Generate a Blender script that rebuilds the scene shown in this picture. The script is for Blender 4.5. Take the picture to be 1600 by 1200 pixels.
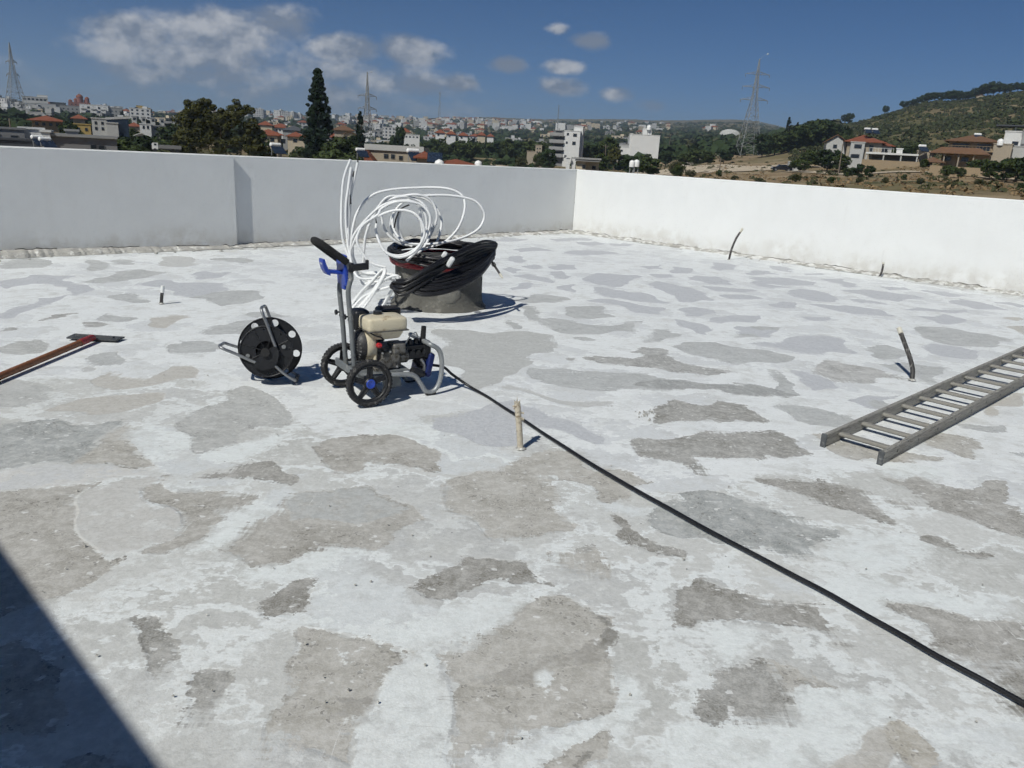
import bpy, bmesh, math, random
import numpy as np
from mathutils import Vector, Matrix, Euler, noise as mnoise

for o in list(bpy.data.objects):
    bpy.data.objects.remove(o)
SC = bpy.context.scene
COL = SC.collection
rad = math.radians

# ------------------------------------------------------------------ camera
EYE = 1.6
PITCH, ROLL, FPX = rad(16.25), rad(3.2), 1230.0        # fitted from the two parapets' vanishing points
cam = bpy.data.cameras.new('camera')
cam.sensor_width = 36.0
cam.lens = 36.0 * FPX / 1600.0
cam.clip_start, cam.clip_end = 0.05, 30000.0
cam_o = bpy.data.objects.new('camera', cam)
COL.objects.link(cam_o)
cam_o.matrix_world = Matrix.Translation((0, 0, EYE)) @ Matrix.Rotation(rad(90) - PITCH, 4, 'X') @ Matrix.Rotation(ROLL, 4, 'Z')
SC.camera = cam_o

# ------------------------------------------------------------------ sun and sky
SUN_EL, SHADOW_AZ = rad(47.0), rad(32.0)               # shadows run 32 degrees right of straight ahead
SUN_AZ = SHADOW_AZ + math.pi
sun_dir = Vector((math.sin(SUN_AZ) * math.cos(SUN_EL), math.cos(SUN_AZ) * math.cos(SUN_EL), math.sin(SUN_EL)))
sl = bpy.data.lights.new('sun', 'SUN')
sl.energy, sl.angle, sl.color = 4.1, rad(0.53), (0.99, 0.975, 0.905)
sun_o = bpy.data.objects.new('sun', sl)
COL.objects.link(sun_o)
sun_o.rotation_euler = sun_dir.to_track_quat('Z', 'Y').to_euler()
sun_o.location = (-8, -12, 30)

W = bpy.data.worlds.new('World')
SC.world = W
W.use_nodes = True
wn, wl = W.node_tree.nodes, W.node_tree.links
wn.clear()

def N(tree, kind, **kw):
    n = tree.nodes.new(kind)
    for k, v in kw.items():
        if k == 'inp':
            for kk, vv in v.items():
                n.inputs[kk].default_value = vv
        else:
            setattr(n, k, v)
    return n

def build_world():
    T = W.node_tree
    L = T.links.new
    out = N(T, 'ShaderNodeOutputWorld')
    bg = N(T, 'ShaderNodeBackground')
    bg.inputs['Strength'].default_value = 0.054
    sky = N(T, 'ShaderNodeTexSky', sky_type='NISHITA', sun_disc=False)
    sky.sun_elevation, sky.sun_rotation = SUN_EL, SUN_AZ
    sky.altitude, sky.air_density, sky.dust_density, sky.ozone_density = 100.0, 0.5, 0.0, 6.0
    geo = N(T, 'ShaderNodeTexCoord')
    sep = N(T, 'ShaderNodeSeparateXYZ')
    L(geo.outputs['Generated'], sep.inputs[0])
    # direction -> (azimuth, elevation) plane for the clouds
    az = N(T, 'ShaderNodeMath', operation='ARCTAN2'); L(sep.outputs['X'], az.inputs[0]); L(sep.outputs['Y'], az.inputs[1])
    el = N(T, 'ShaderNodeMath', operation='ARCSINE'); L(sep.outputs['Z'], el.inputs[0])
    comb = N(T, 'ShaderNodeCombineXYZ'); L(az.outputs[0], comb.inputs[0]); L(el.outputs[0], comb.inputs[1])
    def noise(scale, detail, rough, off, sy=1.0):
        mp = N(T, 'ShaderNodeMapping'); mp.inputs['Location'].default_value = off
        mp.inputs['Scale'].default_value = (1, sy, 1)
        L(comb.outputs[0], mp.inputs[0])
        n = N(T, 'ShaderNodeTexNoise', inp={'Scale': scale, 'Detail': detail, 'Roughness': rough})
        L(mp.outputs[0], n.inputs['Vector'])
        return n
    def math_(op, a, b=None, c=None, clamp=False):
        m = N(T, 'ShaderNodeMath', operation=op, use_clamp=clamp)
        for i, v in enumerate((a, b, c)):
            if v is None: continue
            if isinstance(v, (int, float)): m.inputs[i].default_value = v
            else: L(v, m.inputs[i])
        return m.outputs[0]
    # cumulus: (azimuth deg, elevation deg, half width, half height, weight)
    blobs = CLOUDS
    total = None
    for a, e, wx, wy, wt in blobs:
        v1 = N(T, 'ShaderNodeVectorMath', operation='MULTIPLY_ADD')
        L(comb.outputs[0], v1.inputs[0])
        v1.inputs[1].default_value = (1 / rad(wx), 1 / rad(wy), 0)
        v1.inputs[2].default_value = (-a / wx, -e / wy, 0)
        ln = N(T, 'ShaderNodeVectorMath', operation='LENGTH'); L(v1.outputs[0], ln.inputs[0])
        g = N(T, 'ShaderNodeMapRange', interpolation_type='SMOOTHSTEP'); L(ln.outputs['Value'], g.inputs[0])
        g.inputs['From Min'].default_value, g.inputs['From Max'].default_value = 0.0, 1.9
        g.inputs['To Min'].default_value, g.inputs['To Max'].default_value = wt, 0.0
        total = g.outputs[0] if total is None else math_('MAXIMUM', total, g.outputs[0])
    n1 = noise(13.0, 6.0, 0.58, (3.1, 1.7, 0.0), 1.35)
    n2 = noise(13.0, 4.0, 0.58, (3.1, 1.7 + 0.022, 0.0), 1.35)       # the same field a little lower: lit tops, grey bases
    dens = math_('ADD', total, math_('MULTIPLY', math_('SUBTRACT', n1.outputs[0], 0.50), 1.45))
    mask = N(T, 'ShaderNodeMapRange', interpolation_type='SMOOTHSTEP')
    mask.inputs['From Min'].default_value, mask.inputs['From Max'].default_value = 0.28, 0.80
    L(dens, mask.inputs[0])
    shade = N(T, 'ShaderNodeMapRange'); shade.inputs['From Min'].default_value, shade.inputs['From Max'].default_value = -0.05, 0.13
    L(math_('SUBTRACT', n1.outputs[0], n2.outputs[0]), shade.inputs[0])
    ccol = N(T, 'ShaderNodeMix', data_type='RGBA')
    ccol.inputs[6].default_value = (3.6, 4.3, 5.6, 1)
    ccol.inputs[7].default_value = (11.0, 11.2, 11.6, 1)
    L(shade.outputs[0], ccol.inputs[0])
    mix = N(T, 'ShaderNodeMix', data_type='RGBA')
    L(math_('MULTIPLY', mask.outputs[0], 0.88), mix.inputs[0])
    hs = N(T, 'ShaderNodeHueSaturation', inp={'Saturation': 1.2}); L(sky.outputs[0], hs.inputs['Color']); L(hs.outputs[0], mix.inputs[6]); L(ccol.outputs[2], mix.inputs[7])
    L(mix.outputs[2], bg.inputs['Color'])
    L(bg.outputs[0], out.inputs[0])

def pix_dir(x, y):
    u, v = (x - 800) / FPX, (y - 600) / FPX
    c, s = math.cos(ROLL), math.sin(ROLL)
    a, b = c * u + s * v, -s * u + c * v
    return Vector((a, math.cos(PITCH) - b * math.sin(PITCH), -(math.sin(PITCH) + b * math.cos(PITCH))))

def at(x, y, depth):
    """World point seen at photo pixel (x, y), `depth` metres ahead of the camera."""
    r = pix_dir(x, y)
    return Vector((0, 0, EYE)) + r * (depth / r.y)

def on_roof(x, y, z=0.0):
    r = pix_dir(x, y)
    return Vector((0, 0, EYE)) + r * ((z - EYE) / r.z)

def azel(x, y):
    r = pix_dir(x, y).normalized()
    return math.degrees(math.atan2(r.x, r.y)), math.degrees(math.asin(r.z))

def _cl(x, y, wx, wy, wt):
    a, e = azel(x, y)
    return (a, e, wx / 21.5, wy / 21.5, wt)

CLOUDS = [_cl(205, 50, 60, 24, 1.0), _cl(345, 50, 110, 34, .95), _cl(430, 38, 60, 28, .95), _cl(330, 88, 180, 40, .74),
          _cl(535, 76, 60, 20, .95), _cl(645, 80, 50, 21, 1.0), _cl(560, 112, 150, 30, .60),
          _cl(640, 132, 110, 20, .78), _cl(715, 131, 34, 15, .9), _cl(795, 103, 30, 13, 1.0), _cl(880, 104, 36, 12, .85),
          _cl(925, 66, 32, 13, .95), _cl(872, 45, 18, 8, .7), _cl(965, 147, 30, 12, .9), _cl(875, 136, 46, 15, .8),
          _cl(1020, 166, 32, 13, .72), _cl(470, 150, 280, 30, .62), _cl(330, 118, 170, 30, .66), _cl(-330, 85, 220, 40, .8), _cl(2100, 150, 140, 25, .65),
          (95, 9, 14, 3, .7), (150, 11, 16, 3, .7), (-150, 11, 14, 3, .7)]
build_world()
W.cycles.sampling_method = 'NONE'

SC.render.engine = 'CYCLES'
SC.cycles.use_denoising = True
SC.cycles.denoising_quality = 'BALANCED'
SC.cycles.use_adaptive_sampling = True
SC.cycles.adaptive_threshold = 0.04
SC.cycles.adaptive_min_samples = 12
SC.cycles.max_bounces = 4
SC.cycles.diffuse_bounces = 2
SC.cycles.glossy_bounces = 2
SC.cycles.transmission_bounces = 2
SC.cycles.transparent_max_bounces = 6
SC.cycles.volume_bounces = 0
SC.view_settings.view_transform = 'Standard'
SC.view_settings.look = 'None'
SC.view_settings.exposure = 0.0
SC.view_settings.gamma = 1.0
SC.view_settings.use_curve_mapping = False

# ------------------------------------------------------------------ helpers
def tag(o, label=None, cat=None, group=None, kind=None):
    if label: o['label'] = label
    if cat: o['category'] = cat
    if group: o['group'] = group
    if kind: o['kind'] = kind
    return o

def empty(name, loc=(0, 0, 0), rz=0.0, **kw):
    o = bpy.data.objects.new(name, None)
    o.empty_display_size = 0.1
    COL.objects.link(o)
    o.location = loc
    o.rotation_euler = (0, 0, rz)
    tag(o, **kw)
    return o

def link(name, mesh, parent=None, **kw):
    o = bpy.data.objects.new(name, mesh)
    COL.objects.link(o)
    if parent is not None: o.parent = parent
    tag(o, **kw)
    return o

def copy_tree(o, parent=None):
    c = o.copy()
    COL.objects.link(c)
    if parent is not None: c.parent = parent
    for ch in list(o.children):
        copy_tree(ch, c)
    return c

class MB:
    """Collects shapes into one mesh."""
    def __init__(self):
        self.v, self.f, self.m, self.sm = [], [], [], []
        self.cur, self.smooth = 0, False
        self.M = None
    def _add(self, vs, fs, smooth=None):
        b = len(self.v)
        if self.M is not None: vs = [self.M @ Vector(p) for p in vs]
        self.v.extend(tuple(p) for p in vs)
        s = self.smooth if smooth is None else smooth
        for f in fs:
            self.f.append(tuple(i + b for i in f)); self.m.append(self.cur); self.sm.append(s)
        return self
    def mesh(self, vs, fs, smooth=False): return self._add(vs, fs, smooth)
    def box(self, c, s, rot=None, bev=0.0):
        c = Vector(c); hx, hy, hz = s[0] / 2, s[1] / 2, s[2] / 2
        R = rot.to_matrix() if isinstance(rot, Euler) else (rot or Matrix.Identity(3))
        if bev <= 0:
            vs = [c + R @ Vector((x * hx, y * hy, z * hz)) for z in (-1, 1) for y in (-1, 1) for x in (-1, 1)]
            return self._add(vs, [(0, 2, 3, 1), (4, 5, 7, 6), (0, 1, 5, 4), (2, 6, 7, 3), (0, 4, 6, 2), (1, 3, 7, 5)], False)
        b = min(bev, hx * .98, hy * .98, hz * .98)
        vs = []
        idx = {}
        for zi, z in enumerate((-1, 1)):
            for yi, y in enumerate((-1, 1)):
                for xi, x in enumerate((-1, 1)):
                    for k in range(3):
                        p = [x * (hx - b), y * (hy - b), z * (hz - b)]
                        p[k] = (x * hx, y * hy, z * hz)[k]
                        idx[(xi, yi, zi, k)] = len(vs); vs.append(c + R @ Vector(p))
        g = lambda x, y, z, k: idx[(x, y, z, k)]
        fs = []
        fs += [(g(0,0,0,2), g(0,1,0,2), g(1,1,0,2), g(1,0,0,2)), (g(0,0,1,2), g(1,0,1,2), g(1,1,1,2), g(0,1,1,2))]
        fs += [(g(0,0,0,1), g(1,0,0,1), g(1,0,1,1), g(0,0,1,1)), (g(0,1,0,1), g(0,1,1,1), g(1,1,1,1), g(1,1,0,1))]
        fs += [(g(0,0,0,0), g(0,0,1,0), g(0,1,1,0), g(0,1,0,0)), (g(1,0,0,0), g(1,1,0,0), g(1,1,1,0), g(1,0,1,0))]
        for y in (0, 1):
            for z in (0, 1):
                q = (g(0,y,z,1), g(1,y,z,1), g(1,y,z,2), g(0,y,z,2)); fs.append(q if (y ^ z) == 1 else q[::-1])
        for x in (0, 1):
            for z in (0, 1):
                q = (g(x,0,z,0), g(x,1,z,0), g(x,1,z,2), g(x,0,z,2)); fs.append(q if (x ^ z) == 0 else q[::-1])
        for x in (0, 1):
            for y in (0, 1):
                q = (g(x,y,0,0), g(x,y,1,0), g(x,y,1,1), g(x,y,0,1)); fs.append(q if (x ^ y) == 1 else q[::-1])
        for x in (0, 1):
            for y in (0, 1):
                for z in (0, 1):
                    q = (g(x,y,z,0), g(x,y,z,1), g(x,y,z,2)); fs.append(q if (x ^ y ^ z) == 1 else q[::-1])
        return self._add(vs, fs, False)
    def cyl(self, p0, p1, r0, r1=None, n=12, caps=True, smooth=True):
        p0, p1 = Vector(p0), Vector(p1)
        r1 = r0 if r1 is None else r1
        d = (p1 - p0).normalized()
        a = d.orthogonal().normalized(); b = d.cross(a)
        vs = []
        for p, r in ((p0, r0), (p1, r1)):
            for i in range(n):
                t = 2 * math.pi * i / n
                vs.append(p + (a * math.cos(t) + b * math.sin(t)) * r)
        self._add(vs, [(i, (i + 1) % n, n + (i + 1) % n, n + i) for i in range(n)], smooth)
        if caps:
            self._add(vs[:n], [tuple(range(n))[::-1]], False)
            self._add(vs[n:], [tuple(range(n))], False)
        return self
    def tube(self, pts, r, n=8, closed=False, caps=True):
        pts = [Vector(p) for p in pts]
        k = len(pts)
        rs = r if isinstance(r, (list, tuple)) else [r] * k
        tang = []
        for i in range(k):
            if closed: t = pts[(i + 1) % k] - pts[i - 1]
            else: t = pts[min(i + 1, k - 1)] - pts[max(i - 1, 0)]
            if t.length < 1e-9: t = Vector((0, 0, 1))
            tang.append(t.normalized())
        a = tang[0].orthogonal().normalized()
        vs = []
        for i in range(k):
            a = a - tang[i] * a.dot(tang[i])
            if a.length < 1e-6: a = tang[i].orthogonal()
            a.normalize()
            b = tang[i].cross(a)
            for j in range(n):
                t = 2 * math.pi * j / n
                vs.append(pts[i] + (a * math.cos(t) + b * math.sin(t)) * rs[i])
        fs = []
        for i in range(k if closed else k - 1):
            i2 = (i + 1) % k
            off = 0
            if closed and i2 == 0:   # align the seam
                best = min(range(n), key=lambda q: (vs[i * n] - vs[q]).length)
                off = best
            for j in range(n):
                fs.append((i * n + j, i * n + (j + 1) % n, i2 * n + (j + 1 + off) % n, i2 * n + (j + off) % n))
        self._add(vs, fs, True)
        if caps and not closed:
            self._add(vs[:n], [tuple(range(n))[::-1]], False)
            self._add(vs[-n:], [tuple(range(n))], False)
        return self
    def prism(self, poly, fn, h0, h1, smooth_side=False):
        """poly: 2D points (ccw); fn(u, v, h) -> 3D point."""
        n = len(poly)
        lo = [fn(u, v, h0) for u, v in poly]; hi = [fn(u, v, h1) for u, v in poly]
        self._add(lo + hi, [tuple(range(n))[::-1], tuple(range(n, 2 * n))], False)
        self._add(lo + hi, [(i, (i + 1) % n, n + (i + 1) % n, n + i) for i in range(n)], smooth_side)
        return self
    def lathe(self, prof, fn, n=24, smooth=True, closed=False):
        """prof: (r, h) pairs; fn(x, y, h) -> 3D point."""
        vs = []
        for r, h in prof:
            for i in range(n):
                t = 2 * math.pi * i / n
                vs.append(fn(r * math.cos(t), r * math.sin(t), h))
        fs = []
        k = len(prof)
        for i in range(k if closed else k - 1):
            i2 = (i + 1) % k
            for j in range(n):
                fs.append((i * n + j, i * n + (j + 1) % n, i2 * n + (j + 1) % n, i2 * n + j))
        return self._add(vs, fs, smooth)
    def data(self, name, mats):
        me = bpy.data.meshes.new(name)
        me.from_pydata([tuple(p) for p in self.v], [], self.f)
        for m in (mats if isinstance(mats, (list, tuple)) else [mats]):
            me.materials.append(m)
        if self.f:
            me.polygons.foreach_set('material_index', self.m)
            me.polygons.foreach_set('use_smooth', self.sm)
        me.update()
        return me
    def build(self, name, mats, parent=None, **kw):
        return link(name, self.data(name, mats), parent, **kw)

def spline(pts, per=8, closed=False):
    """Catmull-Rom through pts."""
    P = [Vector(p) for p in pts]
    n = len(P)
    out = []
    rng = range(n) if closed else range(n - 1)
    for i in rng:
        if closed: p0, p1, p2, p3 = P[i - 1], P[i], P[(i + 1) % n], P[(i + 2) % n]
        else: p0, p1, p2, p3 = P[max(i - 1, 0)], P[i], P[i + 1], P[min(i + 2, n - 1)]
        for k in range(per):
            t = k / per
            out.append(0.5 * ((2 * p1) + (p2 - p0) * t + (2 * p0 - 5 * p1 + 4 * p2 - p3) * t * t + (3 * p1 - p0 - 3 * p2 + p3) * t ** 3))
    if not closed: out.append(P[-1])
    return out

def sub(o, verts=2):
    m = o.modifiers.new('round', 'SUBSURF'); m.levels = verts; m.render_levels = verts
    return o

MATS = {}
def mat(name, col, rough=0.6, metal=0.0, var=0.12, scale=6.0, bump=0.0, bscale=60.0, col2=None, thr=(0.45, 0.6), spec=0.5,
        coat=0.0, detail=6.0, stretch=None, trans=0.0):
    """Principled material whose colour wanders by noise; col2 shows through in blotches (dust, rust, wear)."""
    if name in MATS: return MATS[name]
    m = bpy.data.materials.new(name)
    m.use_nodes = True
    T = m.node_tree; L = T.links.new
    p = T.nodes['Principled BSDF']
    p.inputs['Roughness'].default_value = rough
    p.inputs['Metallic'].default_value = metal
    p.inputs['Specular IOR Level'].default_value = spec
    if coat: p.inputs['Coat Weight'].default_value = coat
    tc = N(T, 'ShaderNodeTexCoord')
    src = tc.outputs['Object']
    if stretch:
        mp = N(T, 'ShaderNodeMapping'); mp.inputs['Scale'].default_value = stretch
        L(src, mp.inputs[0]); src = mp.outputs[0]
    n = N(T, 'ShaderNodeTexNoise', inp={'Scale': scale, 'Detail': detail, 'Roughness': 0.62})
    L(src, n.inputs['Vector'])
    mr = N(T, 'ShaderNodeMapRange'); mr.inputs['From Min'].default_value = 0.25; mr.inputs['From Max'].default_value = 0.75
    mr.inputs['To Min'].default_value = 1.0 - var; mr.inputs['To Max'].default_value = 1.0 + var
    L(n.outputs[0], mr.inputs[0])
    hs = N(T, 'ShaderNodeHueSaturation'); hs.inputs['Color'].default_value = (*col, 1)
    L(mr.outputs[0], hs.inputs['Value'])
    c_out = hs.outputs[0]
    if col2:
        n2 = N(T, 'ShaderNodeTexNoise', inp={'Scale': scale * 1.9, 'Detail': 8.0, 'Roughness': 0.68})
        L(src, n2.inputs['Vector'])
        m2 = N(T, 'ShaderNodeMapRange', interpolation_type='SMOOTHSTEP'); m2.inputs['From Min'].default_value, m2.inputs['From Max'].default_value = thr
        L(n2.outputs[0], m2.inputs[0])
        mx = N(T, 'ShaderNodeMix', data_type='RGBA'); L(m2.outputs[0], mx.inputs[0]); L(c_out, mx.inputs[6]); mx.inputs[7].default_value = (*col2, 1)
        c_out = mx.outputs[2]
    L(c_out, p.inputs['Base Color'])
    rr = N(T, 'ShaderNodeMapRange'); rr.inputs['To Min'].default_value = max(rough - 0.1, 0.03); rr.inputs['To Max'].default_value = min(rough + 0.12, 1)
    L(n.outputs[0], rr.inputs[0]); L(rr.outputs[0], p.inputs['Roughness'])
    if bump:
        nb = N(T, 'ShaderNodeTexNoise', inp={'Scale': bscale, 'Detail': 4.0, 'Roughness': 0.6}); L(src, nb.inputs['Vector'])
        b = N(T, 'ShaderNodeBump'); b.inputs['Strength'].default_value = bump; b.inputs['Distance'].default_value = 0.02
        L(nb.outputs[0], b.inputs['Height']); L(b.outputs[0], p.inputs['Normal'])
    if trans:
        p.inputs['Transmission Weight'].default_value = trans
    MATS[name] = m
    return m

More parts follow.
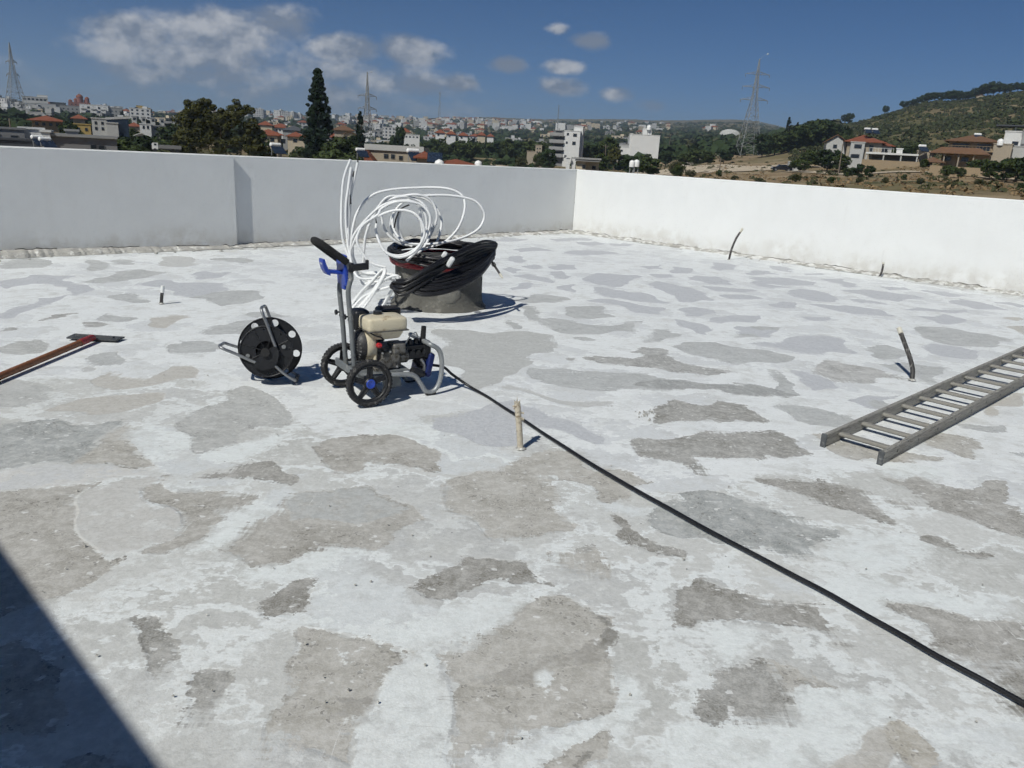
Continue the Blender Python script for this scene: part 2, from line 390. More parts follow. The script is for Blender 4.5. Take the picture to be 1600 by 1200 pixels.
PATCHES = [
(1,'v',[-8.07,9.77,-6.84,10.35,-4.28,11.71,-2.39,13.96,0.95,17.87,2.48,16.52,5.47,13.87,7.17,11.13,8.16,10.06,3.35,3.78,2.63,3.69,2.22,4.23,1.61,4.05,0.74,3.67,0.39,4.25,-0.4,4.82,-0.85,4.16,-1.5,4.62,-2.21,5.21,-3.01,5.04,-4.12,4.81]),
(1,'w',[-2.06,4.07,-2.08,4.21,-1.97,4.3,-1.84,4.18,-1.69,3.92,-1.58,3.97,-1.41,4.12,-1.29,4.16,-1.27,3.94,-1.41,3.74,-1.52,3.6,-1.72,3.6,-1.87,3.67]),
(1,'w',[-1.25,2.81,-1.3,3.05,-1.26,3.21,-1.16,3.34,-1.02,3.67,-1.18,3.65,-1.28,3.47,-1.39,3.46,-1.55,3.47,-1.51,3.58,-1.23,3.58,-1.08,3.48,-0.88,3.42,-1.02,3.13,-1.13,2.96,-1.18,2.83]),
(1,'w',[-1.12,2.77,-0.95,2.86,-0.76,2.93,-0.59,2.91,-0.47,2.8,-0.4,2.71,-0.37,2.57,-0.22,2.59,0.02,2.62,0.09,2.53,0.03,2.42,-0.1,2.35,-0.24,2.29,-0.38,2.27,-0.47,2.28,-0.59,2.35,-0.63,2.41,-0.64,2.61,-0.75,2.69,-0.86,2.66,-1.02,2.69]),
(1,'w',[-1.06,4.12,-0.94,4.6,-0.54,4.6,-0.13,4.27,0.02,4.07,-0.01,3.95,-0.18,3.87,-0.34,3.83,-0.52,3.87,-0.71,4.18]),
(1,'w',[-0.14,2.49,0.04,2.64,0.12,2.56,0.05,2.45,-0.02,2.4]),
(1,'w',[0.06,1.87,0.14,1.96,0.21,1.99,0.35,2.02,0.35,1.93,0.29,1.88,0.2,1.86,0.13,1.82,0.08,1.77,-0.06,1.72,0.01,1.83]),
(1,'w',[0.36,2.16,0.39,2.2,0.5,2.2,0.48,2.05,0.44,1.88,0.38,1.86,0.35,1.93]),
(1,'w',[0.66,2.34,0.7,2.34,0.62,2.03,0.6,2.03]),
(1,'w',[0.76,2.48,0.97,2.49,0.98,2.33,0.84,2.28,0.71,2.28]),
(1,'w',[0.8,2.06,0.92,2.15,1.14,2.25,1.31,2.2,1.28,2.08,1.16,2.0,1.08,1.97,0.99,1.93,0.95,1.86,0.89,1.79,0.52,1.76,0.61,1.95,0.71,2.03]),
(1,'w',[1.15,2.89,1.36,2.95,1.62,2.94,1.78,2.88,2.1,2.83,2.05,2.72,1.7,2.73,1.55,2.75,1.53,2.66,1.43,2.59,1.34,2.7]),
(1,'w',[1.58,3.4,1.73,3.38,1.95,3.36,2.03,3.2,1.79,3.03,1.48,2.97,1.36,3.11,1.48,3.3]),
(1,'w',[2.15,4.34,2.44,4.46,2.72,4.42,2.72,4.24,2.48,4.06,2.18,4.02,2.05,4.14]),
(1,'w',[3.1,4.92,3.65,5.36,2.91,4.07,2.83,4.25,2.88,4.47]),
(1,'w',[1.42,2.04,1.54,2.12,1.63,2.06,1.53,1.87,1.37,1.86,1.38,1.95]),
(1,'w',[0.45,3.85,0.58,3.53,0.75,3.52,0.79,3.48,0.67,3.39,0.53,3.39,0.45,3.44]),
(1,'k2',[-2.48,3.55,-2.34,3.57,-2.06,3.65,-1.87,3.69,-1.78,3.6,-1.97,3.48,-2.08,3.4,-2.21,3.35,-2.37,3.38]),
(2,'l',[-5.56,8.35,-5.57,8.61,-5.4,8.97,-5.16,8.94,-4.81,8.45,-4.46,8.18,-4.48,7.86,-4.67,7.98,-4.9,8.36,-5.22,8.36,-5.34,8.0]),
(2,'l',[-4.74,7.07,-4.65,7.41,-4.68,7.61,-4.55,7.9,-4.48,7.38,-4.46,7.06,-4.41,6.77,-4.5,6.7]),
(2,'s',[-5.31,9.52,-5.6,10.16,-5.39,10.17,-5.01,9.57,-5.02,9.29]),
(2,'s',[-4.81,8.56,-4.79,8.99,-4.68,9.63,-4.26,9.66,-4.27,9.32,-4.44,8.88,-4.56,8.54]),
(2,'s2',[-4.62,10.02,-4.87,10.82,-4.59,10.95,-4.17,10.29,-4.24,9.95]),
(2,'l',[-4.26,8.71,-4.1,8.94,-3.37,8.97,-3.16,8.59,-3.46,8.08,-3.76,8.38]),
(2,'s',[-3.46,8.08,-3.33,8.37,-2.92,8.72,-2.69,8.23,-2.94,7.7,-3.18,7.98]),
(2,'g2',[-4.11,6.66,-4.17,6.93,-4.02,7.03,-4.05,6.85,-4.08,6.67]),
(2,'g2',[-3.69,6.5,-3.73,6.73,-3.66,6.82,-3.52,6.74,-3.6,6.58]),
(2,'g2',[-4.29,6.38,-4.21,6.37,-4.11,6.3,-4.18,6.2]),
(2,'b2',[-3.91,5.7,-3.9,5.94,-3.85,6.12,-3.67,6.02,-3.55,5.94,-3.52,5.64,-3.65,5.56]),
(2,'s',[-4.18,7.85,-4.04,8.07,-3.83,7.87,-3.67,7.72,-3.87,7.72]),
(2,'s',[-3.74,6.9,-3.77,7.16,-3.6,7.09,-3.43,6.99,-3.46,6.8]),
(2,'t2',[-3.37,7.05,-3.21,7.21,-2.96,7.16,-2.99,6.83,-3.03,6.65,-3.19,6.67]),
(2,'s',[-2.7,6.57,-2.72,6.9,-2.66,7.1,-2.42,7.2,-2.26,6.89,-2.22,6.57,-2.53,6.49]),
(2,'s',[-2.68,5.83,-2.73,6.09,-2.65,6.28,-2.39,6.23,-2.36,6.01,-2.56,5.84]),
(2,'t2',[-2.82,5.04,-2.81,5.29,-2.69,5.19,-2.52,5.14,-2.46,5.52,-2.28,5.54,-2.16,5.26,-2.28,5.11,-2.39,4.99,-2.63,4.93,-2.76,4.98]),
(2,'s',[-3.16,5.62,-3.17,5.77,-3.01,5.83,-2.82,5.42,-2.99,5.43]),
(2,'b2',[-3.31,4.72,-3.27,4.95,-3.04,4.92,-2.91,4.69,-2.95,4.52,-3.14,4.45]),
(2,'s',[-6.39,9.65,-6.31,10.17,-5.8,9.76,-5.64,9.38,-6.1,9.2]),
(2,'s',[-5.27,10.14,-5.26,10.39,-4.98,10.35,-4.93,9.97,-5.09,9.9]),
(2,'s',[-4.22,10.85,-3.95,11.15,-3.62,10.85,-3.74,10.55]),
(2,'l',[-3.95,9.37,-3.9,9.8,-3.56,9.8,-3.55,9.46,-3.72,9.14]),
(2,'s',[-2.63,7.37,-2.38,7.53,-2.19,7.42,-2.44,7.26]),
(2,'s2',[-3.12,5.31,-3.06,5.46,-2.89,5.27,-2.95,5.18]),
(2,'l',[-0.63,15.05,-0.33,16.06,0.24,15.85,-0.04,15.37]),
(2,'l',[0.56,16.1,1.36,16.82,1.55,16.39,0.73,15.71]),
(2,'l',[-0.24,12.48,-0.22,12.94,0.01,13.16,0.24,12.47,0.04,12.24]),
(2,'l',[0.07,11.89,0.31,12.13,0.4,11.73,0.18,11.61]),
(2,'l',[0.4,11.37,0.62,11.67,0.73,11.14,0.63,10.83,0.51,10.88]),
(2,'l',[-0.31,11.45,-0.06,11.78,0.08,11.42,-0.15,11.2]),
(2,'l',[-0.07,10.92,0.1,11.16,0.47,10.8,0.38,10.44,0.19,10.62]),
(2,'l',[-0.12,9.77,0.05,10.34,0.31,10.21,0.14,9.85,-0.06,9.65]),
(2,'l',[0.46,10.19,0.77,10.4,0.71,9.7,0.59,9.88]),
(2,'l',[0.89,10.93,1.14,11.6,1.77,11.63,1.61,10.87,1.21,10.35,1.0,10.6]),
(2,'l',[0.9,9.85,1.02,10.27,1.33,10.16,1.63,10.03,1.73,9.55,1.9,9.34,1.53,9.34,1.13,9.54]),
(2,'l',[0.82,9.2,1.07,9.4,1.31,9.3,1.72,9.02,1.54,8.58,1.36,8.6,1.23,8.93,1.01,9.14]),
(2,'l',[1.95,12.56,2.29,12.96,2.23,12.47,2.02,12.29]),
(2,'l',[2.32,12.29,2.53,12.7,2.78,12.69,2.59,12.11,2.33,12.03]),
(2,'l',[2.0,11.81,2.33,11.88,2.25,11.41,1.99,11.43]),
(2,'l',[1.79,10.81,2.0,11.15,2.18,10.82,2.38,10.59,2.41,9.83,2.16,9.54,1.98,9.48,1.99,10.02,1.83,10.45]),
(2,'l',[1.81,8.89,2.05,9.2,2.37,9.06,2.22,8.78,1.85,8.59,1.84,8.74]),
(2,'l',[1.7,8.42,1.87,8.33,2.01,8.09,1.93,7.64,1.79,7.66,1.77,8.1]),
(2,'l',[2.39,11.51,2.69,11.84,3.04,11.88,3.09,11.17,2.79,11.13,2.61,11.33]),
(2,'l',[3.09,13.03,3.44,13.78,3.74,13.41,3.47,12.83,3.13,12.59]),
(2,'l',[2.57,10.93,3.34,10.77,3.07,10.51,2.63,10.56]),
(2,'l',[2.6,10.22,3.07,10.33,3.21,10.07,2.71,9.84]),
(2,'l',[2.07,8.36,2.4,8.77,2.8,8.92,2.69,8.66,2.2,8.33]),
(2,'l',[2.21,7.87,2.33,8.18,2.7,8.29,2.76,8.01,2.52,7.69,2.24,7.66]),
(2,'l',[0.42,11.93,0.6,12.41,0.92,12.34,0.79,11.89,0.57,11.75]),
(2,'l',[1.07,15.63,1.53,16.13,1.77,15.74,1.25,15.25]),
(2,'l',[3.56,12.51,4.1,13.02,3.93,12.46,3.62,12.34]),
(2,'l',[3.35,11.53,3.78,11.94,3.7,11.49,3.46,11.21]),
(2,'l',[1.78,15.84,2.28,16.2,2.1,15.59,1.81,15.44]),
(2,'l',[-0.21,14.09,0.36,14.51,0.6,14.07,0.04,13.67]),
(2,'l',[0.72,14.0,1.46,14.62,1.81,14.24,1.13,13.68]),
(2,'s',[-0.03,9.11,0.25,9.47,0.48,9.48,0.63,9.32,0.44,8.89,0.16,8.86]),
(2,'s',[0.48,8.55,0.66,8.89,0.94,8.92,1.01,8.4,1.13,8.33,0.8,8.12,0.58,8.11]),
(2,'s',[0.28,7.98,0.46,8.03,0.7,7.81,0.95,7.79,1.29,8.17,1.19,7.71,0.98,7.41,0.67,7.41,0.37,7.37,0.29,7.7]),
(2,'s',[1.17,7.21,1.47,7.86,1.48,7.68,1.62,7.56,1.3,7.2,1.2,7.1]),
(2,'s',[1.45,7.03,1.71,7.29,1.96,7.28,2.29,6.94,2.42,6.83,2.24,6.57,1.9,6.52,1.61,6.71]),
(2,'g2',[0.96,6.72,1.14,6.91,1.33,6.92,1.42,6.54,1.59,6.3,1.83,6.23,1.67,6.07,1.47,6.06,1.2,6.14,1.0,6.21,0.71,6.28,0.6,6.52,0.82,6.57,1.03,6.45,1.17,6.55]),
(2,'g2',[0.47,6.42,0.56,6.49,0.53,6.3,0.47,6.29]),
(2,'s',[0.54,7.2,0.66,7.27,0.74,7.16,0.58,7.05]),
(2,'gd',[-0.76,7.17,-0.27,7.19,0.15,7.35,0.45,7.2,0.38,6.88,0.26,6.52,0.05,6.34,0.21,6.16,0.07,5.86,-0.06,5.56,-0.24,5.32,-0.47,5.74]),
(2,'s',[0.02,8.67,0.23,8.63,0.3,7.96,0.37,7.47,0.23,7.6,0.13,8.1]),
(2,'s',[-0.11,7.67,-0.01,7.88,0.13,7.41,-0.0,7.37]),
(2,'s',[0.29,5.97,0.44,5.91,0.85,6.05,1.08,5.95,1.32,5.86,1.71,5.84,1.98,5.8,1.92,5.59,1.65,5.6,1.52,5.69,1.2,5.6,0.76,5.49,0.4,5.53,0.23,5.58,0.16,5.78,0.2,6.03]),
(3,'g2',[0.91,5.68,1.07,5.89,1.32,5.84,1.7,5.82,2.05,5.78,2.02,5.61,1.89,5.58,1.65,5.6,1.52,5.68,1.15,5.61]),
(2,'s2',[-0.05,5.4,0.03,5.51,0.15,5.3,0.38,5.16,0.71,5.17,0.55,5.0,0.3,5.1,0.09,5.26]),
(2,'g',[0.83,4.81,0.98,5.12,1.2,5.34,1.31,5.28,1.45,5.39,1.59,5.28,1.69,4.99,1.36,4.93,1.15,4.83,0.96,4.83]),
(2,'g',[0.7,4.23,0.83,4.49,1.17,4.52,1.37,4.72,1.56,4.75,1.71,4.78,1.71,4.46,1.75,4.3,1.6,4.27,1.49,4.37,1.45,4.29,1.09,4.19,1.03,4.06,0.95,4.06,0.76,4.19]),
(2,'b',[0.89,3.73,1.01,3.85,1.11,3.79,1.24,3.61,1.37,3.5,1.45,3.41,1.53,3.37,1.42,3.26,1.3,3.12,1.2,3.12,1.11,3.16,1.02,3.18,0.79,3.2,0.72,3.3,0.67,3.41,0.8,3.52,0.91,3.63]),
(2,'d',[0.47,3.39,0.53,3.42,0.55,3.34,0.56,3.24,0.62,3.18,0.71,3.07,0.63,3.05,0.52,3.08,0.48,3.14,0.51,3.22]),
(2,'g',[0.33,3.03,0.38,3.08,0.42,3.03,0.38,2.99]),
(2,'l',[-0.49,4.66,-0.33,4.77,-0.17,5.03,-0.04,5.11,0.19,4.92,0.44,4.65,0.59,4.51,0.5,4.38,0.38,4.47,0.13,4.64,0.04,4.3,-0.13,4.26,-0.28,4.37,-0.41,4.44]),
(2,'t',[-0.4,3.67,-0.37,3.8,-0.24,3.83,-0.08,3.9,0.02,4.04,0.08,4.16,0.36,4.15,0.47,3.99,0.76,3.87,0.63,3.67,0.49,3.51,0.45,3.53,0.44,3.65,0.38,3.77,0.2,3.82,0.22,3.6,0.26,3.38,0.31,3.24,0.17,3.22,0.05,3.11,0.01,3.15,-0.11,3.15,-0.17,3.24,-0.26,3.43,-0.34,3.52]),
(2,'d',[-0.38,2.7,-0.34,2.8,-0.29,2.88,-0.17,2.93,-0.08,2.94,0.04,2.91,0.14,2.91,0.22,2.81,0.35,2.7,0.23,2.74,0.08,2.71,-0.01,2.75,-0.12,2.71,-0.2,2.63,-0.31,2.64]),
(2,'t',[0.2,2.98,0.31,3.0,0.43,3.04,0.46,2.94,0.44,2.85,0.39,2.86,0.29,2.92]),
(2,'l',[3.54,12.52,3.94,12.91,4.09,12.63,3.66,12.33]),
(2,'l',[3.47,12.02,4.15,12.22,4.52,11.8,4.16,11.47,3.62,11.44]),
(2,'l',[3.37,11.47,3.6,11.39,3.95,11.18,3.57,11.11]),
(2,'l',[3.62,10.64,4.01,11.17,4.26,11.02,4.29,10.58,4.13,10.11,3.83,10.15]),
(2,'l',[4.63,12.27,5.0,12.54,5.15,11.85,4.82,11.51]),
(2,'l',[4.59,11.18,5.05,11.45,5.68,11.03,5.12,10.48,4.75,10.71]),
(2,'l',[4.46,10.36,4.67,10.52,4.8,10.27,4.49,10.09]),
(2,'l',[3.07,9.68,3.34,9.97,3.56,9.95,3.35,9.44,3.16,9.46]),
(2,'l',[3.73,9.82,4.12,9.96,4.49,9.77,4.54,9.3,4.16,9.29,3.83,9.54]),
(2,'l',[4.84,9.46,5.29,9.66,5.43,9.36,5.24,9.08,4.84,9.02]),
(2,'l',[4.71,9.88,5.1,9.96,5.81,10.08,5.46,9.78]),
(2,'l',[5.89,10.75,6.26,11.03,6.4,10.66,6.46,10.26,5.96,10.16]),
(2,'l',[5.97,11.65,6.35,11.73,6.5,11.28,6.15,11.19]),
(2,'l',[6.55,10.89,6.84,11.0,6.98,10.75,6.79,10.44]),
(2,'l',[4.0,7.73,4.23,7.92,4.51,7.79,4.67,7.59,4.33,7.19,4.15,7.28,3.97,7.41]),
(2,'l',[2.28,7.38,2.57,7.54,2.85,7.88,3.07,7.99,3.28,7.84,3.12,7.11,2.85,7.02,2.59,7.09,2.34,7.25]),
(2,'l',[2.28,6.39,2.47,6.38,2.52,6.23,2.6,5.95,2.32,5.75,2.26,5.9]),
(2,'l',[2.41,5.53,2.58,5.7,3.0,5.85,2.78,5.59,2.55,5.36]),
(2,'l',[4.27,13.76,4.61,13.56,4.51,12.89,4.29,13.11]),
(2,'l',[4.63,12.84,5.04,13.1,5.01,12.85,4.65,12.66]),
(2,'l',[5.37,11.76,5.82,12.0,5.83,11.68,5.45,11.47]),
(2,'l',[3.22,8.99,3.6,9.05,3.5,8.82,3.27,8.8]),
(2,'s',[4.53,8.76,4.91,8.74,5.2,8.54,5.3,8.25,4.79,7.83,4.45,7.86,4.3,8.02,4.34,8.26]),
(2,'s',[3.25,7.19,3.5,7.55,3.77,7.65,3.82,7.36,3.74,7.15,3.29,7.05]),
(2,'s',[2.39,8.18,2.65,8.32,2.87,8.27,2.68,7.9,2.39,7.66,2.14,7.62]),
(2,'s',[2.0,7.07,2.3,7.12,2.5,6.88,2.28,6.61,1.95,6.5,1.86,6.65]),
(2,'gl',[2.53,6.55,2.79,6.84,2.95,6.78,3.14,6.64,3.3,6.37,2.83,6.11,2.57,6.09,2.51,6.32]),
(2,'s',[2.04,6.01,2.21,6.38,2.17,5.94,2.2,5.65,2.01,5.53,1.95,5.75]),
(3,'g2',[1.72,5.88,1.89,5.9,2.01,5.75,2.19,5.64,2.08,5.52,1.89,5.55,1.65,5.6]),
(2,'s',[3.16,6.91,3.49,6.93,3.9,6.85,3.48,6.27,3.35,6.33,3.31,6.55]),
(2,'s',[1.89,5.39,2.08,5.39,2.27,5.15,1.91,5.04]),
(2,'g',[1.57,5.29,1.64,5.04,1.49,4.97]),
(2,'t2',[5.63,9.06,6.02,9.26,6.05,8.97,5.61,8.58]),
(2,'t2',[5.96,9.61,6.3,9.71,6.28,9.54,6.06,9.46]),
(2,'b',[-2.85,3.99,-2.81,4.06,-2.77,4.2,-2.56,4.25,-2.18,4.31,-2.17,3.89,-2.15,3.64,-2.34,3.57,-2.57,3.56]),
(2,'t',[-2.15,3.63,-2.16,3.88,-2.16,4.19,-2.08,4.21,-2.06,4.06,-1.89,3.69,-2.0,3.65]),
(2,'t2',[-2.75,4.41,-2.74,4.61,-2.54,4.75,-2.18,4.81,-2.2,4.65,-2.31,4.49,-2.51,4.43]),
(2,'b2',[-1.97,4.31,-1.96,4.58,-1.89,4.72,-1.96,4.95,-1.78,5.1,-1.69,5.04,-1.47,4.79,-1.28,4.55,-1.2,4.33,-1.31,4.26,-1.42,4.35,-1.47,4.28,-1.49,4.16,-1.47,4.04,-1.61,3.93,-1.69,3.92,-1.85,4.2]),
(2,'td',[-2.57,3.41,-2.36,3.37,-2.2,3.35,-2.08,3.4,-1.95,3.5,-1.9,3.48,-1.96,3.36,-1.94,3.2,-1.84,2.99,-1.76,2.91,-1.6,2.82,-1.5,2.77,-1.44,2.81,-1.47,2.63,-1.47,2.58,-1.56,2.43,-1.79,2.27]),
(2,'td',[-1.72,3.6,-1.68,3.61,-1.63,3.52,-1.54,3.45,-1.41,3.41,-1.21,3.4,-1.12,3.4,-1.26,3.21,-1.27,3.14,-1.31,3.03,-1.29,2.91,-1.34,2.83,-1.42,2.86,-1.4,3.02,-1.57,3.27,-1.66,3.38,-1.65,3.5]),
(2,'td',[-1.1,4.05,-1.05,4.22,-0.9,4.38,-0.67,4.31,-0.54,4.19,-0.37,4.0,-0.43,3.88,-0.59,3.82,-0.67,3.86,-0.76,3.78,-0.93,3.76,-1.02,3.91]),
(2,'d',[-1.42,3.6,-1.36,3.77,-1.24,3.82,-1.16,3.68,-1.04,3.57,-1.06,3.51,-1.21,3.55,-1.34,3.57]),
(2,'td',[-1.13,2.84,-1.14,3.05,-1.07,3.21,-1.0,3.36,-0.93,3.49,-0.8,3.63,-0.64,3.61,-0.54,3.48,-0.35,3.19,-0.47,3.05,-0.53,2.9,-0.62,2.91,-0.76,2.92,-0.88,2.85,-1.04,2.83]),
(3,'b2',[-0.94,3.46,-0.8,3.62,-0.64,3.6,-0.43,3.29,-0.56,3.25,-0.63,3.14,-0.82,3.15,-1.02,3.19]),
(2,'s',[1.88,5.38,2.11,5.4,2.17,5.19,2.27,5.07,2.16,4.93,2.04,4.94,1.93,4.99]),
(2,'t',[1.92,4.78,2.0,4.78,2.22,4.54,2.4,4.49,2.51,4.42,2.29,4.3,2.06,4.28,1.92,4.35,1.9,4.51]),
(2,'t',[2.61,4.75,2.84,4.95,3.03,4.89,2.93,4.65,2.88,4.47,2.73,4.44,2.67,4.52,2.59,4.62]),
(2,'d',[1.37,3.92,1.61,3.95,1.84,4.0,1.93,3.85,1.87,3.74,1.87,3.51,1.75,3.54,1.67,3.61,1.59,3.7,1.5,3.79]),
(2,'gs',[1.99,4.15,2.09,4.06,2.14,3.99,2.32,4.04,2.41,3.92,2.43,3.79,2.54,3.77,2.71,3.75,2.47,3.36,2.44,3.38,2.35,3.44,2.27,3.53,2.19,3.64,2.17,3.79,2.07,3.98]),
(2,'gs',[2.38,4.0,2.61,4.13,2.82,4.14,2.79,4.01,2.62,3.85,2.73,3.83,2.58,3.75,2.44,3.81]),
(2,'d',[1.91,3.32,2.01,3.38,2.1,3.34,2.17,3.24,2.09,3.25,1.97,3.27]),
(2,'s',[2.44,5.56,2.75,5.77,2.84,5.57,2.63,5.33]),
(2,'s',[3.03,5.15,3.35,5.26,3.24,5.04,3.06,5.04]),
(2,'s',[3.12,4.62,3.27,4.68,3.15,4.48]),
(2,'t2',[3.46,5.56,4.19,6.16,4.03,5.9,3.53,5.41,3.4,5.35]),
(2,'gs',[2.03,3.83,2.06,3.76,2.08,3.66,2.03,3.64,2.02,3.72]),
(2,'g',[-1.25,2.3,-1.21,2.35,-1.14,2.29,-1.06,2.21,-1.08,2.12,-1.1,2.07,-1.15,2.09,-1.18,2.17]),
(2,'g',[-0.97,2.02,-0.96,2.1,-0.95,2.13,-0.83,2.13,-0.81,2.01,-0.82,1.92,-0.89,1.92,-0.92,1.97]),
(2,'td',[-1.65,2.09,-1.56,2.12,-1.52,2.18,-1.46,2.11,-1.26,1.99,-1.2,1.89,-1.27,1.81,-1.4,1.72]),
(2,'td',[-1.11,1.68,-1.11,1.73,-1.05,1.79,-0.96,1.76,-0.87,1.68]),
(2,'d',[-0.88,2.52,-0.81,2.61,-0.79,2.67,-0.73,2.7,-0.64,2.66,-0.64,2.6,-0.68,2.5,-0.69,2.42,-0.72,2.47,-0.81,2.46]),
(2,'t',[-0.65,2.31,-0.62,2.35,-0.49,2.3,-0.44,2.28,-0.31,2.27,-0.38,2.13,-0.4,2.05,-0.39,1.93,-0.38,1.79,-0.46,1.81,-0.53,1.8,-0.6,1.77,-0.64,1.87,-0.6,1.92,-0.65,2.06,-0.67,2.11,-0.63,2.2]),
(2,'t',[-0.24,2.29,-0.13,2.34,0.05,2.43,0.08,2.48,0.16,2.56,0.24,2.6,0.33,2.62,0.36,2.6,0.39,2.5,0.43,2.36,0.4,2.28,0.38,2.19,0.35,2.05,0.32,2.0,0.21,1.98,0.13,1.95,0.06,1.9,0.0,1.88,-0.05,1.85,-0.06,1.81,-0.11,1.83,-0.13,2.0,-0.16,2.16,-0.2,2.25]),
(3,'d',[0.36,2.52,0.41,2.44,0.43,2.36,0.4,2.27,0.38,2.22,0.35,2.28,0.39,2.38]),
(3,'tds',[-0.15,2.15,-0.03,2.2,0.09,2.24,0.27,2.3,0.36,2.31,0.37,2.24,0.26,2.2,0.09,2.15,-0.07,2.12]),
(3,'tds',[-0.5,2.0,-0.44,2.03,-0.39,2.04,-0.4,1.94,-0.46,1.95]),
(2,'d',[0.58,2.52,0.65,2.72,0.73,2.79,0.76,2.76,0.82,2.91,0.84,2.86,1.01,2.78,1.2,2.72,1.25,2.68,1.24,2.46,1.18,2.48,1.03,2.52,0.94,2.53,0.77,2.51,0.74,2.54,0.69,2.51,0.63,2.53]),
(2,'g',[0.7,2.26,0.77,2.25,0.91,2.25,0.89,2.14,0.82,2.05,0.82,2.09,0.76,2.04,0.71,1.99,0.65,2.03,0.65,2.1,0.68,2.2]),
(2,'t',[0.91,2.24,1.08,2.23,1.01,2.18,0.89,2.14]),
(2,'gs',[1.55,2.74,1.69,2.72,1.89,2.7,2.02,2.67,1.9,2.41,1.86,2.43,1.74,2.35,1.69,2.35,1.59,2.38,1.52,2.43,1.53,2.48,1.53,2.6,1.54,2.68]),
(2,'dd',[1.56,2.21,1.65,2.29,1.75,2.36,1.89,2.46,1.66,2.05,1.63,2.06,1.57,2.13]),
(2,'to',[1.16,2.0,1.27,2.06,1.34,2.02,1.41,2.03,1.38,1.95,1.38,1.89,1.33,1.85,1.23,1.84,1.19,1.93]),
(2,'t2',[0.91,1.82,0.99,1.93,1.08,1.97,1.16,2.0,1.19,1.93,1.07,1.83]),
(2,'t',[0.1,1.77,0.15,1.82,0.21,1.86,0.29,1.88,0.35,1.92,0.38,1.85,0.39,1.78,0.1,1.76]),
(3,'dd',[0.24,1.8,0.27,1.81,0.32,1.81,0.32,1.8,0.3,1.79,0.26,1.79]),
(3,'w',[-0.3,2.27,-0.38,2.14,-0.39,2.02,-0.38,1.86,-0.38,1.79,-0.38,1.71,-0.04,1.74,-0.11,1.83,-0.13,2.0,-0.16,2.16,-0.24,2.28,-0.27,2.29]),
(3,'k',[-1.94,3.2,-1.96,3.36,-1.9,3.48,-1.71,3.59,-1.67,3.54,-1.66,3.38,-1.59,3.27,-1.44,3.09,-1.4,2.97,-1.44,2.84,-1.61,2.83,-1.76,2.92,-1.85,3.01]),
(3,'w',[0.09,2.15,0.11,2.18,0.14,2.18,0.14,2.14,0.12,2.12,0.1,2.11]),
(3,'w',[-0.5,2.12,-0.49,2.2,-0.46,2.12]),
]

# ------------------------------------------------------------------ the roof deck and its parapets
# roof axes: s runs along the long parapet (0 at the far corner, negative towards the left), t along the right parapet
CORNER = Vector((1.158, 18.0, 0.0))
WA = rad(44.16)
DS = Vector((math.sin(WA), math.cos(WA), 0)); DT = Vector((math.cos(WA), -math.sin(WA), 0))
WALL_H = 1.355
S_MIN, T_MAX = -19.0, 16.0
def roof(s, t, z=0.0): return CORNER + DS * s + DT * t + Vector((0, 0, z))

TONES = {'v': (.775, .80, .805), 'w': (.755, .792, .79), 'k': (.535, .53, .51), 'k2': (.61, .605, .585),
         'l': (.51, .525, .55), 's': (.45, .47, .475), 's2': (.53, .535, .525), 'b': (.295, .325, .332), 'b2': (.445, .46, .455),
         'g': (.225, .225, .21), 'g2': (.29, .30, .298), 'gl': (.42, .43, .43), 'gd': (.475, .485, .475), 'gs': (.30, .29, .265),
         't': (.415, .40, .36), 't2': (.51, .495, .46), 'td': (.355, .34, .305), 'tds': (.30, .285, .255), 'to': (.42, .39, .325),
         'd': (.195, .187, .165), 'dd': (.15, .14, .115)}

